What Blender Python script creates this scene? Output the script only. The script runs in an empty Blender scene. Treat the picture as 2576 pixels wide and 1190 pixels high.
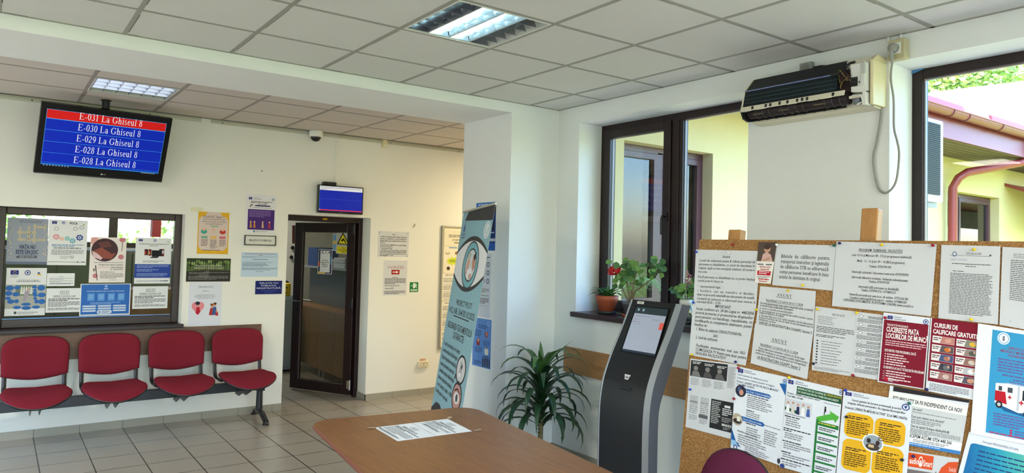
import bpy, bmesh, math, random
from mathutils import Vector as V, Matrix
random.seed(7)
C = bpy.context.scene
# ------------------------------------------------------------------ camera
W_, H_ = 2576, 1190
FPX, CX, CY = 1776.36, 1243.76, 558.21
YAW, PITCH, ROLL = math.radians(35.18), math.radians(2.18), math.radians(1.49)
EYE = V((0, 0, 1.68))
_f = V((math.sin(YAW)*math.cos(PITCH), math.cos(YAW)*math.cos(PITCH), math.sin(PITCH)))
_r0 = V((math.cos(YAW), -math.sin(YAW), 0)); _u0 = _r0.cross(_f)
_r = _r0*math.cos(ROLL) + _u0*math.sin(ROLL); _u = -_r0*math.sin(ROLL) + _u0*math.cos(ROLL)
cd = bpy.data.cameras.new('camera'); cam = bpy.data.objects.new('camera', cd); C.collection.objects.link(cam)
cd.sensor_width = 36; cd.lens = FPX/W_*36; cd.shift_x = (W_/2-CX)/W_; cd.shift_y = -(H_/2-CY)/W_
cd.clip_start = .05; cd.clip_end = 300
mw = Matrix((( _r.x, _u.x, -_f.x, EYE.x), (_r.y, _u.y, -_f.y, EYE.y), (_r.z, _u.z, -_f.z, EYE.z), (0, 0, 0, 1)))
cam.matrix_world = mw
C.camera = cam
# ------------------------------------------------------------------ sky, sun, exposure
wd = bpy.data.worlds.new('world'); C.world = wd; wd.use_nodes = True
nt = wd.node_tree; bg = nt.nodes['Background']
sky = nt.nodes.new('ShaderNodeTexSky'); sky.sky_type = 'NISHITA'; sky.sun_disc = False
sky.sun_elevation = math.radians(66); sky.sun_rotation = math.radians(232); sky.air_density = 1.0; sky.dust_density = 2.0
hsv = nt.nodes.new('ShaderNodeHueSaturation'); hsv.inputs['Saturation'].default_value = 1.5
nt.links.new(sky.outputs[0], hsv.inputs['Color']); nt.links.new(hsv.outputs[0], bg.inputs[0]); bg.inputs[1].default_value = 0.62
sd = bpy.data.lights.new('sun', 'SUN'); sd.energy = 3.5; sd.angle = math.radians(.6); sd.color = (1, .97, .92)
sun = bpy.data.objects.new('sun', sd); C.collection.objects.link(sun)
sun.rotation_euler = V((.28, .22, -.93)).to_track_quat('-Z', 'Y').to_euler()
C.view_settings.view_transform = 'Standard'; C.view_settings.look = 'None'; C.view_settings.gamma = 1
C.view_settings.use_curve_mapping = False
C.view_settings.exposure = 1.85
cy = C.cycles
cy.max_bounces = 8; cy.diffuse_bounces = 5; cy.glossy_bounces = 3; cy.transmission_bounces = 4; cy.transparent_max_bounces = 12
cy.caustics_reflective = False; cy.caustics_refractive = False; cy.sample_clamp_indirect = 6
def portal(loc, rot, sx, sy):
    l = bpy.data.lights.new('window_portal', 'AREA'); l.shape = 'RECTANGLE'; l.size = sx; l.size_y = sy; l.cycles.is_portal = True
    o = bpy.data.objects.new('window_portal', l); C.collection.objects.link(o); o.location = loc; o.rotation_euler = rot
HP = math.pi/2
portal((4.29, 3.53, 1.96), (0, HP, 0), 1.6, 1.6)
portal((4.29, 1.06, 1.96), (0, HP, 0), 1.5, 1.6)
portal((4.29, -1.2, 1.96), (0, HP, 0), 1.5, 1.6)
portal((.6, -3.6, 1.3), (HP, 0, 0), 4.2, 2.3)
portal((-2.7, 6.15, 1.05), (0, -HP, 0), 1.7, 1.6)
def ceil_lamp_light(name, loc, e, col, sx, sy):
    l = bpy.data.lights.new(name, 'AREA'); l.shape = 'RECTANGLE'; l.size = sx; l.size_y = sy; l.energy = e; l.color = col
    o = bpy.data.objects.new(name, l); C.collection.objects.link(o); o.location = loc
    return o
# added fill lights, unseen behind and left of the camera, to brighten the room
for lx, ly in ((-1.3, 3.5), (.3, -1.7), (2.4, -1.7)): ceil_lamp_light('ceiling_fill_light', (lx, ly, 2.86), 25, (1, .93, .84), .55, .55)
# warm lamp of the corridor round the corner behind the wall stub
ceil_lamp_light('corridor_lamp_light', (5.6, 6.0, 2.80), 20, (1, .80, .5), .5, .5)
ceil_lamp_light('office_fill_light', (2.6, 9.6, 2.85), 8, (1, .93, .8), .5, .5)  # added, unseen fill that brightens the office behind the door
# ------------------------------------------------------------------ pixel -> plane
def ray(q):
    return (q[0]-CX)/FPX*_r - (q[1]-CY)/FPX*_u + _f
class Plane:
    """a real plane of the room: point and normal"""
    def __init__(s, p, n): s.p = V(p); s.n = V(n).normalized()
    def at(s, q, off=0):
        d = ray(q); t = ((s.p + s.n*off - EYE).dot(s.n))/d.dot(s.n); return EYE + d*t
XR, YB, YW = 3.888, 4.599, 7.09
ZC, ZC2 = 2.873, 2.850
P_BACK = Plane((0, YW, 0), (0, -1, 0)); P_RIGHT = Plane((XR, 0, 0), (-1, 0, 0)); P_STUB = Plane((3.39, 0, 0), (-1, 0, 0))
# ------------------------------------------------------------------ materials
def lin(c):
    o = []
    for v in c[:3]:
        v /= 255
        o.append(v/12.92 if v <= .04045 else ((v+.055)/1.055)**2.4)
    return (*o, 1)
MATS = {}
def mat(name, col, rough=.6, metal=0, spec=.5, emit=0, noise=0, nscale=8, bump=0, bscale=60, coat=0):
    if name in MATS: return MATS[name]
    m = bpy.data.materials.new(name); m.use_nodes = True; MATS[name] = m
    n = m.node_tree.nodes; L = m.node_tree.links; b = n['Principled BSDF']
    b.inputs['Base Color'].default_value = lin(col); b.inputs['Roughness'].default_value = rough; b.inputs['Metallic'].default_value = metal
    b.inputs['Specular IOR Level'].default_value = spec
    if coat: b.inputs['Coat Weight'].default_value = coat; b.inputs['Coat Roughness'].default_value = .15
    if emit: b.inputs['Emission Color'].default_value = lin(col); b.inputs['Emission Strength'].default_value = emit
    if noise or bump:
        tc = n.new('ShaderNodeTexCoord')
    if noise:
        t = n.new('ShaderNodeTexNoise'); t.inputs['Scale'].default_value = nscale; t.inputs['Detail'].default_value = 6
        L.new(tc.outputs['Object'], t.inputs['Vector'])
        r = n.new('ShaderNodeMapRange'); r.inputs[3].default_value = 1-noise; r.inputs[4].default_value = 1+noise
        L.new(t.outputs[0], r.inputs[0])
        mx = n.new('ShaderNodeMix'); mx.data_type = 'RGBA'; mx.blend_type = 'MULTIPLY'; mx.inputs[0].default_value = 1
        mx.inputs[6].default_value = lin(col); L.new(r.outputs[0], mx.inputs[7]); L.new(mx.outputs[2], b.inputs['Base Color'])
    if bump:
        t2 = n.new('ShaderNodeTexNoise'); t2.inputs['Scale'].default_value = bscale; t2.inputs['Detail'].default_value = 3
        L.new(tc.outputs['Object'], t2.inputs['Vector'])
        bp = n.new('ShaderNodeBump'); bp.inputs['Strength'].default_value = bump; bp.inputs['Distance'].default_value = .004
        L.new(t2.outputs[0], bp.inputs['Height']); L.new(bp.outputs[0], b.inputs['Normal'])
    return m
def ramp_mat(name, build, rough=.5, spec=.4, bump=None):
    if name in MATS: return MATS[name]
    m = bpy.data.materials.new(name); m.use_nodes = True; MATS[name] = m
    n = m.node_tree.nodes; L = m.node_tree.links; b = n['Principled BSDF']
    b.inputs['Roughness'].default_value = rough; b.inputs['Specular IOR Level'].default_value = spec
    build(n, L, b, n.new('ShaderNodeTexCoord')); return m
def ramp(n, stops):
    r = n.new('ShaderNodeValToRGB'); e = r.color_ramp.elements
    while len(e) > 1: e.remove(e[-1])
    e[0].position = stops[0][0]; e[0].color = lin(stops[0][1])
    for p, c in stops[1:]:
        x = e.new(p); x.color = lin(c)
    return r
def wood(name, c1, c2, c3, scale=(1, 14, 14), rough=.4, rot=0, coat=0):
    def bld(n, L, b, tc):
        mp = n.new('ShaderNodeMapping'); mp.inputs['Scale'].default_value = scale; mp.inputs['Rotation'].default_value = (0, 0, rot)
        L.new(tc.outputs['Object'], mp.inputs[0])
        t = n.new('ShaderNodeTexNoise'); t.inputs['Scale'].default_value = 1.6; t.inputs['Detail'].default_value = 8; t.inputs['Roughness'].default_value = .9; t.inputs['Distortion'].default_value = .6
        L.new(mp.outputs[0], t.inputs['Vector'])
        r = ramp(n, [(.28, c1), (.5, c2), (.72, c3)]); L.new(t.outputs[0], r.inputs[0]); L.new(r.outputs[0], b.inputs['Base Color'])
        if coat: b.inputs['Coat Weight'].default_value = coat; b.inputs['Coat Roughness'].default_value = .25
    return ramp_mat(name, bld, rough)
def glass_mat(name, refl=1.0, tint=(255, 255, 255)):
    m = bpy.data.materials.new(name); m.use_nodes = True; MATS[name] = m
    n = m.node_tree.nodes; L = m.node_tree.links; n.remove(n['Principled BSDF'])
    tr = n.new('ShaderNodeBsdfTransparent'); tr.inputs[0].default_value = lin(tint)
    gl = n.new('ShaderNodeBsdfGlossy'); gl.inputs['Roughness'].default_value = 0.0
    fr = n.new('ShaderNodeFresnel'); fr.inputs[0].default_value = 1.5
    mu = n.new('ShaderNodeMath'); mu.operation = 'MULTIPLY'; mu.inputs[1].default_value = refl; mu.use_clamp = True
    mx = n.new('ShaderNodeMixShader'); L.new(fr.outputs[0], mu.inputs[0]); L.new(mu.outputs[0], mx.inputs[0])
    L.new(tr.outputs[0], mx.inputs[1]); L.new(gl.outputs[0], mx.inputs[2]); L.new(mx.outputs[0], n['Material Output'].inputs[0]); return m
WALL = mat('wall_paint', (234, 236, 232), .75, spec=.25, noise=.025, nscale=2.5, bump=.12, bscale=180)
WALLW = mat('wall_paint_rear', (234, 234, 226), .75, spec=.25, noise=.025, nscale=2.5, bump=.12, bscale=180)
REVEAL = mat('reveal_paint', (236, 238, 234), .7, spec=.25)
CEIL = mat('ceiling_tile', (214, 214, 208), .9, spec=.1, noise=.03, nscale=3)
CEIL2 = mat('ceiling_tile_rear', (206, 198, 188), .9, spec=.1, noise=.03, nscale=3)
TEE = mat('ceiling_tee', (156, 155, 146), .6, spec=.3)
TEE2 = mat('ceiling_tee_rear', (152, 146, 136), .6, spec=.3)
GAP = mat('tile_gap', (52, 52, 44), .9)
BROWN = mat('upvc_brown', (36, 21, 21), .38, spec=.4, noise=.12, nscale=20)
BROWNW = wood('upvc_wood_brown', (34, 23, 22), (50, 35, 32), (66, 47, 43), (2, 40, 40), .35)
GLASS = glass_mat('window_glass', .1); GLASSD = glass_mat('door_glass', 1.0, (225, 222, 214))
GLASSO = glass_mat('outer_glass', 1.5, (215, 235, 210))
BLACK = mat('black_plastic', (22, 22, 24), .4); BLACKG = mat('black_gloss', (14, 14, 16), .15)
BLACKM = mat('black_metal', (30, 31, 36), .38, spec=.5)
CHROME = mat('chrome', (205, 205, 205), .2, 1); SILVER = mat('silver_plastic', (196, 198, 200), .32, .35)
CREAM = mat('cream_plastic', (226, 214, 172), .45); WHITEP = mat('white_plastic', (232, 232, 224), .4)
GREYP = mat('grey_plastic', (150, 152, 150), .5)
FABRIC = mat('burgundy_fabric', (126, 34, 48), .95, spec=.15, noise=.10, nscale=120, bump=.5, bscale=900)
FABRIC2 = mat('plum_fabric', (92, 34, 60), .95, spec=.15, noise=.10, nscale=120, bump=.5, bscale=900)
PAPER = mat('paper', (238, 239, 240), .75, spec=.2)
def tiles(name, c1, c2, grout, ox, oy, size=.3335, rough=.28):
    def bld(n, L, b, tc):
        mp = n.new('ShaderNodeMapping'); mp.inputs['Location'].default_value = (-ox, -oy, 0); L.new(tc.outputs['Object'], mp.inputs[0])
        br = n.new('ShaderNodeTexBrick'); br.offset = 0; br.inputs['Scale'].default_value = 1; br.inputs['Mortar Size'].default_value = .0042
        br.inputs['Brick Width'].default_value = size; br.inputs['Row Height'].default_value = size; br.inputs['Mortar Smooth'].default_value = .1
        br.inputs['Color1'].default_value = lin(c1); br.inputs['Color2'].default_value = lin(c2); br.inputs['Mortar'].default_value = lin(grout)
        L.new(mp.outputs[0], br.inputs['Vector'])
        t = n.new('ShaderNodeTexNoise'); t.inputs['Scale'].default_value = 90; L.new(tc.outputs['Object'], t.inputs['Vector'])
        r = n.new('ShaderNodeMapRange'); r.inputs[3].default_value = .93; r.inputs[4].default_value = 1.07; L.new(t.outputs[0], r.inputs[0])
        mx = n.new('ShaderNodeMix'); mx.data_type = 'RGBA'; mx.blend_type = 'MULTIPLY'; mx.inputs[0].default_value = 1
        L.new(br.outputs[0], mx.inputs[6]); L.new(r.outputs[0], mx.inputs[7]); L.new(mx.outputs[2], b.inputs['Base Color'])
        bp = n.new('ShaderNodeBump'); bp.inputs['Strength'].default_value = .35; bp.inputs['Distance'].default_value = .002; bp.invert = True
        L.new(br.outputs['Fac'], bp.inputs['Height']); L.new(bp.outputs[0], b.inputs['Normal'])
    return ramp_mat(name, bld, rough, .45)
TILE = tiles('floor_tiles', (164, 157, 145), (158, 152, 140), (30, 26, 24), 1.663, 6.517)
TILEP = mat('plinth_tile', (160, 156, 142), .4, noise=.05, nscale=60)
def cork_build(n, L, b, tc):
    t = n.new('ShaderNodeTexVoronoi'); t.inputs['Scale'].default_value = 210; L.new(tc.outputs['Object'], t.inputs['Vector'])
    t2 = n.new('ShaderNodeTexNoise'); t2.inputs['Scale'].default_value = 300; t2.inputs['Detail'].default_value = 4; L.new(tc.outputs['Object'], t2.inputs['Vector'])
    ad = n.new('ShaderNodeMath'); ad.operation = 'MULTIPLY_ADD'; ad.inputs[1].default_value = .35; L.new(t.outputs['Color'], ad.inputs[0]); L.new(t2.outputs[0], ad.inputs[2])
    r = ramp(n, [(.3, (84, 54, 28)), (.55, (138, 98, 56)), (.75, (164, 122, 76)), (.95, (196, 160, 112))]); L.new(ad.outputs[0], r.inputs[0]); L.new(r.outputs[0], b.inputs['Base Color'])
CORK = ramp_mat('cork', cork_build, .9, .1)
def col(c, rough=.7):
    return mat('print_%02x%02x%02x' % tuple(c[:3]), c, rough, spec=.25)
# ------------------------------------------------------------------ mesh builder
ORG = {}
class MB:
    def __init__(s): s.v = []; s.f = []; s.mi = []; s.sm = []; s.mats = []
    def _m(s, m):
        if m not in s.mats: s.mats.append(m)
        return s.mats.index(m)
    def face(s, pts, m, smooth=False):
        k = len(s.v); s.v += [V(p) for p in pts]; s.f.append(tuple(range(k, k+len(pts)))); s.mi.append(s._m(m)); s.sm.append(smooth)
    def mesh(s, vs, fs, m, smooth=False):
        k = len(s.v); s.v += [V(p) for p in vs]; i = s._m(m)
        for f in fs: s.f.append(tuple(a+k for a in f)); s.mi.append(i); s.sm.append(smooth)
        return s
    def box(s, a, b, m, ex=None):
        x0, y0, z0 = (min(a[i], b[i]) for i in range(3)); x1, y1, z1 = (max(a[i], b[i]) for i in range(3))
        vs = [(x0, y0, z0), (x1, y0, z0), (x1, y1, z0), (x0, y1, z0), (x0, y0, z1), (x1, y0, z1), (x1, y1, z1), (x0, y1, z1)]
        return s.mesh(vs, [(0, 3, 2, 1), (4, 5, 6, 7), (0, 1, 5, 4), (1, 2, 6, 5), (2, 3, 7, 6), (3, 0, 4, 7)], m)
    def obox(s, o, ax, lo, hi, m):
        vs = []
        for k in range(8):
            c = [(lo, hi)[(k >> i) & 1][i] for i in range(3)]
            vs.append(V(o)+ax[0]*c[0]+ax[1]*c[1]+ax[2]*c[2])
        return s.mesh(vs, [(0, 2, 3, 1), (4, 5, 7, 6), (0, 1, 5, 4), (1, 3, 7, 5), (3, 2, 6, 7), (2, 0, 4, 6)], m)
    def prism(s, pts, d, m, m_side=None):
        n = len(pts); d = V(d); A = [V(p) for p in pts]; B = [p+d for p in A]
        s.mesh(A, [tuple(range(n))], m); s.mesh(B, [tuple(range(n-1, -1, -1))], m)
        s.mesh(A+B, [(i, n+i, n+(i+1) % n, (i+1) % n) for i in range(n)], m_side or m); return s
    def tube(s, path, r, m, n=10, caps=True, flat=1.0):
        P = [V(p) for p in path]; k = len(P); rr = r if isinstance(r, (list, tuple)) else [r]*k
        vs = []; prev = None
        for i in range(k):
            t = (P[min(i+1, k-1)]-P[max(i-1, 0)]).normalized()
            if prev is None:
                a = t.cross(V((0, 0, 1)));
                if a.length < .05: a = t.cross(V((0, 1, 0)))
            else: a = prev - t*prev.dot(t)
            a.normalize(); prev = a; b = t.cross(a)
            for j in range(n):
                w = 2*math.pi*j/n; vs.append(P[i]+(a*math.cos(w)+b*math.sin(w)*flat)*rr[i])
        fs = [(i*n+j, i*n+(j+1) % n, (i+1)*n+(j+1) % n, (i+1)*n+j) for i in range(k-1) for j in range(n)]
        s.mesh(vs, fs, m, True)
        if caps: s.mesh(vs[:n], [tuple(range(n-1, -1, -1))], m); s.mesh(vs[-n:], [tuple(range(n))], m)
        return s
    def lathe(s, prof, c, m, n=24, axis=(0, 0, 1), smooth=True):
        ax = V(axis).normalized(); a = ax.cross(V((0, 0, 1)))
        if a.length < .05: a = V((1, 0, 0))
        a.normalize(); b = ax.cross(a); vs = []
        for r, z in prof:
            for j in range(n):
                w = 2*math.pi*j/n; vs.append(V(c)+ax*z+(a*math.cos(w)+b*math.sin(w))*r)
        k = len(prof)
        return s.mesh(vs, [(i*n+j, i*n+(j+1) % n, (i+1)*n+(j+1) % n, (i+1)*n+j) for i in range(k-1) for j in range(n)], m, smooth)
    def ball(s, c, r, m, n=10, sc=(1, 1, 1)):
        vs = []; fs = []
        for i in range(n+1):
            th = math.pi*i/n
            for j in range(2*n):
                ph = math.pi*j/n; vs.append(V(c)+V((sc[0]*r*math.sin(th)*math.cos(ph), sc[1]*r*math.sin(th)*math.sin(ph), sc[2]*r*math.cos(th))))
        for i in range(n):
            for j in range(2*n): fs.append((i*2*n+j, (i+1)*2*n+j, (i+1)*2*n+(j+1) % (2*n), i*2*n+(j+1) % (2*n)))
        return s.mesh(vs, fs, m, True)
    def build(s, name, parent=None, bevel=0, origin=None, shade=None):
        me = bpy.data.meshes.new(name)
        o = V(origin) if origin is not None else (ORG[parent.name] if parent else V((0, 0, 0)))
        if parent is None and origin is None and s.v:
            o = V((sum(p.x for p in s.v)/len(s.v), sum(p.y for p in s.v)/len(s.v), min(p.z for p in s.v)))
        me.from_pydata([p-o for p in s.v], [], s.f)
        for m in s.mats: me.materials.append(m)
        for p, i, sm in zip(me.polygons, s.mi, s.sm): p.material_index = i; p.use_smooth = sm
        me.update()
        ob = bpy.data.objects.new(name, me); C.collection.objects.link(ob)
        if parent: ob.parent = parent; ob.location = o-ORG[parent.name]
        else: ob.location = o
        ORG[ob.name] = o
        if bevel:
            b = ob.modifiers.new('bevel', 'BEVEL'); b.width = bevel; b.segments = 2; b.limit_method = 'ANGLE'; b.angle_limit = .7
        return ob
def tag(o, label, cat, group=None, kind=None):
    if label: o['label'] = label
    if cat: o['category'] = cat
    if group: o['group'] = group
    if kind: o['kind'] = kind
    return o
def thing(name, loc, label, cat, group=None, kind=None):
    o = bpy.data.objects.new(name, None); C.collection.objects.link(o); o.location = loc; o.empty_display_size = .05; ORG[o.name] = V(loc)
    return tag(o, label, cat, group, kind)
def struct(o, label=None): o['kind'] = 'structure'; return o
X_, Y_, Z_ = V((1, 0, 0)), V((0, 1, 0)), V((0, 0, 1))
# ------------------------------------------------------------------ lettering
_txt = {}
ROMAN = False
def text_polys(s, bold=0, roman=False):
    """outline letters of the built-in font as flat polygons: (verts, faces, width), font size 1"""
    k = (s, bold, roman)
    if k in _txt: return _txt[k]
    cu = bpy.data.curves.new('lettering', 'FONT'); cu.body = s; cu.size = 1; cu.resolution_u = 2; cu.offset = bold
    o = bpy.data.objects.new('lettering', cu); C.collection.objects.link(o)
    dg = bpy.context.evaluated_depsgraph_get(); e = o.evaluated_get(dg); me = e.to_mesh()
    vs = [(v.co.x, v.co.y) for v in me.vertices]; fs = [tuple(p.vertices) for p in me.polygons]; e.to_mesh_clear()
    bpy.data.objects.remove(o); bpy.data.curves.remove(cu)
    if not vs: vs = [(0, 0)]
    if roman:       # slab serifs on the stem ends make the plain letters roman
        cnt = {}
        for f in fs:
            for a, b in zip(f, f[1:]+f[:1]): cnt[(min(a, b), max(a, b))] = cnt.get((min(a, b), max(a, b)), 0)+1
        for (a, b), c in cnt.items():
            (xa, ya), (xb, yb) = vs[a], vs[b]; l = abs(xb-xa)
            if c == 1 and abs(ya-yb) < .004 and .03 < l < .13:
                up = ya > .25; d = .028 if not up else -.028; e = .045; m0, m1 = min(xa, xb)-e, max(xa, xb)+e
                k0 = len(vs); vs += [(m0, ya), (m1, ya), (m1, ya+d), (m0, ya+d)]; fs.append((k0, k0+1, k0+2, k0+3) if d > 0 else (k0+3, k0+2, k0+1, k0))
    x0 = min(v[0] for v in vs); x1 = max(v[0] for v in vs)
    _txt[k] = ([(x-x0, y) for x, y in vs], fs, x1-x0); return _txt[k]
# own serif capitals and figures (thick stems, thin hairlines, slab serifs); cap height 1
def _rc(x0, y0, x1, y1): return [(x0, y0), (x1, y0), (x1, y1), (x0, y1)]
def _br(x0, y0, x1, y1, t):
    dx, dy = x1-x0, y1-y0; l = math.hypot(dx, dy); nx, ny = -dy/l*t/2, dx/l*t/2
    return [(x0+nx, y0+ny), (x0-nx, y0-ny), (x1-nx, y1-ny), (x1+nx, y1+ny)]
def _rg(cx, cy, rx, ry, tx, ty, a0=0, a1=360, n=20):
    o = []
    for i in range(n):
        p = math.radians(a0+(a1-a0)*i/n); q = math.radians(a0+(a1-a0)*(i+1)/n)
        o.append([(cx+rx*math.cos(p), cy+ry*math.sin(p)), (cx+rx*math.cos(q), cy+ry*math.sin(q)), (cx+(rx-tx)*math.cos(q), cy+(ry-ty)*math.sin(q)), (cx+(rx-tx)*math.cos(p), cy+(ry-ty)*math.sin(p))])
    return o
def _st(x, h=1, w=.12, s=.3, bot=True, top=True):
    o = [_rc(x, 0, x+w, h)]
    if bot: o.append(_rc(x+w/2-s/2, 0, x+w/2+s/2, .04))
    if top: o.append(_rc(x+w/2-s/2, h-.04, x+w/2+s/2, h))
    return o
SERIF = {
 'E': (.74, _st(.1)+[_rc(.1, .955, .64, 1), _rc(.1, 0, .66, .045), _rc(.2, .48, .48, .52), _rc(.6, .8, .64, 1), _rc(.62, 0, .66, .22), _rc(.45, .4, .48, .62)]),
 'F': (.68, _st(.1)+[_rc(.1, .955, .62, 1), _rc(.2, .48, .48, .52), _rc(.58, .8, .62, 1), _rc(.45, .4, .48, .62)]),
 'L': (.68, _st(.1)+[_rc(.1, 0, .62, .045), _rc(.58, 0, .62, .24)]),
 'I': (.38, _st(.12)), '-': (.36, [_rc(.05, .28, .31, .36)]), '.': (.22, [_rc(.06, 0, .16, .11)]), '/': (.4, [_br(.03, -.05, .37, 1.03, .05)]),
 'T': (.7, _st(.29, top=False)+[_rc(.04, .955, .66, 1), _rc(.04, .78, .08, 1), _rc(.62, .78, .66, 1)]),
 'A': (.8, [_br(.12, 0, .39, 1, .045), _br(.36, 1, .64, 0, .13), _rc(.2, .32, .56, .36), _rc(.0, 0, .26, .04), _rc(.5, 0, .8, .04)]),
 'N': (.82, [_rc(.14, 0, .18, 1), _br(.16, 1, .64, 0, .13), _rc(.62, 0, .66, 1), _rc(.02, 0, .3, .04), _rc(.02, .96, .2, 1), _rc(.52, .96, .8, 1)]),
 'U': (.8, [_rc(.12, .28, .24, 1), _rc(.6, .28, .64, 1), _rc(.02, .96, .34, 1), _rc(.5, .96, .76, 1)]+_rg(.38, .3, .26, .32, .1, .06, 180, 360)),
 'P': (.66, _st(.1)+_rg(.26, .74, .32, .26, .12, .045, -90, 90)+[_rc(.2, .955, .27, 1), _rc(.2, .48, .27, .525)]),
 'R': (.76, _st(.1)+_rg(.26, .74, .3, .26, .12, .045, -90, 90)+[_rc(.2, .955, .27, 1), _rc(.2, .48, .27, .525), _br(.32, .5, .62, .02, .12), _rc(.58, 0, .76, .04)]),
 'C': (.76, _rg(.42, .5, .38, .52, .13, .05, 42, 318)+[_rc(.66, .68, .7, .98)]),
 'O': (.82, _rg(.41, .5, .37, .52, .13, .05)),
 'G': (.84, _rg(.42, .5, .38, .52, .13, .05, 42, 320)+[_rc(.62, .1, .74, .42), _rc(.53, .4, .82, .44), _rc(.68, .68, .72, .98)]),
 'D': (.8, _st(.1)+_rg(.3, .5, .44, .5, .13, .045, -90, 90)+[_rc(.1, .955, .32, 1), _rc(.1, 0, .32, .045)]),
 'M': (.98, [_rc(.12, 0, .16, 1), _br(.15, 1, .47, .02, .12), _br(.47, .02, .8, 1, .045), _rc(.78, 0, .9, 1), _rc(.02, 0, .28, .04), _rc(.02, .96, .2, 1), _rc(.7, 0, .98, .04), _rc(.78, .96, .98, 1)]),
 'Î': (.38, _st(.12)+[_br(.06, 1.08, .18, 1.22, .05), _br(.18, 1.22, .3, 1.08, .05)]),
 'Ă': (.8, [_br(.12, 0, .39, 1, .045), _br(.36, 1, .64, 0, .13), _rc(.2, .32, .56, .36), _rc(.0, 0, .26, .04), _rc(.5, 0, .8, .04)]+_rg(.38, 1.22, .14, .14, .05, .05, 180, 360, 8)),
 'Ț': (.7, _st(.29, top=False)+[_rc(.04, .955, .66, 1), _rc(.04, .78, .08, 1), _rc(.62, .78, .66, 1), _br(.38, -.08, .31, -.26, .07)]),
 '0': (.52, _rg(.26, .5, .23, .51, .11, .05)), '1': (.52, [_rc(.2, .0, .31, .98), _rc(.08, 0, .43, .04), _br(.06, .84, .25, .96, .045)]),
 '2': (.52, _rg(.25, .71, .2, .3, .1, .05, 165, -35)+[_br(.37, .55, .06, .07, .07), _rc(.04, 0, .47, .1)]),
 '3': (.52, _rg(.24, .76, .18, .25, .1, .05, 155, -90)+_rg(.23, .28, .23, .3, .11, .05, 90, -155)),
 '4': (.52, [_rc(.29, 0, .4, 1), _br(.05, .3, .34, .98, .05), _rc(.02, .26, .48, .33)]),
 '8': (.52, _rg(.26, .76, .19, .25, .09, .045)+_rg(.26, .27, .22, .29, .1, .045)),
 '9': (.52, _rg(.26, .67, .22, .34, .1, .045)+_rg(.1, .62, .38, .64, .1, .05, 0, -78)),
 'a': (.48, _rg(.2, .19, .17, .2, .09, .04)+_rg(.22, .46, .19, .21, .1, .045, 0, 165)+[_rc(.31, .04, .41, .46), _rc(.31, 0, .48, .04)]),
 'h': (.58, [_rc(.1, 0, .2, 1.03), _rc(.38, 0, .48, .44), _rc(.02, 0, .28, .04), _rc(.3, 0, .56, .04), _br(.02, .98, .14, 1.02, .04)]+_rg(.31, .42, .17, .26, .1, .06, 0, 180, 10)),
 'i': (.3, [_rc(.1, 0, .2, .67), _rc(.02, 0, .28, .04), _rc(.03, .62, .14, .66), _rc(.09, .84, .2, .97)]),
 's': (.42, _rg(.2, .5, .15, .18, .08, .05, 30, 270)+_rg(.2, .19, .17, .2, .09, .05, 95, -155)),
 'e': (.46, _rg(.24, .33, .2, .35, .1, .045, 8, 322)+[_rc(.07, .35, .41, .39)]),
 'u': (.56, [_rc(.08, .2, .18, .67), _rc(.36, 0, .46, .67), _rc(.02, .63, .12, .67), _rc(.3, .63, .4, .67), _rc(.42, 0, .54, .04)]+_rg(.26, .22, .18, .24, .1, .06, 180, 345, 10)),
 'l': (.3, [_rc(.1, 0, .2, 1.03), _rc(.02, 0, .28, .04), _br(.02, .98, .14, 1.02, .04)]), ' ': (.3, []),
}
def serif_polys(s):
    x = 0; vs = []; fs = []
    for ch in s:
        adv, ps = SERIF.get(ch, SERIF['I'])
        for p in ps:
            k = len(vs); vs += [(x+a, b) for a, b in p]; fs.append(tuple(range(k, k+len(p))))
        x += adv+.04
    return vs, fs, x-.04
# ------------------------------------------------------------------ printed sheets
INK = (38, 38, 42); GREY = (136, 136, 142); NAVY = (24, 34, 92)
class Quad:
    def __init__(s, tl, tr, br, bl):
        s.c = [V(p) for p in (tl, tr, br, bl)]
        s.w = ((s.c[1]-s.c[0]).length+(s.c[2]-s.c[3]).length)/2; s.h = ((s.c[3]-s.c[0]).length+(s.c[2]-s.c[1]).length)/2
        s.n = (s.c[3]-s.c[0]).cross(s.c[1]-s.c[0]).normalized()
    def at(s, x, y, z=0):
        a, b, c, d = s.c
        return a*(1-x)*(1-y)+b*x*(1-y)+c*x*y+d*(1-x)*y+s.n*z
def R(x, y, w, h, c, l=0): return ('poly', [(x, y), (x+w, y), (x+w, y+h), (x, y+h)], c, l)
def PG(pts, c, l=0): return ('poly', pts, c, l)
def EL(x, y, rx, ry, c, l=0, n=28): return ('poly', [(x+rx*math.cos(2*math.pi*i/n), y+ry*math.sin(2*math.pi*i/n)) for i in range(n)], c, l)
def T(x, y, s, t, c=INK, a='l', w=None, b=0, sf=False): return ('text', x, y, s, t, c, a, w, b, sf or ('R' if ROMAN else False))
def TS(x, y, s, t, c=INK, a='c', w=None): return T(x, y, s, t, c, a, w, 0, True)
def GK(x, y, w, n, lh, c=GREY, d=.45, last=.6, words=9, jag=0): return ('greek', x, y, w, n, lh, c, d, last, words, jag)
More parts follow.
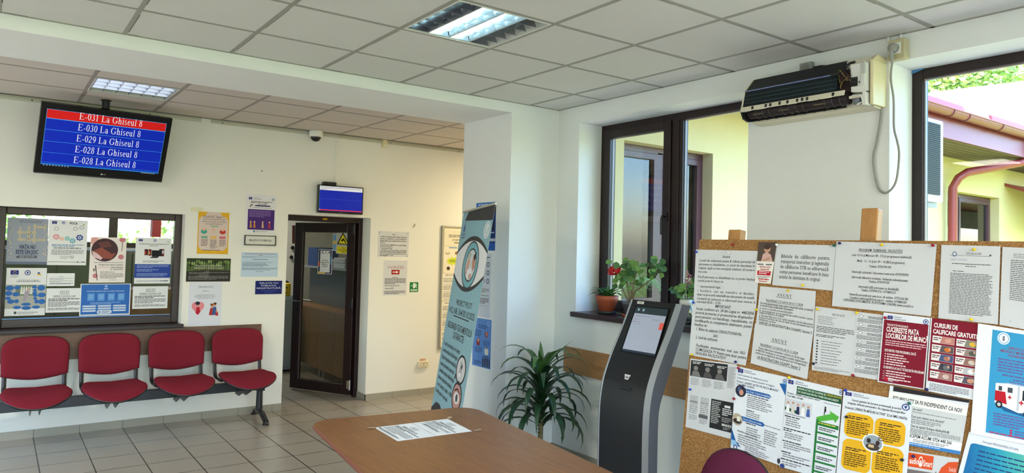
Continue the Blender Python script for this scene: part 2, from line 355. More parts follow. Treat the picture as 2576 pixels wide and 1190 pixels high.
def paint(mb, q, items, lift=.0006):
    rnd = random.Random(len(items)*13+5)
    for k_, it in enumerate(items):
        zl = lift+.00012+k_*.000016      # each printed layer lies just over the one before
        if it[0] == 'poly':
            _, pts, c, l = it
            m = c if not isinstance(c, tuple) else col(c)
            P = [q.at(x, y, zl) for x, y in pts]; nn = (P[1]-P[0]).cross(P[2]-P[1])
            if nn.dot(q.n) < 0: P.reverse()
            mb.face(P, m)
        elif it[0] == 'text':
            _, x, y, s, t, c, a, w, b, sf = it
            vs, fs, tw = serif_polys(t) if sf is True else text_polys(t, b*(.55 if sf == 'R' else 1), sf == 'R')
            sy = s; sx = s*q.h/q.w
            if w: sx = w/max(tw, 1e-6)
            ox = {'l': 0, 'c': -tw*sx/2, 'r': -tw*sx}[a]
            mb.mesh([q.at(x+ox+vx*sx, y-vy*sy, zl) for vx, vy in vs], [tuple(reversed(f)) if sf is True else f for f in fs], col(c) if isinstance(c, tuple) else c)
        else:
            _, x, y, w, n, lh, c, d, last, words, jag = it
            m = col(c)
            for i in range(n):
                ww = w*(last if i == n-1 else 1-jag*rnd.random()); px = x; yy = y+i*lh
                while px < x+ww-.004:
                    k = min(w/words*(.4+1.2*rnd.random()), x+ww-px)
                    mb.face([q.at(px, yy+lh*d, zl), q.at(px+k, yy+lh*d, zl), q.at(px+k, yy, zl), q.at(px, yy, zl)], m)
                    px += k+w/words*.16
def sheet(name, q, items, label, cat, group=None, base=(212, 214, 218), lift=.0, parent=None, thick=.0009, glossy=False, bend=0):
    mb = MB(); m = base if not isinstance(base, tuple) else col(base, .25 if glossy else .7)
    for c in q.c: pass
    qq = Quad(*[c+q.n*lift for c in q.c])
    A = [qq.at(0, 0, thick), qq.at(1, 0, thick), qq.at(1, 1, thick), qq.at(0, 1, thick)]
    mb.prism(list(reversed(A)), -qq.n*thick, m)
    paint(mb, qq, items, thick+.0004)
    if parent: return mb.build(name, parent)
    o = mb.build(name); return tag(o, label, cat, group)
def pq(plane, pts, off=0.0):
    return Quad(*[plane.at(p, off) for p in pts])
def wq(x0, z1, x1, z0, y=YW):       # upright rectangle on a wall facing the camera
    return Quad((x0, y, z1), (x1, y, z1), (x1, y, z0), (x0, y, z0))
EU = lambda x, y, w, h: [R(x, y, w, h, (40, 52, 140)), EL(x+w/2, y+h/2, w*.22, h*.3, (196, 182, 70), 1), EL(x+w/2, y+h/2, w*.17, h*.22, (40, 52, 140), 2)]
def SEAL(x, y, rx, ry, c=(48, 70, 140)): return [EL(x, y, rx, ry, c), EL(x, y, rx*.72, ry*.72, (226, 230, 240), 1), PG([(x-rx*.35, y-ry*.4), (x+rx*.35, y-ry*.4), (x+rx*.3, y+ry*.15), (x, y+ry*.5), (x-rx*.3, y+ry*.15)], c, 2)]
# ------------------------------------------------------------------ the room
def wall_grid(mb, axis, a0, a1, z0, z1, t0, t1, holes, m):
    """slab along axis ('x' or 'y') from a0..a1, thickness t0..t1, with rectangular openings (b0,b1,c0,c1)"""
    us = sorted({a0, a1, *[h[0] for h in holes], *[h[1] for h in holes]}); zs = sorted({z0, z1, *[h[2] for h in holes], *[h[3] for h in holes]})
    us = [u for u in us if a0 <= u <= a1]; zs = [z for z in zs if z0 <= z <= z1]
    for u, u2 in zip(us, us[1:]):
        for z, z2 in zip(zs, zs[1:]):
            if any(h[0] <= (u+u2)/2 <= h[1] and h[2] <= (z+z2)/2 <= h[3] for h in holes): continue
            if axis == 'x': mb.box((u, t0, z), (u2, t1, z2), m)
            else: mb.box((t0, u, z), (t1, u2, z2), m)
def S(mb, name, **k): return struct(mb.build(name, **k))
FX0, FX1, FY0 = -2.6, 8.0, -3.5
m = MB(); m.box((FX0-.2, FY0-.2, -.15), (FX1, 11.2, 0), TILE); o = m.build('floor', origin=(0, 0, 0)); struct(o)
DOOR = (2.425, 3.343, 0, 1.98); WIN3 = (.004, 1.447, .886, 1.927)
m = MB(); wall_grid(m, 'x', FX0, FX1, 0, 2.95, YW, YW+.36, [DOOR, WIN3], WALLW); o = S(m, 'wall_back')
W1 = (2.734, 4.335, 1.145, 2.735); W2 = (.24, 1.863, 1.145, 2.735); W4 = (-2.1, -.5, 1.145, 2.735)
m = MB(); wall_grid(m, 'y', FY0, 5.313, 0, 3.2, XR, 4.30, [W1, W2, W4], WALL); S(m, 'wall_right')
m = MB(); m.box((3.39, YB, 0), (XR, 5.313, 2.95), WALL); m.box((FX0, YB, 2.792), (3.39, 5.313, 2.95), WALL); S(m, 'wall_middle')
m = MB(); wall_grid(m, 'y', FY0, 11, 0, 2.95, FX0-.25, FX0, [(5.35, 6.95, .2, 1.9)], WALL); S(m, 'wall_left')
m = MB(); wall_grid(m, 'x', FX0, 4.3, 0, 2.95, FY0-.25, FY0, [(-2.2, 3.6, .15, 2.6)], WALL); S(m, 'wall_front')
m = MB(); wall_grid(m, 'x', FX0, FX1, 0, 2.95, 10.8, 11.05, [(-1.2, 2.7, 1.56, 2.45)], WALLW); S(m, 'wall_office')
m = MB(); m.box((FX1, 4.9, 0), (FX1+.2, 11.05, 2.95), WALLW); S(m, 'wall_corridor')
# suspended ceilings: tiles on a grid of metal tees
def ceiling(name, x0, x1, y0, y1, z, gx, gy, mt, te, skip):
    m = MB(); us = sorted({x0, x1, *[h[0] for h in skip], *[h[1] for h in skip]}); vs = sorted({y0, y1, *[h[2] for h in skip], *[h[3] for h in skip]})
    for u, u2 in zip(us, us[1:]):
        for v, v2 in zip(vs, vs[1:]):
            if not any(h[0] <= (u+u2)/2 <= h[1] and h[2] <= (v+v2)/2 <= h[3] for h in skip): m.box((u, v, z+.002), (u2, v2, z+.08), mt)
    o = S(m, name)
    g = MB(); xs = []; ys = []
    x = gx
    while x > x0: x -= .6
    while x < x1-.02:
        x += .6
        if x0+.02 < x < x1-.02: xs.append(x)
    y = gy
    while y > y0: y -= .6
    while y < y1-.02:
        y += .6
        if y0+.02 < y < y1-.02: ys.append(y)
    for x in xs: g.box((x-.012, y0, z-.0005), (x+.012, y1, z+.012), te)
    for y in ys: g.box((x0, y-.012, z), (x1, y+.012, z+.012), te)
    g.box((x0, y1-.02, z), (x1, y1, z+.012), te); g.box((x1-.02, y0, z), (x1, y1, z+.012), te)
    rnd = random.Random(5)
    inh = lambda x, y: any(h[0] < x+.05 < h[1] and h[2] < y+.3 < h[3] for h in skip); inv = lambda x, y: any(h[0] < x+.3 < h[1] and h[2] < y+.05 < h[3] for h in skip)
    for x in xs:
        for y in [y0]+ys:      # thin dark slots where a tile sits a little off its tee
            a = .02+.12*rnd.random(); b = .25+.3*rnd.random()
            if not inh(x, y): g.box((x+.012, y+a, z+.0012), (x+.016, min(y+b, y1-.02), z+.003), GAP)
    for y in ys:
        for x in [x0]+xs:
            a = .02+.05*rnd.random(); b = .15+.42*rnd.random()
            if not inv(x, y): g.box((x+a, y+.012, z+.0012), (min(x+b, x1-.02), y+.016, z+.003), GAP)
    for x in xs: g.box((x+.02, y1-.024, z+.0012), (x+.03+.12*rnd.random(), y1-.02, z+.003), GAP)
    gg = g.build('ceiling_grid', o); return o
ceiling('ceiling', FX0, XR, FY0, YB, ZC, 2.362, 3.445, CEIL, TEE, [(1.772, 2.352, 2.855, 3.435)])
ceiling('ceiling_rear', FX0, FX1, 5.313, YW, ZC2, .53, 5.84, CEIL2, TEE2, [(.54, 1.12, 5.85, 6.43)])
m = MB(); m.box((FX0, YW+.36, 2.9), (FX1, 10.8, 2.98), CEIL); S(m, 'ceiling_office')
m = MB(); m.box((FX0-.3, FY0-.4, 3.2), (4.75, 11.3, 3.35), mat('roof_slab', (120, 50, 50), .8)); S(m, 'roof')
# plinth tiles
def plinth(name, runs):
    m = MB()
    for (x0, y0), (x1, y1), nrm in runs:
        d = V((x1-x0, y1-y0, 0)); L = d.length; d.normalize(); n = V((nrm[0], nrm[1], 0)); p = V((x0, y0, 0)); t = 0
        off = (1.663-x0) % .3335 if abs(d.x) > .5 else 0
        cuts = [0]; c = off
        while c < L-.01:
            if c > .01: cuts.append(c)
            c += .3335
        cuts.append(L)
        for a, b in zip(cuts, cuts[1:]): m.obox(p, (d, n, Z_), (a+.0015, 0, 0), (b-.0015, .011, .068), TILEP)
        m.obox(p, (d, n, Z_), (0, 0, 0), (L, .008, .064), GAP)
    return S(m, name)
plinth('baseboard_back', [((FX0, YW), (2.425, YW), (0, -1)), ((3.343, YW), (FX1, YW), (0, -1)), ((3.343, YW+.2), (3.343, YW), (-1, 0))])
plinth('baseboard_right', [((XR, YB), (XR, FY0), (-1, 0))])
plinth('baseboard_middle', [((3.39, 5.313), (3.39, YB), (-1, 0)), ((3.39, YB), (XR, YB), (0, -1))])
# sheet metal cable channel under the rear ceiling, and wooden rails
CHAN = mat('cable_channel', (196, 194, 176), .5, .3)
def channel(x0, x1, nm):
    m = MB(); m.box((x0, YW-.028, ZC2-.036), (x1, YW, ZC2-.004), CHAN); m.box((x0, YW-.031, ZC2-.018), (x1, YW-.028, ZC2-.015), mat('channel_lip', (150, 148, 134), .6))
    for k in range(int((x1-x0)/.5)):
        m.lathe([(.006, 0), (.006, .0012), (0, .0012)], (x0+.1+k*.9, YW-.028, ZC2-.026), BLACK, 8, (0, -1, 0))
        if x0+.35+k*.9 > x1-.2: break
    return S(m, nm)
channel(FX0, 1.545, 'trim_1'); channel(1.64, 7.6, 'trim_2')
RAILW = wood('rail_wood_dark', (86, 62, 48), (112, 84, 66), (132, 102, 80), (2, 30, 30), .45)
RAILT = wood('rail_wood_tan', (146, 104, 62), (168, 124, 78), (184, 142, 96), (30, 2, 30), .45)
m = MB(); m.box((FX0, YW-.018, .637), (.795, YW, .874), RAILW); m.box((.797, YW-.018, .637), (2.192, YW, .874), RAILW); S(m, 'trim_3', bevel=.0015)
m = MB(); m.box((XR-.018, -3.2, .687), (XR, 4.45, .893), RAILT); S(m, 'trim_4', bevel=.0015)
m = MB(); m.box((2.911, YW-.011, 2.335), (2.926, YW, ZC2-.036), WHITEP); S(m, 'trim_5')
# ---------------------------------------------------------------- windows and door
def frame_rect(mb, ax, o, a0, a1, z0, z1, w, d0, d1, m, wb=None):
    """rectangular frame; ax = (dir along wall, dir of depth)"""
    wb = wb or w; A = (ax[0], ax[1], Z_)
    mb.obox(o, A, (a0, d0, z0), (a0+w, d1, z1), m); mb.obox(o, A, (a1-w, d0, z0), (a1, d1, z1), m)
    mb.obox(o, A, (a0+w, d0, z1-w), (a1-w, d1, z1), m); mb.obox(o, A, (a0+w, d0, z0), (a1-w, d1, z0+wb), m)
def pane(name, parent, ax, o, a0, a1, z0, z1, d, m=GLASS):
    g = MB(); A = (ax[0], ax[1], Z_); g.obox(o, A, (a0, d, z0), (a1, d+.006, z1), m); return g.build(name, parent)
AY = (Y_, X_)
def win_handle(parent, y, z, x, m=BLACK):
    h = MB(); h.box((x-.008, y-.014, z-.035), (x, y+.014, z+.035), m); h.tube([(x-.006, y, z), (x-.04, y, z+.004), (x-.05, y, z-.02), (x-.05, y, z-.12), (x-.045, y, z-.135)], .0095, m, 8)
    return h.build('handle', parent, .001)
def window_right(name, W, two):
    t = thing(name, (4.16, W[1], 1.19), None, None, kind='structure'); y0, y1, z0, z1 = W[0], W[1], 1.186, W[3]
    f = MB(); frame_rect(f, AY, (4.14, 0, 0), y0, y1, z0, z1, .055, 0, .07, BROWN)
    if two: f.box((4.14, 3.505, z0+.05), (4.21, 3.575, z1-.05), BROWN); f.box((4.145, 3.474, z0+.05), (4.205, 3.505, z1-.05), BROWN)
    f.build('frame', t, .004)
    if two:
        s = MB(); frame_rect(s, AY, (4.125, 0, 0), 3.575, y1-.045, z0+.03, z1-.045, .07, 0, .07, BROWN)
        sh = s.build('sash', t, .005); pane('glass', sh, AY, (4.16, 0, 0), 3.64, y1-.11, z0+.09, z1-.11, 0)
        bd = MB(); frame_rect(bd, AY, (4.158, 0, 0), 3.642, y1-.112, z0+.097, z1-.112, .006, 0, .02, mat('bead', (150, 140, 140), .3)); bd.build('glazing_bead', sh)
        pane('glass', t, AY, (4.172, 0, 0), y0+.05, 3.48, z0+.05, z1-.05, 0); win_handle(sh, 3.608, 1.955, 4.125)
        bd = MB(); frame_rect(bd, AY, (4.166, 0, 0), y0+.055, 3.474, z0+.055, z1-.055, .006, 0, .02, mat('bead', (150, 140, 140), .3)); bd.build('glazing_bead', t)
    else:
        pane('glass', t, AY, (4.172, 0, 0), y0+.05, y1-.05, z0+.05, z1-.05, 0)
        bd = MB(); frame_rect(bd, AY, (4.158, 0, 0), y0+.055, y1-.055, z0+.055, z1-.055, .008, 0, .02, mat('bead', (150, 140, 140), .3)); bd.build('glazing_bead', t)
    si = MB(); si.box((3.845, y0-.02, 1.146), (XR, y1+.018, 1.186), mat('sill_brown', (54, 32, 30), .3)); si.box((XR, y0, 1.146), (4.14, y1, 1.186), mat('sill_brown', (54, 32, 30), .3))
    si.box((4.21, y0, 1.13), (4.34, y1, 1.16), BROWN); si.build('sill', t, .003)
    return t
window_right('window_1', W1, True); window_right('window_2', W2, False); window_right('window_4', W4, False)
AX = (X_, Y_)
t = thing('window_3', (.7, YW+.13, .9), None, None, kind='structure')
f = MB(); frame_rect(f, AX, (0, YW+.13, 0), WIN3[0], WIN3[1], .905, WIN3[3], .062, 0, .07, BROWNW, .075); f.build('frame', t, .006)
pane('glass', t, AX, (0, YW+.165, 0), .06, 1.39, .97, 1.87, 0)
s = MB(); s.box((-.12, YW-.05, .872), (1.462, YW, .906), BROWN); s.box((WIN3[0], YW, .872), (WIN3[1], YW+.2, .905), BROWN); s.build('sill', t, .004)
t = thing('window_5', (.75, 10.9, 1.56), None, None, kind='structure')
f = MB(); frame_rect(f, AX, (0, 10.88, 0), -1.2, 2.7, 1.56, 2.45, .07, 0, .07, BROWN); f.box((1.255, 10.88, 1.6), (1.36, 10.95, 2.4), BROWN); f.build('frame', t)
pane('glass', t, AX, (0, 10.91, 0), -1.13, 2.63, 1.63, 2.38, 0)
t = thing('fill_window_front', (.6, FY0, .15), None, None, kind='structure')  # unseen glazing added behind the camera for fill light
f = MB(); frame_rect(f, AX, (0, FY0-.12, 0), -2.2, 3.6, .15, 2.6, .08, 0, .07, BROWN); f.box((.55, FY0-.12, .2), (.65, FY0-.05, 2.45), BROWN); f.build('frame', t)
pane('glass', t, AX, (0, FY0-.09, 0), -2.12, 3.52, .23, 2.52, 0)
t = thing('fill_window_left', (FX0, 6.15, .2), None, None, kind='structure')  # unseen low opening added left of the bench to let in sky light
f = MB(); frame_rect(f, AY, (FX0-.12, 0, 0), 5.35, 6.95, .2, 1.9, .07, 0, .07, BROWN)
f.build('frame', t); pane('glass', t, AY, (FX0-.09, 0, 0), 5.41, 6.89, .26, 1.84, 0)
# the glazed office door, standing open into the office
t = thing('door_1', (2.88, YW+.2, 0), None, None, kind='structure')
f = MB(); yf0, yf1 = YW+.2, YW+.27
f.box((DOOR[0], yf0, 0), (DOOR[0]+.06, yf1, DOOR[3]), BROWN); f.box((DOOR[1]-.045, yf0, 0), (DOOR[1], yf1, DOOR[3]), BROWN); f.box((DOOR[0]+.06, yf0, DOOR[3]-.058), (DOOR[1]-.045, yf1, DOOR[3]), BROWN); f.build('frame', t, .004)
Hn = V((3.292, YW+.245, 0)); ld = V((2.855, 8.07, 0))-V((3.292, 7.335, 0)); LW = .84; ld.normalize(); ln = V((-ld.y, ld.x, 0))
if ln.y > 0: ln = -ln
LA = (ld, ln, Z_); LO = Hn
lf = MB(); lz0, lz1 = .022, 1.925
frame_rect(lf, (ld, ln), LO, 0, LW, lz0, lz1, .105, -.03, .03, BROWN); leaf = lf.build('door_leaf', t, .006)
g = MB(); g.obox(LO, LA, (.10, -.004, lz0+.1), (LW-.10, .004, lz1-.1), GLASSD); g.build('glass', leaf)
b = MB()
for sgn in (1, -1): frame_rect(b, (ld, ln*sgn), LO, .103, LW-.103, lz0+.103, lz1-.103, .008, .006, .02, mat('bead_dark', (96, 84, 82), .3))
b.build('glazing_bead', leaf)
h = MB()
for sgn in (1, -1):
    h.obox(LO, (ld, ln*sgn, Z_), (LW-.07, .03, .88), (LW-.035, .036, 1.12), BLACK)
    q = LO+ld*(LW-.052)+ln*sgn*.03+Z_*1.02
    h.tube([q, q+ln*sgn*.05, q+ln*sgn*.055-ld*.02, q+ln*sgn*.055-ld*.13], .009, BLACKM if sgn > 0 else CHROME, 8)
h.build('handle', leaf)
for z, mt in ((.08, CHROME), (.98, BLACKM), (1.80, BLACKM)):
    k = MB(); k.tube([LO+ln*.04+Z_*z, LO+ln*.04+Z_*(z+.11)], .011, mt, 10); k.obox(LO, LA, (.004, .03, z+.01), (.045, .036, z+.10), mt); k.build('hinge', leaf)
# ---------------------------------------------------------------- ceiling lamps with louvres
def louvre_lamp(x0, y0, z, lit, label, tubes_along, te, fadd):
    n = .012; X0, X1, Y0, Y1 = x0+n, x0+.6-n, y0+n, y0+.6-n
    t = thing('ceiling_light', ((X0+X1)/2, (Y0+Y1)/2, z), label, 'light')
    refl = mat('lamp_reflector', (170, 172, 180), .3, 1); hs = MB(); D = .09
    fr = mat('lamp_frame', (214, 216, 206), .4)
    hs.box((X0, Y0, z+.07), (X1, Y1, z+.095), refl); hs.box((X0, Y0, z-.002), (X0+.012, Y1, z+.07), fr); hs.box((X1-.012, Y0, z-.002), (X1, Y1, z+.07), fr)
    hs.box((X0+.012, Y0, z-.002), (X1-.012, Y0+.012, z+.07), fr); hs.box((X0+.012, Y1-.012, z-.002), (X1-.012, Y1, z+.07), fr); hs.build('housing', t)
    a0, a1 = X0+.014, X1-.014; b0, b1 = Y0+.014, Y1-.014
    gr = MB(); lou = mat('lamp_louvre', (176, 178, 186), .28, 1)
    along_y = tubes_along == 'y'
    P = (lambda u, v, w: (u, v, w)) if along_y else (lambda u, v, w: (v, u, w))
    if not along_y: a0, a1, b0, b1 = b0, b1, a0, a1
    for i in range(1, 4):            # long parabolic reflectors between the tubes
        c = a0+(a1-a0)*i/4; vs = []; w0, w1 = .022, .004
        pts = [(-w0, .06), (-.010, .03), (-w1, .004), (w1, .004), (.010, .03), (w0, .06)]
        gr.prism([P(c+u, b0, z+w) for u, w in pts], V(P(0, b1-b0, 0)), lou)
    for i in range(7):               # cross blades, notched over each tube
        c = b0+(b1-b0)*(i+.0)/6
        if i in (0, 6): c += .004 if i == 0 else -.004
        for k in range(4):
            u0 = a0+(a1-a0)*k/4+.003; u1 = a0+(a1-a0)*(k+1)/4-.003
            gr.prism([P(u0, c, z+.004), P(u1, c, z+.004), P(u1-.022, c, z+.05), P(u0+.022, c, z+.05)], V(P(0, .0016, 0)), lou)
    gr.build('louvre', t)
    for k in range(4):
        c = a0+(a1-a0)*(k+.5)/4; on = lit and k in fadd
        tb = MB(); tb.tube([P(c, b0+.01, z+.058), P(c, b1-.01, z+.058)], .008, mat('tube_lit', (205, 255, 246), .4, emit=26) if on else mat('tube_off', (170, 168, 170), .35), 10)
        tb.build('fluorescent_tube', t)
    return t
louvre_lamp(1.762, 2.845, ZC, True, 'lit square louvred ceiling light in the front ceiling, two tubes glowing', 'y', TEE, (1, 2))
louvre_lamp(.53, 5.84, ZC2, False, 'unlit square louvred ceiling light above the large queue screen', 'x', TEE2, ())
# ------------------------------------------------------------------ outside
def grass_build(n, L, b, tc):
    t = n.new('ShaderNodeTexNoise'); t.inputs['Scale'].default_value = 30; t.inputs['Detail'].default_value = 8; L.new(tc.outputs['Object'], t.inputs['Vector'])
    r = ramp(n, [(.3, (104, 128, 60)), (.55, (138, 160, 84)), (.75, (164, 184, 110))]); L.new(t.outputs[0], r.inputs[0]); L.new(r.outputs[0], b.inputs['Base Color'])
LAWN = ramp_mat('lawn_grass', grass_build, .95, .1)
m = MB(); m.face([(-60, -60, -.22), (80, -60, -.22), (80, 60, -.22), (-60, 60, -.22)], LAWN); o = m.build('ground', origin=(0, 0, -.22)); struct(o)
PAVE = mat('paving', (168, 164, 156), .9, noise=.06, nscale=12)
m = MB(); m.box((-14, -13, -.22), (-2.86, 14, -.2), PAVE); m.box((-2.86, -13, -.22), (4.1, -3.78, -.2), PAVE); struct(m.build('bounce_paving'))  # unseen paving added to keep the bounced light neutral
STUCCO = mat('stucco_yellow', (190, 172, 126), .9, spec=.1, noise=.04, nscale=6, bump=.4, bscale=120)
REDM = mat('red_metal', (110, 30, 40), .4, noise=.05); PIPE = mat('brick_red_pipe', (126, 46, 40), .4); ROOFM = mat('roof_tile', (232, 178, 178), .6, noise=.06, nscale=4, bump=.6, bscale=14)
SOFF = wood('soffit_boards', (62, 48, 38), (84, 66, 52), (104, 84, 66), (2, 30, 2), .7)
YH = 4.72
hs = thing('house', (9.5, YH, -.2), 'cream yellow rendered wing outside the windows with red metal roof edge', 'building')
w = MB(); H1 = (4.80, 6.11, 1.12, 2.737); H2 = (11.62, 13.53, 1.12, 2.737)
wall_grid(w, 'x', 4.31, 26, -.22, 3.235, YH, YH+.25, [H1, H2], STUCCO); w.build('wall', hs)
def house_window(Hh, cols):
    f = MB(); o = (0, YH+.13, 0); OB = mat('outer_frame', (72, 40, 44), .4)
    frame_rect(f, AX, o, Hh[0], Hh[1], Hh[2], Hh[3]-.005, .06, 0, .06, OB)
    n = len(cols)-1
    for c in cols[1:-1]: f.box((c-.04, YH+.13, Hh[2]), (c+.04, YH+.19, Hh[3]-.05), OB)
    for a, b in zip(cols, cols[1:]): frame_rect(f, AX, (0, YH+.12, 0), a+.045, b-.045, Hh[2]+.06, Hh[3]-.07, .055, 0, .05, OB)
    fr = f.build('window_frame', hs)
    for a, b in zip(cols, cols[1:]): pane('window_pane', fr, AX, (0, YH+.155, 0), a+.09, b-.09, Hh[2]+.1, Hh[3]-.12, 0, GLASSO)
    c = MB(); c.box((Hh[0], YH+.175, Hh[2]), (Hh[1], YH+.18, Hh[3]), mat('reflection_panel', (222, 232, 212), .8)); c.build('reflection_panel', fr)  # added panel; its pale green stands in for reflections in the panes
house_window(H1, [4.80, 5.45, 6.11]); house_window(H2, [11.62, 12.28, 13.53])
r = MB()
HA, HB = V((9.0, 4.03, 3.62)), V((25, 7.45, 7.04))
r.prism([V((4.75, 3.95, 3.54)), V((26, 3.95, 3.54)), V((26, 7.66, 7.25)), HB, HA, V((4.75, 4.03, 3.62))], (0, .03, -.03), ROOFM)
r.prism([HA, HB, V((25, 14, 3.6))], (0, .02, -.04), ROOFM)
CAP = mat('ridge_cap', (206, 116, 126), .6)
for k in range(44): a_ = HA+(HB-HA)*(k/44); r.tube([a_, a_+(HB-HA)*.019+Z_*.015], .05, ROOFM if k % 3 else CAP, 8)
for k in range(13):
    z = 3.75+k*.26; x = 9.0+(z-3.62)*4.68; r.box((x, 3.95+z-3.56, z-.02), (26, 3.97+z-3.56, z+.005), ROOFM)
r.build('roof', hs)
s = MB(); s.box((4.75, 3.99, 3.232), (26, YH, 3.248), SOFF)
for k in range(7): s.box((4.75, 4.0+k*.1, 3.227), (26, 4.085+k*.1, 3.235), SOFF)
s.build('soffit', hs)
s = MB(); s.box((4.75, 3.97, 3.225), (26, 3.99, 3.50), REDM); s.build('fascia', hs)
g = MB(); pr = [(.075*math.cos(math.radians(a)), .075*math.sin(math.radians(a))) for a in range(180, 361, 15)]
vs = [V((x, 3.89+u, 3.545+z)) for x in (4.75, 26) for u, z in pr]; k = len(pr)
g.mesh(vs, [(i, i+1, k+i+1, k+i) for i in range(k-1)], PIPE if 0 else REDM, True); g.tube([(4.75, 3.815, 3.548), (26, 3.815, 3.548)], .012, REDM, 8)
for x in (9.6, 10.05, 11.1, 12.1, 13.2):
    c = MB(); c.tube([(x, 3.89+1.05*u, 3.545+1.05*z) for u, z in pr], .009, mat('clip_dark', (90, 46, 48), .5), 6); c.build('gutter_clip', hs)
g.build('gutter', hs)
for a, b in ((8.6, 10.45), (11.35, 14.5)):
    f = MB(); f.prism([(a, 4.0, 3.56), (b, 4.0, 3.56), (b, 4.06, 3.74), (a, 4.06, 3.74)], (0, .03, 0), REDM); f.build('roof_flashing', hs)
d = MB(); d.tube([(12.55, 3.9, 3.52), (12.55, 3.9, 3.36), (12.5, 3.95, 3.24), (12.38, 4.05, 3.16), (11.6, 4.45, 2.98), (11.52, 4.53, 2.9), (11.5, 4.6, 2.76), (11.5, 4.62, -.2)], .06, PIPE, 14); d.build('downpipe', hs)
w = thing('canopy', (14.5, 4.3, 2.5), 'dark red door canopy on the wing wall at the right photo edge', 'canopy')
c = MB(); c.prism([(13.75, 4.72, 2.95), (16, 4.72, 2.95), (16, 3.9, 2.62), (13.75, 3.9, 2.62)], (0, 0, .05), PIPE); c.build('canopy_roof', w)
c = MB(); c.box((13.8, 3.92, 2.3), (16, 3.98, 2.62), mat('dark_glass', (60, 60, 66), .2)); c.build('canopy_panel', w)
# outdoor air conditioner on the outer face of the pier
t = thing('outdoor_air_conditioner', (4.55, 2.05, 2.02), 'white outdoor air conditioner with dark mesh side, seen through the window beside the socket', 'air conditioner')
b = MB(); b.box((4.38, 1.93, 2.03), (4.70, 2.62, 2.53), WHITEP); b.build('casing', t, .012)
b = MB(); b.box((4.40, 1.922, 2.07), (4.635, 1.931, 2.50), mat('coil_mesh', (26, 27, 27), .6)); 
for k in range(36): b.box((4.40, 1.918, 2.08+k*.0117), (4.635, 1.923, 2.083+k*.0117), mat('coil_wire', (40, 41, 41), .6))
b.build('side_mesh', t)
for y in (1.96, 2.54): b = MB(); b.box((4.30, y, 2.0), (4.68, y+.03, 2.028), GREYP); b.build('bracket', t)
def leafy(mb, c, r, n, mats, size, sc=(1, 1, 1)):
    for _ in range(n):
        d = V((random.gauss(0, 1), random.gauss(0, 1), random.gauss(0, 1))).normalized()*r*(random.random()**.35)
        p = V(c)+V((d.x*sc[0], d.y*sc[1], d.z*sc[2])); a = V((random.gauss(0, 1), random.gauss(0, 1), random.gauss(0, .6))).normalized(); b = a.cross(V((random.gauss(0, 1), random.gauss(0, 1), random.gauss(0, 1)))).normalized()
        s = size*(.6+.8*random.random()); mb.face([p-a*s, p+b*s*.55, p+a*s, p-b*s*.55], random.choice(mats))
LEAF = [mat('leaf_a', (146, 174, 84), .6), mat('leaf_b', (180, 200, 116), .6), mat('leaf_c', (112, 148, 72), .6)]
def tree(x, y, h, r, n, size, label, grp='trees outside the windows', nm='tree', lo=.45):
    t = thing(nm, (x, y, -.22), label, 'tree', grp)
    k = MB(); k.tube([(x, y, -.22), (x+.1, y, h*.35), (x, y+.1, h*.7)], [.22, .16, .08], mat('bark', (92, 76, 58), .9, noise=.2, nscale=20), 10); k.build('trunk', t)
    c = MB()
    for i in range(7): leafy(c, (x+random.uniform(-.6, .6)*r, y+random.uniform(-.6, .6)*r, h*(lo+.09*i)), r*.62, n//7, LEAF, size)
    c.build('crown', t)
tree(27, 11.0, 10.6, 3.9, 26000, .10, 'broad green tree rising over the wing roof outside the right window')
tree(37, 14, 12.0, 3.6, 12000, .14, 'farther green tree over the roof at the photo edge')
tree(10, -10, 7.5, 3.2, 3500, .2, 'leafy garden tree standing on the lawn opposite the wing')
tree(30, -10, 8, 3.4, 3500, .22, 'leafy garden tree far along the lawn opposite the wing')
tree(-1.4, 14.2, 3.6, 1.9, 7000, .07, 'leafy bush behind the far office window, left of its mullion', 'bushes behind the office', 'bush', .12)
tree(3.0, 14.6, 3.8, 1.9, 7000, .07, 'leafy bush behind the far office window, right of its mullion', 'bushes behind the office', 'bush', .12)
# ------------------------------------------------------------------ office behind the door and the internal window
def far(x0, y0, x1, y1, Y):
    p = Plane((0, Y, 0), (0, -1, 0)); return p.at((x0, y0)), p.at((x1, y1))
CAB = wood('cabinet_wood', (148, 112, 70), (172, 134, 90), (190, 152, 108), (14, 14, 2), .5)
t = thing('cabinet', (3.62, 8.6, 0), 'long light wood office cabinet on chrome legs behind the glass door', 'cabinet')
b = MB(); b.box((3.42, 7.62, .1), (3.9, 9.7, .86), CAB); b.build('body', t, .002)
for k in range(4):
    d = MB(); d.box((3.402, 7.63+k*.515, .105), (3.42, 8.14+k*.515, .855), CAB); d.build('cabinet_door', t, .002)
for y in (7.7, 8.55, 8.68, 9.6):
    l = MB(); l.tube([(3.45, y, 0), (3.45, y, .1)], .018, CHROME, 12); l.build('leg', t)
t = thing('divider_screen', (3.75, 8.7, .862), 'grey partition panel standing on the wooden cabinet behind the glass door', 'partition')
b = MB(); b.box((3.66, 7.63, .862), (3.7, 9.7, 1.36), mat('partition_grey', (120, 118, 108), .8)); b.build('panel', t); b = MB(); b.box((3.5, 7.63, 1.36), (3.95, 9.7, 1.385), mat('counter_top', (168, 170, 172), .4)); b.build('counter_top', t)
